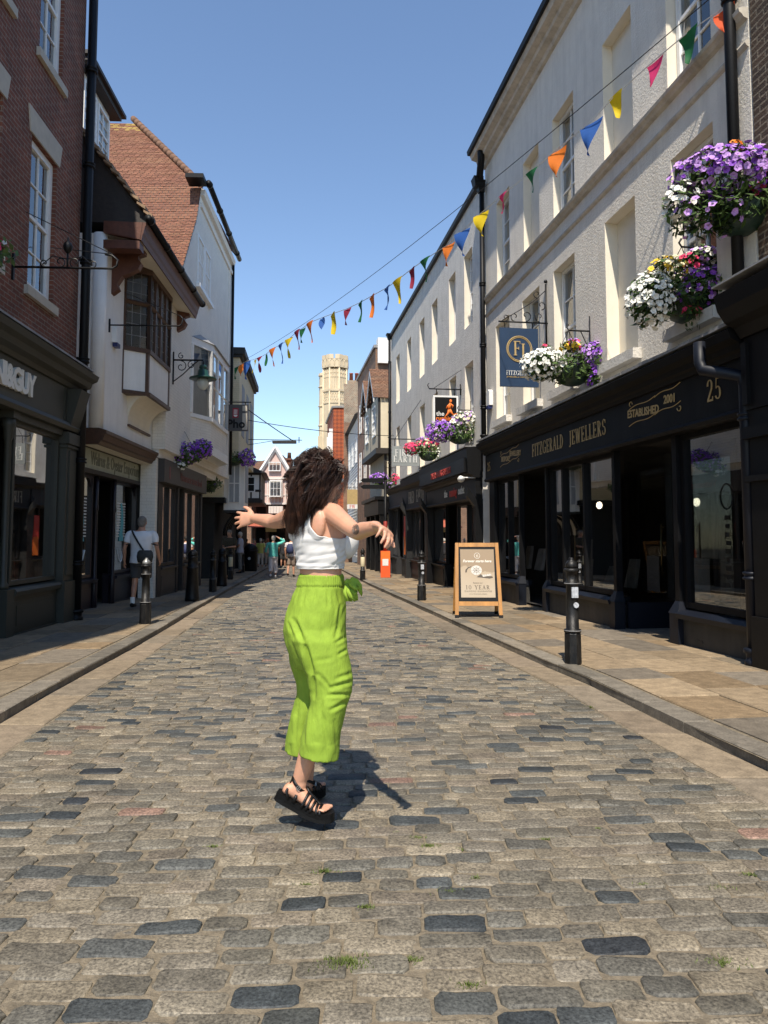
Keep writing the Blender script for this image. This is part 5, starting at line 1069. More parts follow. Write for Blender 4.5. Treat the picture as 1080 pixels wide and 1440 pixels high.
for x in (.6, 1.4, 2.2, 3., 3.8, 4.6): mb.box(x, x + .12, -.92, -.88, zt(702), zt(664))
mb.build('timber_frame', M['dark_wood'], r)
mb = MB(); mb.box(-.05, 0, -.62, -.18, zt(692), zt(670)); mb.build('window_frame', M['white_paint'], r); mb = MB(); mb.box(-.056, -.05, -.56, -.24, zt(690.5), zt(681.7)); mb.box(-.056, -.05, -.56, -.24, zt(680.8), zt(671.5)); mb.build('pane', M['black_void'], r)
mb = MB(); mb.prism([(-.3, -1.2, zt(665)), (-.3, 1.5, zt(635)), (-.3, 4, zt(665))], (5.5, 0, 0)); mb.build('roof', M['slate'], r)
mb = MB(); mb.box(.1, 5, .1, 4, -1., zt(703)); mb.build('shop_wall', M['black_void'], r); mb = MB(); mb.box(-.05, 5, -1.0, .1, zt(707), zt(702.5)); mb.build('jetty_beam', M['dark_wood'], r)
GH = Facade((wx(336, 34.2), 34.2), -.1, 'L', 'grey_house', 'narrow grey rendered house past the cream house with a white window', 'building'); r = GH.root
mb = MB(); mb.box(0, 3.7, .1, 5, 2.8, 8.6); mb.build('wall', M['stucco_grey'], r); mb = MB(); mb.box(0.01, 3.69, .5, 5, -1, 2.79); mb.build('shop_wall', M['black_void'], r); mb = MB(); mb.box(-.05, 3.75, -.2, 5, 8.6, 8.8); mb.build('parapet', M['charcoal'], r); mb = MB(); mb.box(0, 3.7, .05, .5, 2.3, 2.8); mb.build('shop_fascia', M['black_paint'], r)
sash(r, 1.2, 2.2, 5., 6.6, .06, 2, 2, curtain=False)
# ================================================================== bollards, posts and the pavement board
def solve_t(F, x, z, u, lo=-.5, hi=6.):
    """how far out from the facade a point at local x must be to appear at pixel column u"""
    best = None
    for k in range(400):
        t_ = lo + (hi - lo) * k / 399; q = F.w(x, -t_, z); d = q.y * cos(PITCH) + (q.z - CH) * sin(PITCH); uu = 540 + FPX * q.x / d
        if best is None or abs(uu - u) < best[0]: best = (abs(uu - u), t_)
    return best[1]
def on_ground(u, v, dz=KZ + .004): q = ground_at(u, v, dz); return q
M['steel'] = simple('worn_silver_paint', (.26, .26, .25), .4, .4, 20., metal=.5)
M['cream_band'] = simple('cream_band', (.6, .52, .34), .6, .08)
M['sticker'] = simple('pale_sticker', (.45, .47, .5), .5, .4, 40.)
M['chipped'] = simple('chipped_black_paint', (.007, .007, .0075), .42, .3, 14., .35, 60., stain=((.12, .11, .09), .22, (9, 9, 3)), spec=.3)
def bollard(u, v, label, h=1.08, k=1., kind='slim', group='black bollards along the kerb', bits=()):
    q = on_ground(u, v); rt = empty('bollard', q, U(0, 6)); tag(rt, label, 'bollard', group)
    if kind == 'slim':
        b = MB(); b.lathe([(.105 * k, -.02), (.1 * k, .3), (.095 * k, .31)], (0, 0, 0), 8, smooth=False); b.build('base', M['chipped'], rt)
        b = MB(); b.lathe([(.088 * k, .31), (.1 * k, .315), (.1 * k, .345), (.076 * k, .35), (.068 * k, h * .74), (.085 * k, h * .745), (.085 * k, h * .765), (.066 * k, h * .77), (.066 * k, h * .86), (.092 * k, h * .865), (.092 * k, h * .89), (.062 * k, h * .9)], (0, 0, 0), 18); b.build('shaft', M['chipped'], rt)
        b = MB(); b.lathe([(.062 * k, h * .9), (.075 * k, h * .91), (.07 * k, h * .94), (.05 * k, h * .965), (.025 * k, h * .98), (.03 * k, h * .99), (.02 * k, h)], (0, 0, 0), 16); b.build('cap', M['steel' if 'steel' in bits else 'chipped'], rt)
        b = MB(); b.lathe([(.102 * k, .33), (.102 * k, .338)], (0, 0, 0), 16); b.lathe([(.09 * k, h * .75), (.09 * k, h * .757)], (0, 0, 0), 16); b.build('worn_ring', M['lead'], rt)
        if 'sticker' in bits:
            b = MB(); b.hexa([(-.035, -.076, h * .62), (.035, -.076, h * .62), (.035, -.06, h * .62), (-.035, -.06, h * .62)], [(-.035, -.075, h * .72), (.035, -.075, h * .72), (.035, -.06, h * .72), (-.035, -.06, h * .72)]); b.prism([(.03 * cos(i * pi / 4) + .01, -.0765, h * .55 + .03 * sin(i * pi / 4)) for i in range(8)], (0, .01, 0)); o = b.build('sticker', M['sticker'], rt); rt.rotation_euler = (0, 0, .2)
        if 'band' in bits:
            b = MB(); b.lathe([(.082 * k, .46), (.085 * k, .465), (.08 * k, h * .72), (.075 * k, h * .725)], (0, 0, 0), 16); b.build('band', M['cream_band'], rt)
    else:
        b = MB(); b.lathe([(.16 * k, -.02), (.155 * k, .06), (.15 * k, .08), (.118 * k, h * .62), (.132 * k, h * .63), (.132 * k, h * .66), (.112 * k, h * .67), (.1 * k, h * .83), (.118 * k, h * .84), (.118 * k, h * .87)], (0, 0, 0), 18); b.build('shaft', M['black_iron'], rt)
        b = MB(); b.lathe([(.1 * k, h * .87), (.112 * k, h * .9), (.1 * k, h * .95), (.06 * k, h * .985), (.02 * k, h)], (0, 0, 0), 16); b.build('cap', M['black_iron'], rt)
bollard(806, 932, 'black bollard with two pale stickers in front of the jeweller window', 1.09, .88, bits=('sticker',))
bollard(593, 844, 'black bollard with a sticker standing left of the wooden pavement board', 1.1, .98, bits=('sticker',))
bollard(510, 815, 'slim far bollard with a cream band near the cream gabled houses', 1.1, .95, bits=('band',))
bollard(204, 877, 'slim chipped bollard with a silver cap beside the man in white', 1.02, .85, bits=('steel',))
bollard(270, 845, 'thick tapered black bollard in the shade left of the restaurant kerb', 1.12, 1.0, 'fat')
bollard(299, 832, 'slim dark bollard in the shade between two thick ones', 1.1, .95)
bollard(312, 824, 'thick black bollard in the shade past the slim one', 1.13, 1.0, 'fat')
bollard(324, 815, 'slim bollard with a pale band near the standing couple', 1.1, .95, bits=('band',))
bollard(341, 805, 'small far bollard by the black litter bin', 1.1, .95)
q = on_ground(352, 803); rt = empty('litter_bin', q); tag(rt, 'round black litter bin at the far left kerb', 'bin')
b = MB(); b.lathe([(.3, 0), (.31, .1), (.33, .9), (.36, .92), (.36, .98), (.34, 1.0)], (0, 0, 0), 18); b.build('body', M['black_paint'], rt)
b = MB(); b.lathe([(.34, 1.0), (.34, 1.05), (.25, 1.2), (.08, 1.27), (.02, 1.28)], (0, 0, 0), 18); b.build('hood', M['black_paint'], rt); b = MB(); b.prism([(.07 * cos(i * pi / 4), -.34, .6 + .07 * sin(i * pi / 4)) for i in range(8)], (0, .03, 0)); b.build('badge', M['sticker'], rt)
# finger post with an orange wrap
q = on_ground(542, 812); rt = empty('finger_post', q); tag(rt, 'black finger post with its foot wrapped in an orange and red cover', 'signpost')
b = MB(); b.tube([(0, 0, 0), (0, 0, 3.7)], .055, 10); b.lathe([(.055, 3.7), (.08, 3.73), (.03, 3.85), (.01, 3.9)], (0, 0, 0), 10); b.build('post', M['black_paint'], rt)
b = MB(); b.box(-.18, .18, -.16, .16, 0.01, 1.0); o = b.build('wrap', simple('orange_red_plastic', (.8, .1, .02), .5, .06), rt)
b = MB(); b.box(-.17, .17, -.166, -.161, .62, .98); b.build('orange_panel', M['orange'], o); b = MB(); b.box(-.11, .11, -.171, -.167, .45, .7); b.build('notice', M['white_letter'], o)
b = MB(); b.lathe([(.07, 1.01), (.075, 2.1), (.06, 2.12)], (0, 0, 0), 10); b.build('tape', simple('red_tape', (.28, .03, .02), .6, .1), rt)
for z in (3.35, 3.6):
    b = MB(); b.prism([(-.06, -.02, z), (-.85, -.02, z), (-.95, -.02, z + .08), (-.85, -.02, z + .16), (-.06, -.02, z + .16)][::-1], (0, .04, 0)); o = b.build('finger', M['black_paint'], rt)
# pavement board
q = on_ground(671, 866); rt = empty('pavement_board', q, radians(-2)); tag(rt, 'wooden framed pavement board with a ring advertisement on the right pavement', 'sign board')
W_, Hh, D_ = .37, 1.26, .34
for side, name in ((-1, 'front_frame'), (1, 'rear_frame')):
    b = MB(); f = lambda x, z, y0=0: (x, side * (D_ * (1 - z / Hh)) + y0, z)
    for sx in (-1, 1): x0, x1 = sorted((sx * W_ - .03 * sx, sx * W_ + .03 * sx)); b.hexa([f(x0, .04, -.02), f(x1, .04, -.02), f(x1, .04, .02), f(x0, .04, .02)], [f(x0 * .93, Hh, -.02), f(x1 * .93, Hh, -.02), f(x1 * .93, Hh, .02), f(x0 * .93, Hh, .02)])
    for z0, z1 in ((.2, .27), (Hh - .07, Hh - .001)):
        w0 = (W_ - .035) * (1 - .07 * z0 / Hh); w1 = (W_ - .035) * (1 - .07 * z1 / Hh); b.hexa([f(-w0, z0, -.018), f(w0, z0, -.018), f(w0, z0, .018), f(-w0, z0, .018)], [f(-w1, z1, -.018), f(w1, z1, -.018), f(w1, z1, .018), f(-w1, z1, .018)])
    o = b.build(name, M['oak'], rt)
    b = MB(); b.hexa([f(-.336, .272, -.008), f(.336, .272, -.008), f(.336, .272, .008), f(-.336, .272, .008)], [f(-.314, Hh - .072, -.008), f(.314, Hh - .072, -.008), f(.314, Hh - .072, .008), f(-.314, Hh - .072, .008)]); b.build('backing', M['black_paint'], o)
    b = MB(); 
    for sx in (-1, 1): b.hexa([f(sx * W_ - .034, 0, -.024), f(sx * W_ + .034, 0, -.024), f(sx * W_ + .034, 0, .024), f(sx * W_ - .034, 0, .024)], [f(sx * W_ - .034, .05, -.024), f(sx * W_ + .034, .05, -.024), f(sx * W_ + .034, .05, .024), f(sx * W_ - .034, .05, .024)])
    b.build('rubber_feet', M['black_paint'], o)
    if side < 0: ff = o
# the poster lies on the sloping front: built flat, then tilted
tilt = math.atan2(D_, Hh); PM = Matrix.Translation((0, -D_ * (1 - .76 / Hh) - .012, .76)) @ Matrix.Rotation(-tilt, 4, 'X')
def on_board(o): o.data.transform(PM); return o
mt, t, b_, o_ = nt('advert_paper'); tc = N(t, 'ShaderNodeTexCoord'); sp = N(t, 'ShaderNodeSeparateXYZ'); t.links.new(tc.outputs['Object'], sp.inputs[0])
n_ = N(t, 'ShaderNodeTexNoise', Scale=4., Detail=3.); mp = N(t, 'ShaderNodeMapping'); mp.inputs['Rotation'].default_value = (0, radians(35), 0); mp.inputs['Scale'].default_value = (1, 1, .25); t.links.new(tc.outputs['Object'], mp.inputs[0]); t.links.new(mp.outputs[0], n_.inputs['Vector'])
ma = N(t, 'ShaderNodeMath', operation='MULTIPLY_ADD'); t.links.new(n_.outputs['Fac'], ma.inputs[0]); ma.inputs[1].default_value = .35; t.links.new(sp.outputs[2], ma.inputs[2])
r_ = ramp(t, ma.outputs[0], [(.62, (.46, .38, .275)), (.98, (.42, .33, .225)), (1.04, (.26, .19, .115)), (1.35, (.31, .23, .145))]); t.links.new(r_.outputs[0], b_.inputs['Base Color']); b_.inputs['Roughness'].default_value = .35; M['advert'] = mt
b = MB(); b.box(-.29, .29, -.003, .003, -.44, .4); po = on_board(b.build('poster', M['advert'], ff))
M['ink'] = simple('grey_brown_ink', (.085, .066, .048), .6, .1); M['pale_ink'] = simple('pale_lettering', (.8, .76, .68), .6, .05)
def btext(fn, *a, **k): return on_board(fn(*a, **k))
btext(text, 'Forever starts here', M['pale_ink'], po, .0, -.005, .19, .062, .0015, 1., .001, shear=.25)
btext(roman, '10 YEAR', M['ink'], po, 0, -.004, -.265, .07, .95, .22, ext=.002)
btext(text, 'DIAMOND GUARANTEE', M['ink'], po, 0, -.005, -.335, .036, 0, 1.0, .001, space=1.25); btext(text, 'Receive our', M['ink'], po, 0, -.005, -.19, .034, 0, 1, .001); btext(text, 'on our fine jewellery collection', M['ink'], po, 0, -.005, -.38, .024, 0, 1, .001)
b = MB(); b.tube([(.048 * cos(i * pi / 12), -.005, .285 + .048 * sin(i * pi / 12)) for i in range(25)], .004, 5); on_board(b.build('emblem_ring', M['pale_ink'], po)); btext(roman, 'FJ', M['pale_ink'], po, .0, -.004, .285, .045, .7, .0, ext=.002)
b = MB()                                                        # a drawing of a diamond ring, flat on the poster
def flat(mb, pts, y, d=.0012): mb.prism([(x, y, z) for x, z in pts], (0, d, 0))
flat(b, [(-.21, -.01), (-.205, .04), (-.16, .085), (-.10, .1), (-.1, .085), (-.15, .07), (-.18, .035), (-.185, -.005)], -.006); flat(b, [(-.02, -.09), (.1, -.1), (.2, -.115), (.26, -.1), (.25, -.075), (.14, -.07), (.05, -.04)], -.0058)
on_board(b.build('ring_band', M['ink'], po))
b = MB(); flat(b, [(-.02 + .095 * cos(i * pi / 8), .03 + .085 * sin(i * pi / 8)) for i in range(16)], -.0064)
flat(b, [(.07, -.05), (.22, -.03), (.235, -.06), (.09, -.085)], -.0066); on_board(b.build('ring_stone', simple('silvery_print', (.62, .58, .52), .5, .25, 60.), po))
b = MB()
for i in range(8):
    a = i * pi / 4; b.tube([(-.02, -.0075, .03), (-.02 + .085 * cos(a), -.0075, .03 + .075 * sin(a))], .0022, 4)
b.tube([(-.02 + .045 * cos(i * pi / 8), -.0075, .03 + .04 * sin(i * pi / 8)) for i in range(17)], .0025, 4)
for i in range(5): b.tube([(.085 + .03 * i, -.0075, -.07 + .003 * i), (.095 + .03 * i, -.0075, -.045 + .003 * i)], .002, 4)
on_board(b.build('stone_facets', M['ink'], po))

# ================================================================== hanging signs on wrought iron brackets
def sign_root(F, x, z, name, label, cat='hanging sign'):
    q = F.w(x, 0, 0); rt = empty(name, (q.x, q.y, 0), atan2(F.ey.y, F.ey.x) + pi); tag(rt, label, cat); return rt
# in these roots local +x runs out over the street; for the right side the face seen from the camera is local +y -> text is mirrored by a turn
def face_text(fn, rt, cx, z, y, s, *a, **k):
    """lettering built round the origin, then turned to face the camera: s = +1 when local x runs to the camera's left"""
    o = fn(a[0], a[1], rt, 0, 0, 0, *a[2:], **k); o.data.transform(Matrix.Rotation(pi if s > 0 else 0, 4, 'Z')); o.data.transform(Matrix.Translation((cx, y, z))); return o
M['navy_sign'] = simple('navy_sign_board', (.015, .038, .085), .45, .08, 5.)
SX = FZ.s(770, 440); zt_, zb_ = FZ.z(770, 455), FZ.z(770, 545)
rt = sign_root(FZ, SX, 0, 'hanging_sign', 'navy jeweller hanging sign with a gold monogram and wrought iron bracket')
t0, t1 = solve_t(FZ, SX, 5.1, 756), solve_t(FZ, SX, 5.1, 703)
zs = zt_ - .12; zbm = zs - (t1 - t0) * 1.5
b = MB(); b.box(t0, t1, -.025, .025, zbm, zs); b.build('board', M['navy_sign'], rt)
b = MB(); b.tube([(-.0, 0, zt_), (t1 + .02, 0, zt_)], .016, 6); b.tube([(.03, 0, zt_ - .5), (.03, 0, zt_ + .75)], .018, 6); b.ell((.03, 0, zt_ + .8), .035, 8)
for k, (cx, cz, r_, sg) in enumerate([(.16, .12, .1, 1), (.12, .34, .09, -1), (.2, .55, .08, 1), (.42, .13, .11, -1), (.64, .1, .09, 1), (.82, .08, .07, -1)]): scroll(b, (cx, zt_ + cz), r_, -pi / 2, .9, 0, .009, sg)
b.tube([(.04, 0, zt_ + .62), (.25, 0, zt_ + .42), (.55, 0, zt_ + .22), (t1 - .05, 0, zt_ + .02)], .008, 5)
for x in (t0 + .1, t1 - .1): b.tube([(x, 0, zt_), (x, 0, zs)], .01, 5)
b.build('bracket', M['black_iron'], rt)
cx = (t0 + t1) / 2; H_ = zs - zbm
bo = rt
b = MB(); 
for rr in (.24, .215): b.tube([(cx + rr * cos(i * pi / 16), .028, zs - H_ * .36 + rr * sin(i * pi / 16)) for i in range(33)], .0075 if rr < .23 else .011, 5)
b.build('monogram_ring', M['gold'], rt)
face_text(roman, rt, cx + .05, zs - H_ * .35, .036, 1, 'F', M['gold'], .27, .8, .0); face_text(roman, rt, cx - .06, zs - H_ * .39, .036, 1, 'J', M['gold'], .27, .8, .0)
face_text(roman, rt, cx, zs - H_ * .77, .036, 1, 'FITZGERALD', M['white_letter'], .085, .72, .12); face_text(text, rt, cx, zs - H_ * .84, .03, 1, 'JEWELLERS of CANTERBURY', M['gold'], .04)
SX = RN.s(649, 548); zt_ = RN.z(649, 548); rt = sign_root(RN, SX, 0, 'hanging_sign', 'black hanging sign with an orange running figure in a white frame')
t0, t1 = solve_t(RN, SX, 5., 644), solve_t(RN, SX, 5., 609); zs = zt_ - .18; zbm = zs - (t1 - t0) * 1.3; cx = (t0 + t1) / 2
b = MB(); b.box(t0, t1, -.03, .03, zbm, zs); b.build('frame', M['white_paint'], rt); b = MB(); b.box(t0 + .05, t1 - .05, -.036, .036, zbm + .05, zs - .05); b.build('board', M['black_paint'], rt)
b = MB(); b.tube([(0, 0, zt_), (t1 + .1, 0, zt_)], .018, 6); b.tube([(.03, 0, zt_ - .15), (.03, 0, zt_ + .15)], .02, 6); b.tube([(t1 + .1, 0, zt_), (t1 + .15, 0, zt_ + .1), (t1 + .1, 0, zt_ + .16)], .012, 6); b.tube([(t1, 0, zt_), (.0, 0, zt_ + .55)], .008, 5)
for x in (t0 + .1, t1 - .1): b.tube([(x, 0, zt_), (x, 0, zs)], .012, 5)
b.build('bracket', M['black_iron'], rt)
b = MB(); kx = -1.; sc_ = (zs - zbm) * .5; bx0, bz0 = cx - .06, zs - .14 - sc_
def rp(*pts):
    b.tube([(bx0 - x * sc_, .04, bz0 + z * sc_) for x, z, _ in pts], [w * sc_ for _, _, w in pts], 6, 0, True, .35, (0, 1, 0))
b.ell((bx0 - .17 * sc_, .04, bz0 + .98 * sc_), (.085 * sc_, .008, .1 * sc_), 10); rp((.14, .86, .06), (.1, .68, .12), (.06, .45, .1)); rp((.08, .46, .1), (.02, .25, .08), (-.1, .1, .05), (-.22, -.02, .03), (-.1, -.06, .03)); rp((.1, .46, .1), (.22, .26, .075), (.32, .14, .05), (.55, .22, .04), (.6, .15, .02)); rp((.14, .82, .05), (-.02, .68, .045), (-.1, .52, .04)); rp((.16, .8, .05), (.32, .7, .045), (.26, .56, .035))
b.build('running_figure', M['orange'], rt)
for s_, mt_, f in (('the', 'white_letter', .54), ('running', 'orange', .4), ('outlet', 'white_letter', .26)):
    o = face_text(text, rt, 0, zbm + (zs - zbm) * (f - .1), .04, 1, s_, M[mt_], .17, .003); xm = max(v.co.x for v in o.data.vertices); o.data.transform(Matrix.Translation((t1 - .08 - xm, 0, 0)))
SX = RN.s(592, 620); zt_ = RN.z(592, 618); rt = sign_root(RN, SX, 0, 'hanging_sign', 'pale grey hanging sign with white roman lettering')
t0, t1 = solve_t(RN, SX, 4.5, 589), solve_t(RN, SX, 4.5, 551); zs = zt_ - .25; zbm = zs - (t1 - t0) * .72; cx = (t0 + t1) / 2
b = MB(); b.box(t0, t1, -.03, .03, zbm, zs); b.build('board', simple('pale_grey_board', (.24, .26, .26), .5, .05), rt)
b = MB(); b.tube([(0, 0, zt_), (t1 + .08, 0, zt_)], .018, 6); b.tube([(t1 + .08, 0, zt_), (t1 + .14, 0, zt_ + .05), (t1 + .08, 0, zt_ + .1)], .014, 6); b.tube([(0, 0, zt_ + 1.4), (t1 * .9, 0, zt_)], .008, 4)
for x in (t0 + .1, t1 - .1): b.tube([(x, 0, zt_), (x, 0, zs)], .012, 5)
b.build('bracket', M['black_iron'], rt)
face_text(roman, rt, cx, zs - (zs - zbm) * .33, .04, 1, 'FIRED', M['white_letter'], .22, .85, .14); face_text(roman, rt, cx, zs - (zs - zbm) * .66, .04, 1, 'EARTH', M['white_letter'], .22, .85, .14)
rt = sign_root(WB, -.3, 0, 'hanging_sign', 'small gold square hanging sign far along the right side')
zt_ = (755 - 688) / FPX * 46.8 + CH; b = MB(); b.box(.05, .75, -.03, .03, zt_ - .95, zt_); b.build('board', M['gold'], rt); b = MB(); b.box(.05, .75, -.03, .03, zt_ - 1.25, zt_ - .97); b.build('lower_board', M['white_letter'], rt); face_text(roman, rt, .4, zt_ - 1.1, .036, 1, 'FW', M['red_letter'], .22, .9); b = MB(); b.tube([(0, 0, zt_ + .1), (.85, 0, zt_ + .1)], .02, 5); b.tube([(.2, 0, zt_), (.2, 0, zt_ + .1)], .015, 5); b.tube([(.6, 0, zt_), (.6, 0, zt_ + .1)], .015, 5); b.build('bracket', M['black_iron'], rt)
# left side: empty sign brackets, the lamp and the restaurant's box sign
SX = TN.s(17, 375); zt_ = TN.z(17, 375)
rt = sign_root(TN, SX, 0, 'sign_bracket', 'empty wrought iron bracket with ball finial on the red brick wall', 'bracket'); t1 = solve_t(TN, SX, zt_, 158)
b = MB(); b.tube([(0, 0, zt_), (t1, 0, zt_), (t1 + .06, 0, zt_ + .04), (t1 + .07, 0, zt_ + .12), (t1, 0, zt_ + .18), (t1 - .1, 0, zt_ + .2)], .016, 6); b.box(0, .03, -.02, .02, zt_ - .18, zt_ + .18)
xm = t1 * .55; b.tube([(xm, 0, zt_), (xm, 0, zt_ + .22)], .014, 6); b.lathe([(.02, zt_ + .2), (.05, zt_ + .24), (.065, zt_ + .29), (.05, zt_ + .34), (.015, zt_ + .37), (.01, zt_ + .42)], (xm, 0, 0), 12)
for cx, cz, r_, sg in ((xm - .1, .08, .08, 1), (xm + .1, .08, .08, -1), (t1 * .32, .06, .06, -1), (t1 * .8, .06, .06, 1)): scroll(b, (cx, zt_ + cz), r_, -pi / 2, 1., 0, .008, sg)
b.tube([(t1 * .3, 0, zt_ + .04), (xm - .2, 0, zt_ + .16), (xm, 0, zt_ + .12), (xm + .2, 0, zt_ + .16), (t1 * .8, 0, zt_ + .04)], .008, 5)
b.build('arm', M['black_iron'], rt)
b = MB(); b.tube([(t1, .0, zt_ + .2), (0.02, 1.2, zt_ + .75)], .006, 4); b.tube([(t1, .0, zt_ + .2), (0.02, .3, zt_ + .9)], .006, 4); b.build('stay', M['black_iron'], rt)
SX = WA.s(153, 457, JN); zt_ = WA.z(153, 457, JN)
rt = sign_root(WA, SX, 0, 'sign_bracket', 'plain straight iron bracket across the oriel window', 'bracket'); t1 = solve_t(WA, SX, zt_, 256)
b = MB(); b.tube([(JN, 0, zt_), (t1 - .05, 0, zt_), (t1, 0, zt_ + .04), (t1 + .02, 0, zt_ + .14), (t1 - .04, 0, zt_ + .2)], .015, 6); b.box(JN, JN + .03, -.015, .015, zt_ - .14, zt_ + .12); b.tube([(t1 * .75, 0, zt_ - .1), (t1 * .75, 0, zt_)], .012, 5); b.build('arm', M['black_iron'], rt)
b = MB(); b.tube([(t1 - .04, 0, zt_ + .2), (JN, .9, zt_ + .95)], .006, 4); b.build('stay', M['black_iron'], rt)
M['lamp_green'] = simple('dark_green_enamel', (.012, .05, .035), .35, .15, 8.); M['frost'] = simple('frosted_glass', (.55, .58, .55), .15, .05)
SX = PH.s(243, 515, UN); zt_ = PH.z(243, 506, UN)
rt = sign_root(PH, SX, 0, 'street_lamp', 'dark green street lamp on a scrolled bracket on the white brick wall', 'street lamp'); t1 = solve_t(PH, SX, zt_, 286)
b = MB(); b.tube([(UN, 0, zt_), (t1, 0, zt_), (t1, 0, zt_ - .15)], .022, 6); b.box(UN, UN + .03, -.02, .02, zt_ - .6, zt_ + .2)
for cx, cz, r_, sg in ((.2, -.16, .14, -1), (.2, .1, .08, 1), (.45, -.12, .1, 1)): scroll(b, (UN + cx, zt_ + cz), r_, pi / 2, 1.1, 0, .011, sg)
b.tube([(UN, 0, zt_ - .55), (UN + .25, 0, zt_ - .35), (UN + .5, 0, zt_ - .1), (t1 - .1, 0, zt_)], .014, 6); b.build('bracket', M['black_iron'], rt)
b = MB(); b.lathe([(.06, zt_ - .12), (.09, zt_ - .14), (.1, zt_ - .2), (.07, zt_ - .22), (.12, zt_ - .25), (.14, zt_ - .38), (.32, zt_ - .44), (.33, zt_ - .47), (.14, zt_ - .46)], (t1, 0, 0), 20); b.build('shade', M['lamp_green'], rt)
b = MB(); b.lathe([(.13, zt_ - .47), (.15, zt_ - .55), (.13, zt_ - .64), (.07, zt_ - .72), (.01, zt_ - .74)], (t1, 0, 0), 16); b.build('globe', M['frost'], rt)
SX = PH.s(312, 590, UN); zt_ = PH.z(312, 566, UN) 
SX = 8.0; q = PH.w(SX, -UN, 0); zt_ = (755 - 568) / FPX * q.y + CH
rt = sign_root(PH, SX, 0, 'box_sign', 'dark box sign with a red emblem projecting from the restaurant house', 'hanging sign'); t1 = solve_t(PH, SX, zt_, 349); t0 = solve_t(PH, SX, zt_, 315)
b = MB(); b.box(t0, t1, -.08, .08, zt_ - .9, zt_); b.build('box', simple('mid_grey_panel', (.075, .072, .07), .5, .06), rt)
w_ = t1 - t0; b = MB(); b.box(t0 + w_ * .38, t0 + w_ * .62, -.09, -.081, zt_ - .46, zt_ - .12); b.build('emblem_panel', simple('crimson_panel', (.32, .015, .03), .5), rt)
b = MB()
for k in range(3): b.box(t0 + w_ * (.43 + .055 * k), t0 + w_ * (.455 + .055 * k), -.096, -.091, zt_ - .34, zt_ - .17)
b.prism([(t0 + w_ * .5 + w_ * .08 * cos(pi + i * pi / 8), -.096, zt_ - .36 + w_ * .08 * sin(pi + i * pi / 8)) for i in range(9)], (0, .005, 0)); b.build('emblem', M['white_letter'], rt)
b = MB(); b.box(t1 - w_ * .22, t1 - .02, -.086, -.081, zt_ - .87, zt_ - .3); b.box(t1 - w_ * .22, t1 - .02, -.086, -.081, zt_ - .22, zt_ - .04); b.build('pale_panel', M['stone_trim'], rt)
face_text(text, rt, t0 + w_ * .52, zt_ - .68, -.09, -1, 'Pho', M['black_paint'], .4, .012)
b = MB(); b.tube([(UN, 0, zt_ + .1), (t1 + .1, 0, zt_ + .1)], .02, 5); b.tube([(t0 + .1, 0, zt_), (t0 + .1, 0, zt_ + .1)], .015, 5); b.tube([(t1 - .1, 0, zt_), (t1 - .1, 0, zt_ + .1)], .015, 5); b.build('bracket', M['black_iron'], rt)

# ================================================================== hanging baskets
def petal(name, c): return simple(name, c, .6, .22, 25., spec=.3)
FC = {'purple': petal('purple_petals', (.23, .065, .48)), 'lilac': petal('lilac_petals', (.46, .26, .62)), 'white': petal('white_petals', (.74, .74, .68)), 'pink': petal('pink_petals', (.70, .05, .15)), 'yellow': petal('yellow_petals', (.75, .50, .04)), 'orange': petal('orange_petals', (.8, .22, .02)), 'cream': petal('cream_petals', (.72, .66, .42))}
M['leaf'] = simple('basket_leaves', (.055, .10, .02), .55, .45, 20.); M['bowl'] = simple('dark_green_bowl', (.014, .035, .022), .5, .15, 8., .2, 30.)
def flower(mb, c, n, r):
    n = n.normalized(); a = n.orthogonal().normalized(); b = n.cross(a); th = U(0, 6.28)
    if R() < .12: r *= .55
    base = c - n * r * .45; rim = []; cup = U(.0, .25)
    for i in range(10):
        q = r * (1.0 if i % 2 else .82) * U(.9, 1.1); an = th + i * pi / 5; rim.append(c + (a * cos(an) + b * sin(an)) * q + n * (-cup * r * .5 if i % 2 else 0))
    mid = [c + (a * cos(th + i * pi / 5) + b * sin(th + i * pi / 5)) * r * .35 - n * r * .12 for i in range(10)]
    mb.add(rim + mid + [base], [(i, (i + 1) % 10, 10 + (i + 1) % 10, 10 + i) for i in range(10)] + [(10 + i, 10 + (i + 1) % 10, 20) for i in range(10)], 0)
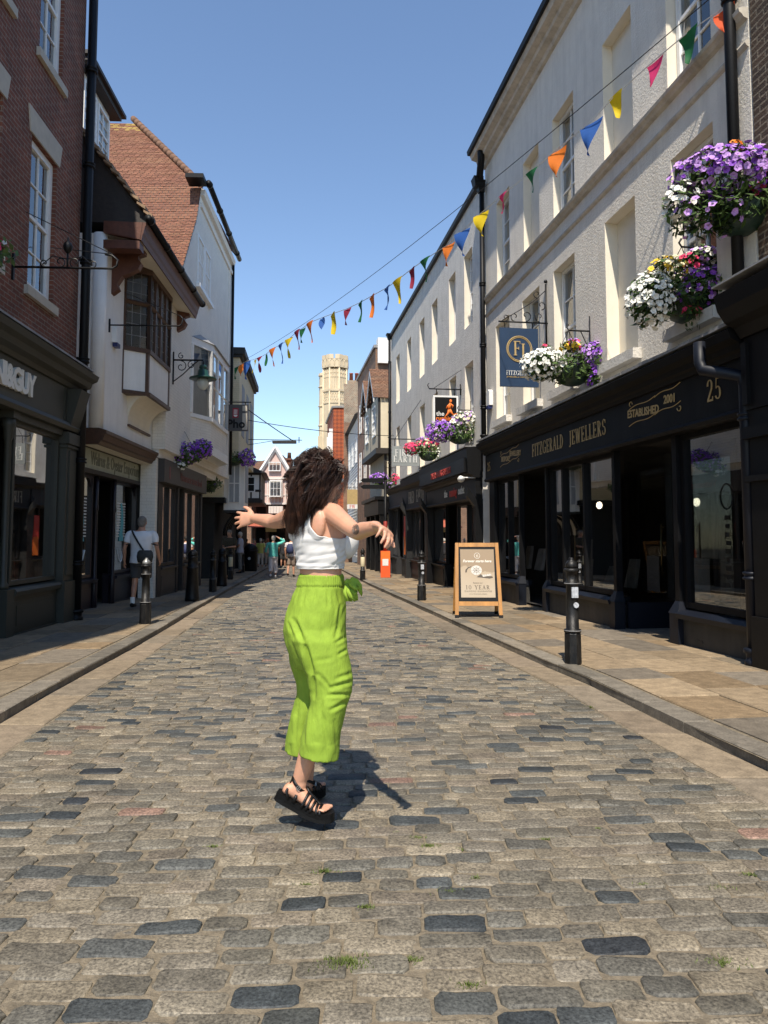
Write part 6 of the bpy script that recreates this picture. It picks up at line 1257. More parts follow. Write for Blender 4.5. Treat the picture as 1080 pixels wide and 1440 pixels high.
def basket(c, label, clumps, F=None, scale=1., leaves=1100, dens=1., bowl=(.0, .0), arm=None, fr=.033, trail=()):
    """clumps: (colour or list, x, y, z offsets, rx, ry, rz, n flowers) in metres from the bowl's centre, x to the right in the photograph"""
    c = Vector(c); scale *= 1.22; rt = empty('hanging_basket', c, 0); tag(rt, label, 'flower basket', 'hanging flower baskets')
    clumps = list(clumps) + [('', 0, -.06, -.06, .46, .36, .2, 0)]; b = MB(); b.lathe([(.02, -.24), (.12, -.23), (.22, -.18), (.28, -.08), (.3, .0), (.3, .02), (.26, .02)], (bowl[0] * scale, .06, bowl[1]), 18); b.build('bowl', M['bowl'], rt)
    lf = MB(); fl = {}
    tot = sum(k[4] * k[6] for k in clumps)
    for cols, x, y, z, rx, ry, rz, n in clumps:
        cols = cols if isinstance(cols, (list, tuple)) else [cols]; C = Vector((x, y, z)) * scale
        for i in range(int(n * dens * 1.55)):
            d = Vector((random.gauss(0, 1), random.gauss(0, 1) - .35, random.gauss(0, 1) + .25)).normalized(); k = U(.86, 1.1)
            p = C + Vector((d.x * rx, d.y * ry, d.z * rz)) * k * scale; nn = (Vector((d.x / rx, d.y / ry, d.z / rz)).normalized() + Vector((U(-.5, .5), U(-.9, .2), U(-.2, .7)))).normalized()
            flower(fl.setdefault(random.choice(cols), MB()), p, nn, fr * U(.75, 1.25))
        for i in range(int(leaves * rx * rz / tot)):
            d = Vector((random.gauss(0, 1), random.gauss(0, 1), random.gauss(0, 1))).normalized(); k = U(.45, 1.04)
            p = C + Vector((d.x * rx, d.y * ry, d.z * rz)) * k * scale; a = Vector((U(-1, 1), U(-1, 1), U(-1, 1))).normalized(); s_ = U(.03, .055) * max(.8, scale); bb = a.orthogonal().normalized()
            lf.add([p - a * s_, p + bb * s_ * .45 + a * s_ * .1, p + a * s_, p - bb * s_ * .45 + a * s_ * .1], [(0, 1, 2, 3)])
    for tx_, tz_, L in trail:
        for i in range(26):
            f = i / 26; p = Vector((tx_ + .05 * sin(i * .7), -.2 + U(-.05, .05), tz_ - L * f)) * scale; a = Vector((U(-1, 1), U(-1, 1), U(-1, .2))).normalized(); s_ = .035; bb = a.orthogonal().normalized()
            for _ in range(2): lf.add([p - a * s_, p + bb * s_ * .5, p + a * s_, p - bb * s_ * .5], [(0, 1, 2, 3)]); p = p + Vector((U(-.06, .06), U(-.06, .06), U(-.04, .04)))
    lf.build('foliage', M['leaf'], rt)
    for k, mbf in fl.items(): mbf.build(k + '_flowers', FC[k], rt)
    if arm:                                                     # wall arm and chains, arm = (dx, dy) to the wall
        b = MB(); w = Vector((arm[0], arm[1], .55)); e = Vector((0, 0, .55)); b.tube([w, e, e + Vector((-.03, 0, .05)), e + Vector((0, 0, .1))], .013, 6); b.tube([w - Vector((0, 0, .35)), w * .55 + e * .45], .009, 5); b.tube([w - Vector((0, 0, .4)), w + Vector((0, 0, .25))], .014, 6)
        b.build('bracket', M['black_iron'], rt); b = MB()
        for i in range(3): b.tube([e, (.3 * cos(i * 2.1 + .5), .3 * sin(i * 2.1 + .5), .02)], .005, 4)
        b.build('chains', M['black_iron'], rt)
    return rt
def hang(F, x, u, v, z=None):
    q0 = F.w(x, 0, 3); tt = 0
    for _ in range(3):
        q = F.w(x, -tt, 3); d = ray(u, v); zz_ = CH + d.z * q.y / d.y; tt = solve_t(F, x, zz_, u)
    q = F.w(x, -tt, zz_); w = F.w(x, 0, zz_); return q, (w.x - q.x, w.y - q.y)
q, a = hang(FZ, 9.8, 1030, 282); s_ = 1.04
basket(q + Vector((.06, 0, .0)), 'largest hanging basket, purple petunias in full sun at the top right', [(['purple', 'lilac', 'lilac'], -.1, 0, .2, .44, .38, .2, 300), (['purple', 'pink'], .35, 0, .12, .3, .3, .22, 150), ('white', -.48, 0, -.02, .13, .2, .17, 50), ('pink', .36, -.1, -.12, .18, .2, .14, 45), ('orange', -.05, -.1, .42, .05, .05, .04, 5), ('white', .2, -.05, .42, .08, .08, .05, 12), (['lilac'], -.25, 0, -.14, .36, .3, .16, 26)], FZ, s_, 2600, 1., (.05, -.1), a, .036)
q, a = hang(FZ, 8.75, 960, 410)
basket(q, 'hanging basket with white and yellow flowers half in shade below the largest basket', [('white', -.36, -.1, -.12, .22, .28, .26, 170), (['yellow', 'yellow', 'cream'], -.18, -.05, .16, .2, .24, .15, 50), (['purple', 'lilac'], .2, 0, .0, .36, .32, .24, 170), (['pink'], .05, -.05, .26, .12, .12, .1, 18), (['lilac', 'white'], .25, 0, .33, .22, .2, .12, 60), ('pink', .0, -.2, -.26, .08, .08, .05, 10)], FZ, 1., 2400, 1., (.08, -.12), a, .034, trail=((.0, -.2, .25),))
q, a = hang(FZ, 5.7, 800, 512)
basket(q, 'hanging basket with white flowers to its left in front of the navy jeweller sign', [('white', -.35, -.05, -.02, .28, .3, .2, 200), ('yellow', -.02, -.1, .2, .12, .12, .06, 18), (['purple', 'lilac'], .36, 0, .08, .27, .3, .2, 200), (['pink', 'lilac'], .05, 0, .24, .1, .12, .08, 26), (['purple'], .32, -.1, -.2, .15, .15, .14, 22), ('pink', -.3, 0, .22, .06, .06, .04, 6)], FZ, 1.02, 1700, 1., (.05, -.1), a, .034, trail=((.42, -.2, .3), (.3, -.2, .2)))
q, a = hang(RN, -1.2, 645, 606)
basket(q, 'hanging basket of purple, cream and pink flowers beside the drainpipe over the shops', [(['purple', 'lilac', 'purple'], -.38, 0, -.02, .32, .3, .24, 200), (['cream', 'white', 'lilac'], .2, 0, .22, .36, .3, .2, 180), ('pink', .52, -.1, -.1, .16, .2, .2, 90), ('white', -.05, 0, .12, .2, .2, .1, 40)], RN, 1., 1300, .9, (.02, -.1), a, .037)
q, a = hang(RN, -5.2, 605, 632)
basket(q, 'hanging basket with pink flowers left and a white trail right over the middle shop', [('pink', -.48, 0, .02, .2, .24, .16, 80), (['pink', 'cream'], -.1, 0, .1, .3, .28, .16, 110), ('white', .38, -.05, -.18, .26, .28, .26, 170), ('pink', .25, 0, .16, .16, .2, .12, 40), (['lilac'], -.2, 0, .25, .15, .15, .06, 20)], RN, 1., 1100, .9, (-.05, -.12), a, .038)
q, a = hang(RN, -13.3, 541, 676)
basket(q, 'small far hanging basket, lilac with a pink right end by the slate grey shop', [(['purple', 'lilac'], -.2, 0, .08, .36, .34, .2, 160), (['pink'], .4, 0, .05, .18, .24, .2, 70), (['lilac'], 0, 0, -.15, .4, .3, .12, 20)], RN, .95, 700, .8, (0, -.12), a, .042)
q, a = hang(PH, 1.9, 259, 636)
basket(q, 'shaded hanging basket of deep purple flowers on the restaurant house wall', [(['purple', 'purple', 'lilac'], -.1, 0, -.02, .5, .36, .26, 190), (['purple'], .38, 0, .06, .22, .26, .22, 100), ('white', -.1, -.2, -.3, .22, .2, .1, 34), ('orange', -.14, -.1, .3, .08, .08, .06, 14)], PH, 1., 1500, .9, (0, -.1), a, .036)
q, a = hang(CR, .15, 328, 642)
basket(q, 'hanging basket with yellow, white and violet flowers beyond the box sign', [('white', -.3, 0, -.1, .34, .3, .2, 110), ('yellow', -.2, 0, .22, .24, .2, .1, 26), (['purple', 'lilac'], .42, 0, -.05, .26, .3, .28, 120)], CR, 1., 900, .9, (0, -.1), a, .042)
q, a = hang(PH, 7.4, 292, 678)
basket(q, 'dark leafy hanging basket with hardly any flowers under the white oriel', [('purple', 0, 0, 0, .42, .3, .2, 10)], PH, .9, 800, .9, (0, -.1), a, .04, trail=((-.1, -.1, .3), (.2, -.1, .25)))
q, a = hang(TN, -3.6, -40, 345)
basket(q, 'hanging basket with pink and white flowers cut by the left edge of the picture', [(['pink', 'white'], .0, 0, 0, .3, .3, .2, 110)], TN, 1., 900, 1., (0, -.1), a, .036)

# ================================================================== bunting and wires
A_ = at_depth(1024, 12, 7.7); B_ = at_depth(318, 528, 26.9)
def on_strand(u, v):
    d = ray(u, v); n = Vector((B_.y - A_.y, -(B_.x - A_.x), 0)); o = Vector((0, 0, CH)); k = (A_ - o).dot(n) / d.dot(n); return o + d * k
bt = empty('bunting', A_); tag(bt, 'string of coloured triangular pennants strung across the street', 'bunting')
cols = {'o': (.78, .20, .02), 'r': (.72, .1, .02), 'g': (.01, .13, .04), 'p': (.62, .03, .15), 'y': (.75, .55, .01), 'b': (.03, .12, .42), 'm': (.30, .02, .05)}
FM = {k: simple('pennant_' + {'o': 'orange', 'r': 'scarlet', 'g': 'green', 'p': 'pink', 'y': 'yellow', 'b': 'blue', 'm': 'maroon'}[k], c, .75, .05, 10.) for k, c in cols.items()}
for m_ in FM.values():                                          # thin cloth lets some light through
    nt_ = m_.node_tree; bs = nt_.nodes['Principled BSDF']; tr = N(nt_, 'ShaderNodeBsdfTranslucent'); mx = N(nt_, 'ShaderNodeMixShader'); mx.inputs[0].default_value = .35
    src = bs.inputs['Base Color'].links[0].from_socket; nt_.links.new(src, tr.inputs[0]); nt_.links.new(bs.outputs[0], mx.inputs[1]); nt_.links.new(tr.outputs[0], mx.inputs[2])
    nt_.links.new(mx.outputs[0], [n for n in nt_.nodes if n.type == 'OUTPUT_MATERIAL'][0].inputs[0])
FL_ = [(1016, 12, 'r', .3, -.6), (968, 45, 'g', .34, .4), (920, 85, 'p', .3, .7), (866, 133, 'y', .3, -.3), (830, 172, 'b', .42, .35), (782, 211, 'o', .38, -.25), (749, 240, 'g', .3, .5), (708, 273, 'p', .28, 1.1), (676, 300, 'y', .38, -.5), (650, 325, 'b', .42, -.3), (630, 344, 'o', .36, .4), (599, 364, 'g', .4, .5), (579, 378, 'm', .36, .2), (560, 393, 'y', .46, -.2), (545, 404, 'b', .44, 1.0), (523, 416, 'o', .44, .3), (507, 425, 'g', .42, .6), (488, 434, 'm', .36, .4), (468, 441, 'y', .48, -.2), (452, 447, 'b', .3, -.8), (437, 453, 'o', .5, -.15), (419, 465, 'm', .48, -.1), (425, 462, 'g', .36, .3), (407, 476, 'y', .52, .4), (396, 484, 'b', .52, .2), (384, 490, 'o', .5, -.1), (374, 498, 'g', .34, 0), (366, 502, 'm', .46, .7), (358, 505, 'y', .44, 1.2), (347, 508, 'b', .56, .0), (339, 512, 'o', .4, -.7), (332, 516, 'g', .4, .5), (325, 520, 'm', .44, .5)]
pts = [Vector(A_)] + [on_strand(u, v) for u, v, *_ in sorted(FL_, key=lambda q: -q[0])] + [Vector(B_)]
b = MB(); b.tube([p - A_ for p in pts], .0075, 5); b.build('string', simple('white_cord', (.6, .6, .58), .8, .05), bt)
tdir = (B_ - A_); tdir.z = 0; tdir.normalize(); nrm = Vector((tdir.y, -tdir.x, 0))
for u, v, c, L, tw in FL_:
    p = on_strand(u, v) - A_; b = MB(); rows = 7; rings = []; L *= 1.12; tw *= .6; w = L * .43; ph = U(0, 6)
    for i in range(rows + 1):
        f = i / rows; row = []
        for j in range(5):
            g = (j / 4 - .5) * 2 * w * (1 - f * .96); an = tw * (f ** 1.0) * 1.6
            e = tdir * cos(an) + nrm * sin(an) * 1.
            row.append(p + e * g + Vector((0, 0, -L * f * (1 - .12 * abs(tw)))) + nrm * (.04 * sin(f * 3.5 + ph + j * .5) * L / .4) + tdir * (tw * .35 * L * f * f))
        rings.append(row)
    b.rings(rings, 0, False, True, False); b.build('pennant', FM[c], bt)
def wire(name, label, P, r=.008, sag=.0, n=14):
    b = MB(); b.tube([P[0].lerp(P[1], i / n) - Vector((0, 0, sag * 4 * (i / n) * (1 - i / n))) - P[0] for i in range(n + 1)], r, 5); o = b.build(name, M['black_iron']); o.location = P[0]; return tag(o, label, 'cable')
wire('cable', 'long thin support wire running above the bunting across the sky', (at_depth(1010, -12, 7.8), at_depth(342, 507, 26.9)), .006, .35)
wire('cable', 'dark cable crossing the street below the stone turret', (at_depth(318, 585, 27.5), at_depth(556, 613, 31.5)), .014, .15)
wire('cable', 'cable slanting down from the cream house to the hanging street light', (at_depth(346, 574, 30.), at_depth(412, 620, 31.)), .02, .02)
SL = empty('catenary_light', at_depth(400, 621, 31.)); tag(SL, 'dark bar shaped street light slung on a wire over the street', 'street lamp')
b = MB(); b.box(-.5, .5, -.12, .12, -.08, .03); b.build('body', M['slate'], SL); b = MB(); b.tube([(-2.2, 0, .1), (.75, 0, .06)], .016, 5); b.tube([(-2.2, 0, -.25), (-.5, 0, .03)], .012, 5); b.tube([(.62, 0, -.05), (.62, 0, .2)], .02, 5); b.build('wire', M['black_iron'], SL)
# ================================================================== people
def skin_mat(name, c):
    m, t, b, o = nt(name); tc = N(t, 'ShaderNodeTexCoord'); n = N(t, 'ShaderNodeTexNoise', Scale=14., Detail=5.); t.links.new(tc.outputs['Object'], n.inputs['Vector'])
    r = ramp(t, n.outputs['Fac'], [(.3, mul(c, .9)), (.7, (min(1, c[0] * 1.08), c[1] * 1.03, c[2]))]); t.links.new(r.outputs[0], b.inputs['Base Color']); b.inputs['Roughness'].default_value = .5
    n2 = N(t, 'ShaderNodeTexNoise', Scale=170., Detail=4.); t.links.new(tc.outputs['Object'], n2.inputs['Vector']); bp = N(t, 'ShaderNodeBump', Strength=.25, Distance=.002); t.links.new(n2.outputs['Fac'], bp.inputs['Height']); t.links.new(bp.outputs[0], b.inputs['Normal']); b.inputs['Subsurface Weight'].default_value = .12; b.inputs['Subsurface Radius'].default_value = (.02, .008, .004); b.inputs['Subsurface Scale'].default_value = .3
    return m
M['skin'] = skin_mat('warm_skin', (.58, .31, .20)); M['skin2'] = skin_mat('tanned_skin', (.42, .22, .14))  # two natural skin tones, one warm and one tanned
def ering(c, fwd, up, a, b, n=28):
    """ellipse ring: a across (sideways), b along fwd, in the plane square to up"""
    c = Vector(c); up = Vector(up).normalized(); f = Vector(fwd); f = (f - up * f.dot(up)).normalized(); s = f.cross(up)
    return [c + s * (a * cos(2 * pi * k / n)) + f * (b * sin(2 * pi * k / n)) for k in range(n)]
def limb(mb, pts, radii, n=14, steps=5):
    """smooth tapering limb through the joints"""
    P = [Vector(p) for p in pts]; out = []; rr = []
    for i in range(len(P) - 1):
        p0, p1, p2, p3 = P[max(0, i - 1)], P[i], P[i + 1], P[min(len(P) - 1, i + 2)]
        for k in range(steps):
            t_ = k / steps; q = .5 * ((2 * p1) + (p2 - p0) * t_ + (2 * p0 - 5 * p1 + 4 * p2 - p3) * t_ ** 2 + (3 * p1 - p0 - 3 * p2 + p3) * t_ ** 3)
            out.append(q); rr.append(radii[i] + (radii[i + 1] - radii[i]) * t_)
    out.append(P[-1]); rr.append(radii[-1]); mb.tube(out, rr, n)
def hand(mb, wrist, d, n, left, curl=(.3, .35, .3), spread=.06, k=1., thumb=(.6, .5)):
    """palm, four fingers of different length with two bends each, and a thumb from the side of the palm"""
    w = Vector(wrist); d = Vector(d).normalized(); n = Vector(n); n = (n - d * n.dot(d)).normalized(); s = n.cross(d) if left else d.cross(n)
    def el(c, a, b): return [c + s * (a * cos(2 * pi * i / 14)) + n * (b * sin(2 * pi * i / 14)) for i in range(14)]
    mb.rings([el(w - d * .03 * k, .024 * k, .019 * k), el(w, .027 * k, .018 * k), el(w + d * .03 * k, .036 * k, .016 * k), el(w + d * .065 * k, .041 * k, .0145 * k), el(w + d * .088 * k, .040 * k, .012 * k), el(w + d * .096 * k, .034 * k, .007 * k)], 0, True)
    for o_, L, r_ in ((.031, .068, .0088), (.0105, .077, .0092), (-.0105, .072, .0088), (-.031, .056, .0078)):
        p = w + d * (.083 - abs(o_) * .25) * k + s * o_ * k; fd = (d + s * (o_ / .031) * spread).normalized(); ang = 0; pts = [p]; j = U(.85, 1.15)
        for i, (f, c) in enumerate(zip((.46, .3, .24), curl)):
            ang += c * j; pts.append(pts[-1] + (fd * cos(ang) + n * sin(ang)) * L * f * k)
        mb.tube([pts[0] - fd * .012 * k] + pts, [r_ * k * 1.05, r_ * k * 1.1, r_ * k, r_ * k * .92, r_ * k * .7], 10)
        mb.ell(pts[-1], r_ * k * .72, 8, 0, 6)
    p0 = w + d * .022 * k + s * .026 * k + n * .006 * k; a, c = thumb
    p1 = p0 + (s * sin(a) + d * cos(a) + n * .25).normalized() * .034 * k; p2 = p1 + (s * sin(a * .7) + d * cos(a * .7) + n * c * .5).normalized() * .03 * k; p3 = p2 + (s * sin(a * .4) + d * cos(a * .4) + n * c).normalized() * .024 * k
    mb.tube([p0 - d * .01 * k, p0, p1, p2, p3], [.013 * k, .0155 * k, .0115 * k, .0105 * k, .0075 * k], 10); mb.ell(p3, .0076 * k, 8, 0, 6)
def head(mb, c, fwd, k=1., tilt=0.):
    """skull, jaw, nose, brows, lips and ears as one lump of closed shapes for the remesh"""
    c = Vector(c); f = Vector((fwd[0], fwd[1], tilt)).normalized(); s = f.cross(Vector((0, 0, 1))).normalized(); u = s.cross(f)
    def L(x, y, z): return c + s * (x * k) + f * (y * k) + u * (z * k)
    def blob(x, y, z, rx, ry, rz, n=16, m=10):
        mb.rings([[L(x + rx * sin(pi * max(.03, min(m - .03, j)) / m) * cos(2 * pi * i / n), y + ry * sin(pi * max(.03, min(m - .03, j)) / m) * sin(2 * pi * i / n), z - rz * cos(pi * j / m)) for i in range(n)] for j in range(m + 1)])
    blob(0, -.012, .025, .074, .092, .086); blob(0, .022, -.035, .058, .066, .078); blob(0, .05, -.088, .03, .03, .024); blob(0, .078, -.018, .012, .016, .03); blob(0, .09, -.036, .015, .015, .011); blob(0, .078, -.064, .022, .013, .011)
    blob(.03, .066, .018, .02, .012, .009); blob(-.03, .066, .018, .02, .012, .009); blob(.04, .055, -.028, .022, .02, .022); blob(-.04, .055, -.028, .022, .02, .022)
    for sx in (-1, 1): blob(sx * .076, -.005, -.012, .01, .02, .032)
    return L

# ------------------------------------------------------------------ the dancing woman
random.seed(77)
WO = empty('person', (-.33, 3.55, G(3.55))); tag(WO, 'dark haired woman in white crop top and lime trousers dancing with arms out', 'person')
WI = Matrix.Translation((-.33, 3.55, G(3.55))).inverted()
def fin(o): o.data.transform(WI); o.parent = WO; return o
def A(u, v, y): return at_depth(u, v, y)
def zof(v, y=3.55): return CH + (755 - v) / FPX * y
phi_h, phi_t = radians(18), radians(46)
def torso_ring(v):
    """centre, facing, half width and half depth of the trunk at picture height v"""
    T = [(960, 444, .10, .10, 14), (905, 445, .158, .125, 16), (880, 444, .165, .135, 18), (855, 447, .155, .122, 20), (830, 451, .132, .102, 24), (812, 452, .122, .094, 28), (797, 451, .122, .094, 34), (780, 451, .133, .100, 40), (762, 450, .142, .106, 44), (745, 448, .147, .102, 46), (730, 445, .155, .092, 46), (719, 443, .16, .075, 46), (711, 444, .115, .062, 45), (705, 446, .07, .056, 42), (698, 448, .054, .056, 38), (680, 452, .05, .055, 34)]
    for p_, q_ in zip(T, T[1:]):
        if p_[0] >= v >= q_[0]:
            f = (p_[0] - v) / (p_[0] - q_[0]); f = f * f * (3 - 2 * f) * .5 + f * .5; w = [a + (b - a) * f for a, b in zip(p_, q_)]; break
    else: w = list(T[0] if v > T[0][0] else T[-1])
    an = radians(w[4]); return Vector(((w[1] - 540) / FPX * 3.55, 3.55, zof(v))), Vector((cos(an), sin(an), 0)), w[2], w[3]
mb = MB(); rs = []
for i in range(58):
    v = 930 - (930 - 682) * i / 57; c, f, a, b = torso_ring(v); sh = .03 * max(0, min(1, (v - 812) / 14)); rs.append(ering(c, f, (0, 0, 1), a - sh, b - sh, 40))
mb.rings(rs)
def local(v, l, fw):                                            # a point on the trunk: l to her right, fw forwards
    c, f, a, b = torso_ring(v); s = Vector((f.y, -f.x, 0)); return c + s * l + f * fw
def squash_blob(mb, c, f, up, rx, ry, rz, n=16, m=10):
    c = Vector(c); f = Vector(f).normalized(); up = Vector(up).normalized(); s = f.cross(up)
    mb.rings([[c + s * (rx * sin(pi * max(.03, min(m - .03, j)) / m) * cos(2 * pi * i / n)) + f * (ry * sin(pi * max(.03, min(m - .03, j)) / m) * sin(2 * pi * i / n)) - up * (rz * cos(pi * j / m)) for i in range(n)] for j in range(m + 1)])
_, ft, _, _ = torso_ring(760)
for sx in (-1, 1): squash_blob(mb, local(763, sx * .075, .085), ft, (0, 0, 1), .068, .058, .066)
for sx in (-1, 1): squash_blob(mb, local(738, sx * .075, -.068), ft, (0, 0, 1), .055, .03, .08)                # shoulder blades
SR, SL_ = A(467, 722, 3.46), A(413, 727, 3.64)
ER, WR = A(501, 748, 3.19), A(530, 741, 2.97)
EL, WL = A(387, 734, 3.93), A(357, 729, 4.12)
limb(mb, [local(724, .07, -.01), SR, SR.lerp(ER, .45), ER, ER.lerp(WR, .3), WR], [.058, .052, .043, .034, .037, .0245])
limb(mb, [local(726, -.07, -.01), SL_, SL_.lerp(EL, .45), EL, EL.lerp(WL, .3), WL], [.06, .055, .045, .036, .038, .0255])
squash_blob(mb, SR + Vector((-.01, 0, .0)), (1, -1, 0), (0, 0, 1), .048, .053, .054)
hand(mb, WR, (.42, -.75, -.2), (-.5, -.1, -.75), False, (.6, .65, .4), .14, .98, (.6, .5))
hand(mb, WL, (-.82, .5, -.06), (.45, .85, -.15), True, (.1, .2, .2), .26, 1.05, (.8, .15))
HC = A(456, 676, 3.54); head(mb, HC, (cos(radians(30)), sin(radians(30))), 1.02, -.12)
# legs inside and below the trousers
HR, HL = local(890, .085, 0), local(890, -.085, 0)
KR_, KL_ = A(457, 985, 3.47), A(435, 985, 3.64)
AR, AL = A(421, 1098, 3.5), A(431, 1097, 3.78)
limb(mb, [HR, HR.lerp(KR_, .5), KR_, KR_.lerp(AR, .35), KR_.lerp(AR, .75), AR], [.07, .06, .05, .05, .042, .033]); limb(mb, [HL, HL.lerp(KL_, .5), KL_, KL_.lerp(AL, .35), KL_.lerp(AL, .75), AL], [.065, .055, .045, .05, .04, .033])
def foot(mb, ank, heel, ball, toe, side):
    """heel, instep and sole as lofted rings, then five toes"""
    ank, heel, ball, toe = map(Vector, (ank, heel, ball, toe)); fw = (toe - ball).normalized(); up = Vector((0, 0, 1)); ax = (ball - heel).normalized(); s = ax.cross(up).normalized()
    def el(c, dirn, a, b): n_ = s.cross(dirn).normalized(); return [c + s * (a * cos(2 * pi * i / 14)) + n_ * (b * sin(2 * pi * i / 14)) for i in range(14)]
    pu = s.cross(ax).normalized()
    mb.rings([el(heel - ax * .012 + pu * .024, ax, .016, .016), el(heel + pu * .03, ax, .029, .028), el(heel + ax * .04 + pu * .04, ax, .031, .038), el(heel.lerp(ball, .5) + pu * .034, ax, .033, .034), el(heel.lerp(ball, .8) + pu * .024, ax, .040, .024), el(ball + pu * .018, ax, .044, .018), el(ball + fw * .028 + up * .013, fw, .042, .012)])
    limb(mb, [ank + Vector((0, 0, .01)), ank - Vector((0, 0, .015)), heel + ax * .045 + pu * .04], [.033, .036, .034])
    for j, (o_, L, r_) in enumerate(((.031, .05, .0125), (.011, .047, .0095), (-.006, .042, .009), (-.021, .036, .0085), (-.034, .028, .008))):
        p = ball + fw * .018 + s * (o_ * side) + up * .013; mb.tube([p, p + fw * L * .6 + up * .004, p + fw * L], [r_ * 1.1, r_, r_ * .8], 8); mb.ell(p + fw * L, r_ * .82, 8, 0, 6)
gR = G(3.5); dn_ = Vector((0, 0, .012)); hR, bR, tR = A(399, 1112, 3.5) - dn_, A(444, 1137, 3.48) - dn_, A(470, 1138, 3.46) - dn_
foot(mb, AR, hR, bR, tR, -1)
gL = G(3.74); bl = Vector(((441 - 540) / FPX * 3.78, 3.86, gL + .045)); hl_ = bl + Vector((-.045, -.13, .02)); tl = bl + Vector((.03, .085, 0)); foot(mb, AL, hl_, bl, tl, 1)
me = remeshed(mb, .0042, 6, 'body', .5); body = fin(obj('body', me, M['skin']))
bvh_v = [v.co.copy() for v in body.data.vertices]
# tattoo on the forearm: ink lines pressed onto the skin
BV = BVHTree.FromPolygons([v.co for v in body.data.vertices], [tuple(p.vertices) for p in body.data.polygons])
def ink_line(mb, pts, r=.0014):
    out = []
    for u, v in pts:
        d = ray(u, v); h = BV.ray_cast(WI @ Vector((0, 0, CH)), d.normalized())
        if h[0]: out.append(h[0] + h[1] * .0004)
    if len(out) > 1: mb.tube(out, r, 5)
b = MB()
for k in range(4): ink_line(b, [(500.5 + (4.6 - k) * cos(a * .5), 744.5 + (7.0 - 1.6 * k) * sin(a * .5)) for a in range(14)], .0017)
for k in range(5): ink_line(b, [(497 + k * 1.7, 739.5 + abs(k - 2) * 1.2), (497.5 + k * 1.7, 749.5 - abs(k - 2))], .0015)
b.build('tattoo', simple('tattoo_ink', (.10, .075, .06), .6, .1), WO)
b = MB(); ink_line(b, [(356, 727), (358, 728.5), (359.5, 727.5), (358, 731)], .0012)
for o_ in (): pass
# crop top: the trunk's own shape a few millimetres out, cut at hem, neckline and armholes
top_f = []; mb = MB(); NR, NS = 92, 150; rings = []; keep = []
for i in range(NR + 1):
    v = 799 - (799 - 708) * i / NR; c, f, a, b_ = torso_ring(v); s = Vector((f.y, -f.x, 0)); row = []
    for k in range(NS):
        th = 2 * pi * k / NS; l, fw = (a + .008) * cos(th), (b_ + .008) * sin(th); p = c + s * l + f * fw
        for sx in (-1, 1):                                       # over the bust
            bc = local(763, sx * .075, .085); q = p - bc; e = Vector((q.dot(s) / .079, q.dot(f) / .069, q.z / .078)); n_ = e.length
            if n_ < 1 and fw > 0: e = e / max(n_, .05); p = bc + s * e.x * .079 + f * e.y * .069 + Vector((0, 0, e.z * .078))
            bc = local(738, sx * .075, -.068); q = p - bc; e = Vector((q.dot(s) / .062, q.dot(f) / .038, q.z / .087)); n_ = e.length
            if n_ < 1 and fw < 0: e = e / max(n_, .05); p = bc + s * e.x * .062 + f * e.y * .038 + Vector((0, 0, e.z * .087))
        wr = noise.noise(Vector((th * 1.4, v * .11, 2.))) * .004 + (.004 * noise.noise(Vector((cos(th) * 1.6 + v * .03, sin(th) * 1.6, v * .1))) + .006 * noise.noise(Vector((cos(th) * 2.2, sin(th) * 2.2 + v * .05, v * .16 + th)))) * max(0, min(1, (v - 745) / 30.))
        wr += .003 * max(0, 1 - abs(v - 794) / 2.5)
        p += (p - c).normalized() * wr; row.append((p, l, fw, v))
    rings.append(row)
def arm_edge(v, fw):                                             # half width of the cloth at picture height v
    if v > 757: return 1
    k = (757 - v) / 42.
    return .150 - .075 * min(1, (k * 2.6)) ** .55 + .0 * k if fw < .02 else .155 - .07 * min(1, (k * 2.4)) ** .6
vs = [p[0] for row in rings for p in row]; fs = []
for i in range(NR):
    for k in range(NS):
        q = [rings[i][k], rings[i][(k + 1) % NS], rings[i + 1][(k + 1) % NS], rings[i + 1][k]]
        l = sum(x[1] for x in q) / 4; fw = sum(x[2] for x in q) / 4; v = sum(x[3] for x in q) / 4
        if abs(l) > arm_edge(v, fw): continue
        if fw > 0 and v < 735 and abs(l) < .055: continue
        if fw < 0 and v < 716 and abs(l) < .05: continue
        fs.append((i * NS + k, i * NS + (k + 1) % NS, (i + 1) * NS + (k + 1) % NS, (i + 1) * NS + k))
mb.add(vs, fs, 0, True)
o = mb.build('tmp', [])
bm = bmesh.new(); bm.from_mesh(o.data); bmesh.ops.delete(bm, geom=[v for v in bm.verts if not v.link_faces], context='VERTS')
for _ in range(6):                                               # even out the stepped cut edges
    bd = [v for v in bm.verts if v.is_boundary]; new = {}
    for v in bd:
        nb = [e.other_vert(v) for e in v.link_edges if e.is_boundary]
        if len(nb) == 2: new[v] = v.co * .4 + (nb[0].co + nb[1].co) * .3
    for v, c_ in new.items(): v.co = c_
rim = []
for v in bm.verts:
    if v.is_boundary: v.co += v.normal * .0022
bm.to_mesh(o.data); bm.free()
so_ = o.modifiers.new('s', 'SOLIDIFY'); so_.thickness = .004; so_.offset = 1
me = from_eval(o); bpy.data.objects.remove(o); M['rib'] = simple('white_ribbed_jersey', (.63, .615, .59), .85, .03, 4.)
t = M['rib'].node_tree; bs = t.nodes['Principled BSDF']; tc = N(t, 'ShaderNodeTexCoord'); wv = N(t, 'ShaderNodeTexWave', Scale=90.); wv.bands_direction = 'X'; t.links.new(tc.outputs['Object'], wv.inputs['Vector']); bp = N(t, 'ShaderNodeBump', Strength=.25, Distance=.002); t.links.new(wv.outputs['Fac'], bp.inputs['Height']); t.links.new(bp.outputs[0], bs.inputs['Normal'])
top = fin(obj('crop_top', me, M['rib']))
for p in top.data.polygons: p.use_smooth = True
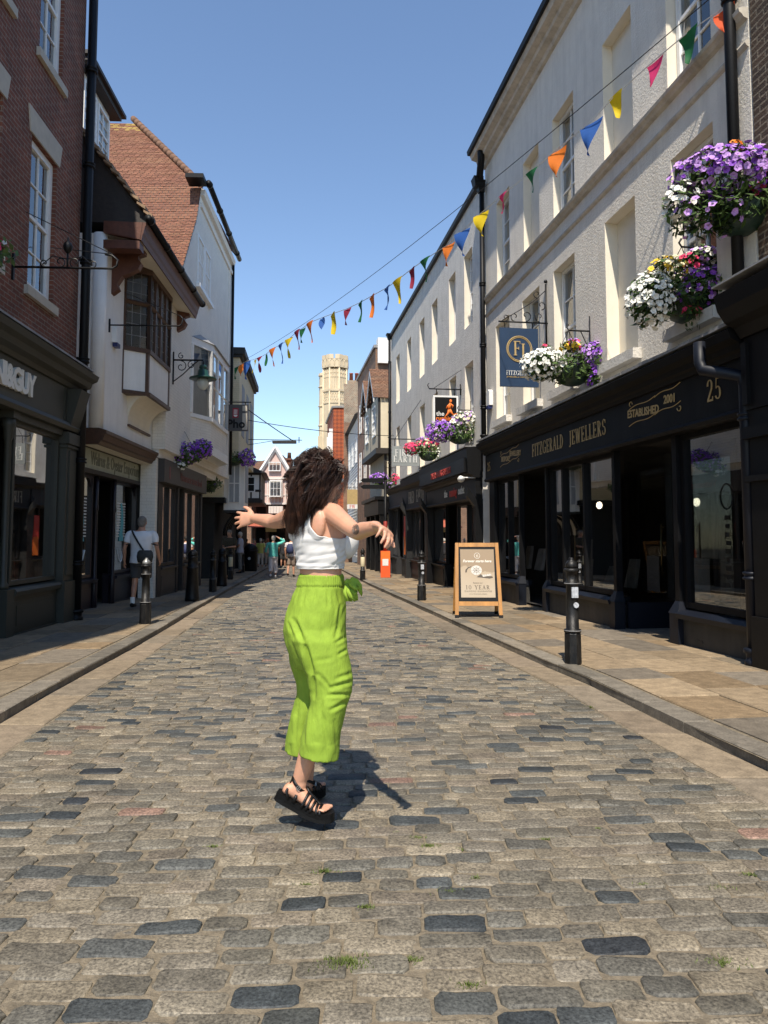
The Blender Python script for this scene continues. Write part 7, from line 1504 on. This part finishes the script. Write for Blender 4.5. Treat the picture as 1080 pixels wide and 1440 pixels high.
# trousers
mb = MB(); rs = []
for v, u, a, b_, an in [(806, 452, .119, .104, 26), (812, 452, .122, .106, 26), (826, 451.5, .130, .116, 24), (838, 449, .142, .126, 22), (852, 447, .156, .136, 20), (868, 444.5, .166, .146, 18), (884, 443.5, .17, .15, 18), (900, 445, .168, .146, 17), (918, 449, .155, .138, 16), (935, 453, .13, .125, 16)]:
    an = radians(an); rs.append(ering(((u - 540) / FPX * 3.55, 3.55, zof(v)), (cos(an), sin(an), 0), (0, 0, 1), a, b_, 44))
mb.rings(rs)
def leg(tab, y0, y1):
    rs = []
    for i, (v, l, r_, dp) in enumerate(tab):
        y = y0 + (y1 - y0) * i / (len(tab) - 1); c = Vector(((l + r_) / 2 / FPX * y - 540 / FPX * y, y, zof(v, y))); w = (r_ - l) / 2 / FPX * y; rs.append(ering(c, (1, .15, 0), (0, 0, 1), dp, w, 36))
    mb.rings(rs)
leg([(866, 428, 468, .03), (880, 418, 478, .07), (897, 411, 486, .097), (915, 419, 490, .1), (935, 429, 495, .098), (952, 435, 497, .096), (968, 438, 496, .096), (985, 438, 490, .098), (1005, 431, 485, .1), (1030, 426, 480, .102), (1056, 424, 478, .104), (1076, 424, 478, .104)], 3.46, 3.44)
leg([(872, 425, 450, .03), (886, 414, 464, .07), (905, 406, 465, .1), (930, 410, 462, .1), (955, 418, 462, .098), (975, 419, 460, .1), (1000, 411, 455, .105), (1030, 405.5, 452, .106), (1050, 404, 450, .108), (1072, 403, 450, .108)], 3.65, 3.69)
me = remeshed(mb, .0055, 7, 'trousers', .5)
# folds: creases along real lines of strain, pressed into the cloth on the side they lie on
FOLDS = [((411, 868), (428, 905), 3.2, .013), ((428, 905), (440, 950), 3.5, .02), ((440, 950), (442, 985), 3.0, .018), ((470, 955), (499, 945), 2.6, .007), ((462, 968), (497, 958), 2.6, .010), ((458, 978), (495, 976), 2.4, .009), ((462, 1000), (490, 985), 2.6, .010), ((455, 985), (448, 1010), 2.4, .006), ((480, 848), (474, 880), 2.2, .009), ((486, 850), (470, 900), 2.4, .007), ((487, 895), (470, 905), 2.2, .006), ((489, 912), (474, 922), 2.2, .006), ((452, 1000), (462, 1052), 3.0, .009), ((430, 1000), (426, 1050), 2.6, .007), ((418, 990), (415, 1048), 2.2, .006), ((470, 1010), (474, 1055), 2.4, .005), ((405, 872), (412, 895), 2., .006), ((430, 830), (424, 850), 2., .004), ((445, 828), (442, 850), 2., .004), ((460, 828), (462, 855), 2., .005), ((474, 828), (478, 850), 2., .005), ((440, 930), (470, 925), 3., .003), ((446, 945), (468, 972), 2.5, .006)]
me.calc_loop_triangles() if False else None
nor = [v.normal.copy() for v in me.vertices]
for i, v in enumerate(me.vertices):
    p = v.co; n_ = nor[i]; d = p.y * cos(PITCH) + (p.z - CH) * sin(PITCH); b_ = ((p.z - CH) * cos(PITCH) - p.y * sin(PITCH)) / d; u = 540 + FPX * p.x / d; w = Y0 - FPX * b_
    dz = .0035 * noise.noise(p * 13.) + .0026 * noise.noise(Vector((p.x * 34 + p.z * 10, p.y * 34, p.z * 12))) + .0006 * noise.noise(Vector((p.x * 60, p.y * 60, p.z * 40)))
    facing = -n_.y
    if facing > -.15:
        k = min(1, (facing + .15) * 2.5)
        for (a0, b0), (a1, b1), wd, am in FOLDS:
            ex, ey = a1 - a0, b1 - b0; L2 = ex * ex + ey * ey; t_ = max(0, min(1, ((u - a0) * ex + (w - b0) * ey) / L2)); q = hypot(u - a0 - ex * t_, w - b0 - ey * t_)
            if q < wd * 4: dz += (.9 if b0 < 930 else .66) * k * am * (-math.exp(-(q / wd) ** 2) + .45 * math.exp(-((q - wd * 1.9) / wd) ** 2)) * (sin(pi * t_) ** .6 if 0 < t_ < 1 else 0)
    if 808 < w < 827: th = atan2(p.y - 3.55, p.x + .3); dz += .0022 * sin(th * 64) * (1 if w < 825 else .3) + (.002 if 809 < w < 824 else -.002)
    if w > 1046: dz += .004 * noise.noise(p * 22.)
    v.co = p + n_ * dz
bm = bmesh.new(); bm.from_mesh(me); kill = []                  # open hems: cut the legs off below a slanting line
for v in bm.verts:
    p = v.co; d = p.y * cos(PITCH) + (p.z - CH) * sin(PITCH); u = 540 + FPX * p.x / d
    zl = zof(1049 + (max(405, u) - 405) * .12, 3.46) if p.y < 3.557 else zof(1049, 3.68)
    if p.z < zl + .004 * noise.noise(p * 14.): kill.append(v)
bmesh.ops.delete(bm, geom=kill, context='VERTS')
for _ in range(5):
    bd = [v for v in bm.verts if v.is_boundary]; new = {}
    for v in bd:
        nb = [e.other_vert(v) for e in v.link_edges if e.is_boundary]
        if len(nb) == 2: new[v] = v.co * .4 + (nb[0].co + nb[1].co) * .3
    for v, c_ in new.items(): v.co = c_
bm.to_mesh(me); bm.free()
for p in me.polygons: p.use_smooth = True
M['lime'] = simple('lime_crinkled_cotton', (.265, .395, .034), .85, .1, 18.)
t = M['lime'].node_tree; bs = t.nodes['Principled BSDF']; tc = N(t, 'ShaderNodeTexCoord'); mp = N(t, 'ShaderNodeMapping'); mp.inputs['Scale'].default_value = (2.2, 2.2, .5); t.links.new(tc.outputs['Object'], mp.inputs[0]); vn = N(t, 'ShaderNodeTexNoise', Scale=55., Detail=3., Distortion=.6); t.links.new(mp.outputs[0], vn.inputs['Vector']); bp = N(t, 'ShaderNodeBump', Strength=.5, Distance=.006); t.links.new(vn.outputs['Fac'], bp.inputs['Height']); t.links.new(bp.outputs[0], bs.inputs['Normal'])
tr = N(t, 'ShaderNodeBsdfTranslucent'); tr.inputs[0].default_value = (.3, .5, .02, 1); mx = N(t, 'ShaderNodeMixShader'); mx.inputs[0].default_value = .12; ou = [n for n in t.nodes if n.type == 'OUTPUT_MATERIAL'][0]; t.links.new(bs.outputs[0], mx.inputs[1]); t.links.new(tr.outputs[0], mx.inputs[2]); t.links.new(mx.outputs[0], ou.inputs[0])
tro = fin(obj('trousers', me, M['lime'])); so_ = tro.modifiers.new('s', 'SOLIDIFY'); so_.thickness = .004; so_.offset = -1
# the bow at her waist
def cloth_strip(mb, pts, widths, wdir, th=.004):
    pts = [Vector(p) for p in pts]; wd = Vector(wdir).normalized()
    rows = [[p - wd * w, p - wd * w * .3 + Vector((0, -.006, .002)), p + wd * w * .35 + Vector((0, .006, 0)), p + wd * w] for p, w in zip(pts, widths)]
    mb.rings(rows, 0, False, True, False)
mb = MB(); K0 = A(489, 819, 3.47)
def W(u, v, y): return A(u, v, y)
cloth_strip(mb, [K0, W(494, 815, 3.44), W(502, 820, 3.42), W(507, 828, 3.42), W(509, 836, 3.43)], [.007, .014, .019, .021, .009], (.3, .3, 1)); cloth_strip(mb, [K0, W(495, 822, 3.4), W(503, 828, 3.38), W(500, 833, 3.4), W(493, 828, 3.43), K0], [.007, .014, .018, .018, .014, .007], (.2, .5, 1))
cloth_strip(mb, [K0, W(492, 830, 3.42), W(497, 838, 3.41), W(501, 845, 3.42)], [.008, .018, .022, .01], (1, .3, .3)); cloth_strip(mb, [K0, W(487, 832, 3.42), W(491, 846, 3.42)], [.008, .014, .016], (1, 0, 0)); mb.ell(K0, (.016, .016, .018), 10)
o = fin(mb.build('bow', M['lime'])); so_ = o.modifiers.new('s', 'SOLIDIFY'); so_.thickness = .003
# sandals
M['leather'] = simple('black_leather', (.006, .0055, .0055), .4, .3, 30., .25, 90., spec=.35); M['rubber'] = simple('black_rubber_sole', (.004, .004, .004), .6, .2, 40., .3, 90., spec=.2)
def sandal(ank, heel, ball, toe, side, name='sandal'):
    heel, ball, toe, ank = map(Vector, (heel, ball, toe, ank)); up = Vector((0, 0, 1)); ax = (ball - heel).normalized(); s = ax.cross(up).normalized(); pu = s.cross(ax).normalized(); fw = (toe - ball).normalized(); fw.z = 0; fw.normalize()
    mb = MB(); outline = []
    P = [(heel - ax * .03, pu, .018), (heel - ax * .016, pu, .032), (heel + ax * .02, pu, .038), (heel.lerp(ball, .5), pu, .037), (heel.lerp(ball, .85), pu, .045), (ball + fw * .02, up, .05), (ball + fw * .055, up, .047), (ball + fw * .078, up, .034), (ball + fw * .088, up, .014)]
    rows = []
    for c, n_, w in P: rows.append([c - s * w + n_ * .004, c - s * w * .96 - n_ * .02, c - s * w - n_ * .036, c + s * w - n_ * .036, c + s * w * .96 - n_ * .02, c + s * w + n_ * .004])
    mb.rings(rows, 0, True, False); so = fin(mb.build(name, M['rubber']))
    def strap(c, n_, d, w, h, wid, nm='strap'):
        m2 = MB(); rows = []
        for i in range(13):
            th = pi * i / 12; q = c + s * (w * cos(th)) + n_ * (h * sin(th)); q2 = q; rows.append([q - d * wid, q + d * wid])
        m2.rings(rows, 0, False, True, False); o_ = fin(m2.build(nm, M['leather'])); mm = o_.modifiers.new('s', 'SOLIDIFY'); mm.thickness = .0035; mm.offset = 1; o_.parent = so
        return o_
    for k in range(5): strap(heel.lerp(ball, .62 + .13 * k) if k < 3 else ball + fw * (.012 + .016 * (k - 3)), pu if k < 3 else up, (ax if k < 3 else fw) + s * .15 * side, .044 + .001 * k, .062 - .0085 * k, .0062)
    m2 = MB(); cs = [heel.lerp(ball, .62 + .13 * k) + pu * (.066 - .0085 * k) for k in range(4)]; m2.tube([ank.lerp(cs[0], .35) + ax * .022] + cs + [ball + fw * .03 + up * .034], [.009, .009, .008, .0075, .007, .006], 6, 0, True, .5); o_ = fin(m2.build('centre_strap', M['leather'])); o_.parent = so
    # ankle strap, heel strap and buckle
    m2 = MB(); rows = []
    ac = ank + Vector((.002, 0, -.012)); an_ = (pu * .75 + ax * .3).normalized(); e1 = (ax - an_ * ax.dot(an_)).normalized(); e2 = an_.cross(e1)
    for i in range(25):
        th = 2 * pi * i / 24; q = ac + e1 * (.044 * cos(th)) + e2 * (.041 * sin(th)); rows.append([q - an_ * .0065, q + an_ * .0065])
    m2.rings(rows, 0, False, True, False); o_ = fin(m2.build('ankle_strap', M['leather'])); mm = o_.modifiers.new('s', 'SOLIDIFY'); mm.thickness = .0035; o_.parent = so
    for sd in (-1, 1):
        m2 = MB(); m2.tube([ac - e1 * .04 + e2 * .012 * sd, heel + ax * .01 + s * .036 * sd + pu * .03, heel + ax * .035 + s * .038 * sd + pu * .002], [.007, .007, .008], 6, 0, True, .45, s); m2.tube([ac + e2 * .041 * sd + e1 * .005, heel + ax * .06 + s * .038 * sd + pu * .03, heel + ax * .062 + s * .039 * sd], [.0065, .0075, .009], 6, 0, True, .45, s); o_ = fin(m2.build('side_strap', M['leather'])); o_.parent = so
    m2 = MB(); bc = ac - s * .0 + e2 * 0 + s * .0; q = ac + s * (.046 if True else 0) * 1; 
    for sd in (1,):
        q = ac + (e2 if e2.y < 0 else -e2) * .046 + e1 * .008; 
        for a_, b_ in (((-1, -1), (1, -1)), ((1, -1), (1, 1)), ((1, 1), (-1, 1)), ((-1, 1), (-1, -1)), ((0, -1), (0, 1))): m2.tube([q + e1 * .008 * a_[0] + an_ * .009 * a_[1], q + e1 * .008 * b_[0] + an_ * .009 * b_[1]], .0016, 5)
    o_ = fin(m2.build('buckle', M['steel'])); o_.parent = so
    return so
sandal(AR, hR - Vector((0, 0, .0)), bR, tR, -1); sandal(AL, hl_, bl, tl, 1)
# hair: a dark core and wavy locks thrown back to the left
def curve(P, k):
    n = len(P) - 1; k *= n; i = min(int(k), n - 1); t_ = k - i; p0, p1, p2, p3 = P[max(0, i - 1)], P[i], P[i + 1], P[min(n, i + 2)]
    return .5 * ((2 * p1) + (p2 - p0) * t_ + (2 * p0 - 5 * p1 + 4 * p2 - p3) * t_ ** 2 + (3 * p1 - p0 - 3 * p2 + p3) * t_ ** 3)
core = MB(); core.ell(HC + Vector((-.012, .005, .028)), (.104, .098, .094), 18, 0, 12); limb(core, [HC + Vector((-.04, 0, .03)), A(438, 680, 3.52), A(424, 705, 3.51), A(414, 732, 3.52), A(410, 750, 3.54)], [.085, .085, .07, .05, .022]); limb(core, [HC + Vector((-.02, .0, .0)), A(446, 690, 3.5), A(432, 714, 3.49), A(420, 736, 3.5)], [.075, .052, .04, .016])
me = remeshed(core, .009, 5, 'hair_core', .5)
hm, t, b_, o_ = nt('dark_brown_hair'); tc = N(t, 'ShaderNodeTexCoord'); n_ = N(t, 'ShaderNodeTexNoise', Scale=26., Detail=4.); t.links.new(tc.outputs['Object'], n_.inputs['Vector']); r_ = ramp(t, n_.outputs['Fac'], [(.3, (.014, .006, .004)), (.55, (.036, .0145, .008)), (.75, (.085, .033, .016))]); t.links.new(r_.outputs[0], b_.inputs['Base Color']); b_.inputs['Roughness'].default_value = .42; b_.inputs['Specular IOR Level'].default_value = .4
hair = fin(obj('hair', me, hm))
mb = MB(); random.seed(4)
fwd_h = Vector((cos(radians(30)), sin(radians(30)), 0))
ENDS = [(401, 742), (404, 752), (409, 757), (416, 757), (423, 752), (430, 746), (398, 728), (399, 716), (402, 735), (412, 748), (420, 742), (436, 735), (405, 722), (442, 724), (427, 735), (414, 738), (403, 748), (449, 716), (408, 712), (418, 755)]
for cl in range(105):
    while True:                                                  # root on the scalp, away from the face
        d = Vector((random.gauss(0, 1), random.gauss(0, 1), random.gauss(.35, 1))).normalized()
        if d.z < -.35: continue
        if cl % 3 == 0 and not (d.y < -.45 and d.x > -.1 and d.z < .75): continue
        if d.dot(fwd_h) > .62 and d.z < .55: continue
        break
    root = HC + Vector((-.008, .004, .026)) + Vector((d.x * .098, d.y * .094, d.z * .092))
    eu, ev = min(random.sample(ENDS, 7), key=lambda e_: abs((e_[0] - 400) / 46 - (d.x * .45 + .5 - d.y * .15))); eu += U(-4, 4); ev += U(-5, 4); side = max(-1, min(1, -d.y * 1.3 + U(-.5, .5))); ey = 3.52 - .07 * side
    end = A(eu, ev, ey)
    mid1 = root + d * U(.018, .03) + Vector((-.03 - U(0, .03), -.004 * side, .0 + U(-.01, .012)))
    if cl % 3 == 0: side = U(.6, 1.1); ey = 3.52 - .07 * side; end = A(eu, ev, ey); mid1 = root + d * .02 + Vector((-.02, -.012, -.02))
    bulge = A(U(408, 432), U(672, 706), 3.52 - .085 * side) if cl % 3 else A(U(432, 458), U(688, 710), 3.49 - .075 * side)
    if d.x > .4 and cl % 4 == 1: mid1 = root + Vector((.012, -.01, .004)); 
    guide = [root, mid1, mid1.lerp(bulge, .6) + Vector((0, 0, .008)), bulge, bulge.lerp(end, .55) + Vector((U(-.015, .015), U(-.01, .01), U(-.01, .015))), end]
    amp = U(.008, .014); fr = U(1.2, 1.9); ph = U(0, 6.3); rad = U(.016, .03); sidev = Vector((U(-1, 1), U(-1, 1), U(-1, 1))).normalized()
    for st in range(54):
        o1, o2 = random.gauss(0, .5), random.gauss(0, .5); L = U(.86, 1.04); w0 = U(.0006, .0011); pts = []; n = 17; tj = U(-.006, .006), U(-.006, .006), U(-.008, .006)
        for i in range(n + 1):
            k = i / n; p = curve(guide, min(1, k * L)); e = max(0, min(1, (k - .25) * 2.)); wv = amp * e * (.5 + k)
            sp = rad * (1 - .55 * k); p = p + Vector((0, 1, 0)) * (o1 * sp + wv * .8 * cos(fr * 6.28 * k + ph)) + Vector((.7, 0, .7)) * (o2 * sp) + Vector((.6, 0, -.55)) * (wv * sin(fr * 6.28 * k + ph))
            if k > .7: p += Vector(tj) * ((k - .7) / .3) ** 2
            pts.append(p)
        vs_ = []; fs_ = []
        for i, p in enumerate(pts):
            w = w0 * (1.15 if i < n * .6 else max(.25, 1.15 - 1.1 * (i / n - .6) / .4)); vs_ += [(p.x - .7 * w, p.y - .5 * w, p.z - .7 * w), (p.x + .7 * w, p.y - .5 * w, p.z + .7 * w), (p.x, p.y + w, p.z)]
            if i: fs_ += [(3 * i - 3 + j, 3 * i - 3 + (j + 1) % 3, 3 * i + (j + 1) % 3, 3 * i + j) for j in range(3)]
        mb.add(vs_, fs_, 0, True)
for st in range(130):                                            # loose strands blown over brow, cheek and neck
    th = U(0, 1); r0 = HC + Vector((.075, -.03, .06)) + Vector((U(-.05, .02), U(-.05, .03), U(-.02, .035)))
    if th < .55: P = [r0, A(U(480, 489), U(655, 664), 3.47), A(U(484, 491), U(666, 678), 3.46), A(U(474, 484), U(686, 698), 3.45), A(U(462, 476), U(702, 712), 3.44)]
    elif th < .8: P = [r0 + Vector((-.05, 0, 0)), A(U(462, 474), U(662, 676), 3.44), A(U(456, 470), U(686, 700), 3.43), A(U(446, 460), U(708, 720), 3.42)]
    else: P = [r0 + Vector((-.08, 0, .03)), A(U(440, 462), U(642, 652), 3.45), A(U(418, 440), U(660, 680), 3.44), A(U(404, 424), U(700, 720), 3.45), A(U(400, 412), U(735, 752), 3.47)]
    ph = U(0, 6); mb.tube([curve(P, i / 14) + Vector((.004 * sin(i * .9 + ph), .003 * cos(i + ph), .003 * cos(i * .8 + ph))) for i in range(15)], [.0007 * (1 - .05 * i) for i in range(15)], 3, 0, False)
lk = fin(mb.build('locks', hm)); lk.parent = hair
# eyes, brows, lips, nails
mb = MB(); s_h = Vector((fwd_h.y, -fwd_h.x, 0))
for sx in (-1, 1): mb.ell(HC + fwd_h * .078 + s_h * (.031 * sx) + Vector((0, 0, .002)), .011, 10)
fin(mb.build('eyes', M['white_paint']))
mb = MB()
for sx in (-1, 1): mb.ell(HC + fwd_h * .087 + s_h * (.031 * sx) + Vector((0, 0, .002)), .0055, 8)
fin(mb.build('irises', hm))

def ruffle(me, amp, f):
    nr = [v.normal.copy() for v in me.vertices]
    for v, n_ in zip(me.vertices, nr): v.co = v.co + n_ * (amp * noise.noise(Vector((v.co.x * f[0], v.co.y * f[0], v.co.z * f[1]))))
# ------------------------------------------------------------------ passers-by
def figure(label, loc, rz, H, shirt, bottom, hairc, arms, stride=.0, sleeves=.5, blen=1., skin='skin2', shoes='white_paint', build=1., bag=None, socks=None, bald=False, lean=0., flare=1.):
    loc = Vector(loc); rt = empty('person', loc, rz); tag(rt, label, 'person'); k = H / 1.72
    def V(x, y, z): return Vector((x * k, y * k, z * k))
    b = MB(); g = build
    tor = [(.88, .155 * g, .115 * g, 0), (.98, .15 * g, .112 * g, 0), (1.1, .145 * g, .105 * g, .0), (1.24, .16 * g, .112 * g, 0), (1.36, .175 * g, .1 * g, -.01), (1.43, .15 * g, .075, -.015), (1.47, .07, .06, -.01), (1.54, .052, .056, .005)]
    b.rings([ering(V(0, y + lean * (z - .9), z), (0, 1, 0), (0, 0, 1), a * k, c * k, 24) for z, a, c, y in tor]); hc = V(0, .02 + lean * .72, 1.615); head(b, hc, (0, 1), k)
    legs = []
    for sx in (-1, 1):
        st = stride * sx; hip = V(sx * .085, 0, .88); kn = V(sx * .095, st * .5 + .02 * abs(stride) * 2, .49); an = V(sx * .1, st - .03, .09 + (.05 if st < 0 and stride else 0)); legs.append((hip, kn, an, st)); limb(b, [hip, hip.lerp(kn, .5), kn, kn.lerp(an, .35), kn.lerp(an, .8), an], [.085 * g * k, .07 * k, .052 * k, .052 * k, .038 * k, .034 * k], 12); limb(b, [an, an + V(0, .06, -.05), an + V(0, .14, -.065)], [.036 * k, .036 * k, .024 * k], 10)
    for sx in (-1, 1):
        sh = V(sx * .185 * g, -.01 + lean * .5, 1.395); el, wr, pn = arms[sx]; el, wr = V(*el), V(*wr); limb(b, [V(sx * .09, -.01 + lean * .5, 1.38), sh, sh.lerp(el, .5), el, el.lerp(wr, .35), wr], [.055 * k, .052 * k, .045 * k, .036 * k, .037 * k, .026 * k], 12); hand(b, wr, wr - el, pn, sx < 0, (.3, .4, .3), .08, k)
    obj('body', remeshed(b, .0085, 3, 'body', .4), M[skin], rt)
    b = MB(); b.rings([ering(V(0, y + lean * (z - .9), z), (0, 1, 0), (0, 0, 1), (a + .02) * k, (c + .022) * k, 28) for z, a, c, y in [(.86, .165 * g, .125 * g, 0)] + tor[1:6] + [(1.452, .095, .07, -.012)]])
    for sx in (-1, 1):
        sh = V(sx * .185 * g, -.01 + lean * .5, 1.395); el, wr, pn = arms[sx]; el, wr = V(*el), V(*wr)
        if sleeves <= 1: e = sh.lerp(el, sleeves); limb(b, [V(sx * .1, -.01 + lean * .5, 1.375), sh, e], [.062 * k, .066 * k, .06 * k], 14)
        else: e = el.lerp(wr, sleeves - 1); limb(b, [V(sx * .1, -.01 + lean * .5, 1.375), sh, el, e], [.062 * k, .066 * k, .052 * k, .044 * k], 14)
    me = remeshed(b, .011, 3, 'shirt', .4)
    ruffle(me, .009, (11., 11.))
    for p in me.polygons: p.use_smooth = True
    sh_ = obj('shirt', me, shirt, rt)
    b = MB(); b.rings([ering(V(0, 0, z), (0, 1, 0), (0, 0, 1), a * k, c * k, 24) for z, a, c in ((.8, .16 * g, .13 * g), (.9, .168 * g, .132 * g), (1.0, .162 * g, .124 * g))])
    for hip, kn, an, st in legs:
        if blen >= 1: P = [hip, hip.lerp(kn, .5), kn, kn.lerp(an, .5), an + V(0, 0, .05 + (1.1 - blen) * .5)]; rr = [.1 * g, .092, .075 * flare, .07 * flare, .068 * flare]
        else: P = [hip, hip.lerp(kn, .5), hip.lerp(kn, blen)]; rr = [.102 * g, .098, .09]
        limb(b, P, [q * k for q in rr], 16)
    me = remeshed(b, .012, 3, 'trousers', .4)
    ruffle(me, .009, (14., 8.))
    for p in me.polygons: p.use_smooth = True
    obj('shorts' if blen < 1 else 'trousers', me, bottom, rt)
    for hip, kn, an, st in legs:
        b = MB(); b.rings([ering(an + V(0, y, z), (0, .25, 1) if i == 0 else (0, 0, 1), (0, 1, 0), a * k, c * k, 14) for i, (y, z, a, c) in enumerate(((-.06, -.045, .03, .035), (-.02, -.04, .042, .05), (.06, -.055, .045, .036), (.13, -.062, .048, .028), (.18, -.066, .03, .02)))]); obj('shoe', remeshed(b, .009, 2, 'shoe', .4), M[shoes], rt)
        if socks: b = MB(); limb(b, [an + V(0, 0, -.02), an + V(0, 0, .1)], [.044 * k, .044 * k]); b.build('sock', M[socks], rt)
    if not bald:
        b = MB(); b.ell(hc + V(0, -.018, .03), (.083 * k, .098 * k, .094 * k), 16, 0, 10); b.ell(hc + V(0, -.05, -.02), (.074 * k, .062 * k, .075 * k), 12)
        me = remeshed(b, .009, 3, 'hair', .4)
        ruffle(me, .008, (40., 40.))
        obj('hair', me, hairc, rt)
    if bag == 'sling':
        b = MB(); pts = [V(-.15, -.11, 1.46), V(-.1, -.165, 1.38), V(-.02, -.185, 1.25), V(.08, -.19, 1.1), V(.17, -.17, .98)]; b.tube(pts, .02 * k, 6, 0, True, .5); b.tube([V(-.13, -.1, 1.42), V(-.12, .02, 1.46), V(-.08, .12, 1.36)], .016 * k, 6, 0, True, .35); o_ = b.build('bag_strap', M['leather'], rt)
        b = MB(); b.rings([ering(V(.12, -.21, z), (0, 1, 0), (0, 0, 1), a * k, c * k, 16) for z, a, c in ((.86, .06, .02), (.88, .13, .05), (.98, .15, .06), (1.06, .14, .05), (1.1, .11, .02))]); b.build('sling_bag', simple('dark_olive_bag', (.03, .032, .03), .7, .2, 20.), rt)
    if bag == 'backpack':
        b = MB(); b.rings([ering(V(0, -.2 + y, z), (0, 1, 0), (0, 0, 1), a * k, c * k, 18) for z, a, c, y in ((.98, .08, .03, .02), (1.0, .14, .075, 0), (1.15, .16, .085, 0), (1.32, .14, .07, .01), (1.4, .08, .03, .03))]); o_ = b.build('backpack', simple('navy_backpack', (.02, .03, .09), .7, .2, 12.), rt)
        for sx in (-1, 1): b = MB(); b.tube([V(sx * .09, -.13, 1.37), V(sx * .1, -.02, 1.47), V(sx * .11, .11, 1.36), V(sx * .13, .06, 1.1)], .018 * k, 6, 0, True, .4); b.build('strap', M['leather'], o_)
    return rt
cl = lambda n, c: simple(n, c, .85, .06, 8., .2, 30.)
hang_ = {-1: ((-.25, -.02, 1.14), (-.25, .06, .9), (.9, 0, .1)), 1: ((.25, -.02, 1.14), (.25, .06, .9), (-.9, 0, .1))}
grey_hair = simple('grey_hair', (.16, .14, .12), .7, .3, 60.); white_hair = simple('white_hair', (.5, .47, .42), .7, .2, 60.); dark_hair = simple('dark_hair', (.02, .015, .01), .5, .3, 60.)
q = on_ground(197, 857); f = figure('grey haired man in white T-shirt and dark shorts with a sling bag, walking away', q, radians(4), 1.76, cl('white_tshirt', (.68, .69, .71)), cl('dark_grey_shorts', (.045, .045, .045)), grey_hair, {-1: ((-.29, -.07, 1.14), (-.31, .0, .89), (.9, .1, .1)), 1: ((.29, -.03, 1.14), (.31, .1, .92), (-.9, 0, .1))}, .13, .62, .78, 'skin2', 'black_paint', 1.18, 'sling', 'white_letter')
for sx in (-1, 1):
    b = MB(); e = Vector((sx * .218, -.01, 1.395)).lerp(Vector((sx * .29, -.05, 1.14)), .58)
    b.tube([e - Vector((sx * .0, 0, .008)), e - Vector((sx * .004, 0, .024))], .068, 14); b.build('sleeve_trim', M['leather'], f)
q = on_ground(384, 812, 0); figure('person in a turquoise top and white trousers with one hand raised to the head', q, radians(6), 1.66, cl('turquoise_knit', (.12, .52, .45)), cl('white_linen', (.66, .6, .58)), white_hair, {-1: ((-.3, -.02, 1.17), (-.32, .12, .98), (.9, 0, .1)), 1: ((.44, .04, 1.5), (.16, .03, 1.68), (-.6, .2, -.6))}, .1, 1.6, 1.0, 'skin', 'white_paint', 1.12, None, None, False, .0, 1.3)
q = on_ground(409, 811, 0); figure('walker with a navy backpack and pale top seen behind the woman', q, radians(-6), 1.66, cl('pale_top', (.66, .6, .6)), cl('khaki_shorts', (.24, .18, .14)), dark_hair, hang_, .12, .6, .95, 'skin', 'black_paint', 1.0, 'backpack')
q = on_ground(322, 814); figure('person in an olive shirt and black trousers standing in the shade by the shops', q, radians(160), 1.76, cl('olive_shirt', (.045, .035, .02)), cl('black_trousers', (.012, .012, .014)), grey_hair, {-1: ((-.24, .02, 1.14), (-.1, .24, 1.12), (.3, 0, -1)), 1: ((.24, .02, 1.14), (.1, .24, 1.1), (-.3, 0, -1))}, .0, .8, 1.1, 'skin2', 'black_paint', 1.15)
q = on_ground(337, 806); figure('white haired man in a pale lilac shirt and grey trousers standing in the shade', q, radians(95), 1.78, cl('pale_lilac_shirt', (.42, .42, .5)), cl('grey_trousers', (.16, .155, .145)), white_hair, {-1: ((-.23, .03, 1.14), (-.14, .22, 1.06), (.5, 0, -1)), 1: ((.23, .03, 1.14), (.16, .22, 1.0), (-.5, 0, -1))}, .0, .7, 1.1, 'skin2', 'black_paint', 1.12)
for u, v, lab, rz, c1, c2, hr in [(346, 798, 'small far walker in a brown coat half hidden by the litter bin', 20, (.1, .06, .04), (.05, .05, .07), dark_hair), (371, 796, 'small far walker in a blue shirt among the distant group', -15, (.1, .16, .35), (.2, .18, .15), dark_hair), (366, 799, 'small far walker in a yellow green top near the pink house', 0, (.5, .5, .12), (.5, .46, .4), white_hair), (376, 798, 'small far walker in a pale shirt with auburn hair', 10, (.5, .42, .3), (.3, .26, .22), simple('auburn_hair', (.3, .08, .03), .7)), (398, 799, 'small far walker in a black top and shorts beside the pale walker', 0, (.02, .02, .025), (.03, .03, .03), white_hair), (358, 797, 'small far walker in a red and white top by the litter bin', 170, (.5, .15, .12), (.1, .1, .12), dark_hair)]:
    q = on_ground(u, v, 0); figure(lab, q, radians(rz), 1.66, cl('far_shirt', c1), cl('far_trousers', c2), hr, hang_, .1, .7, 1.0 if c2[0] > .2 else .9, 'skin2', 'black_paint')
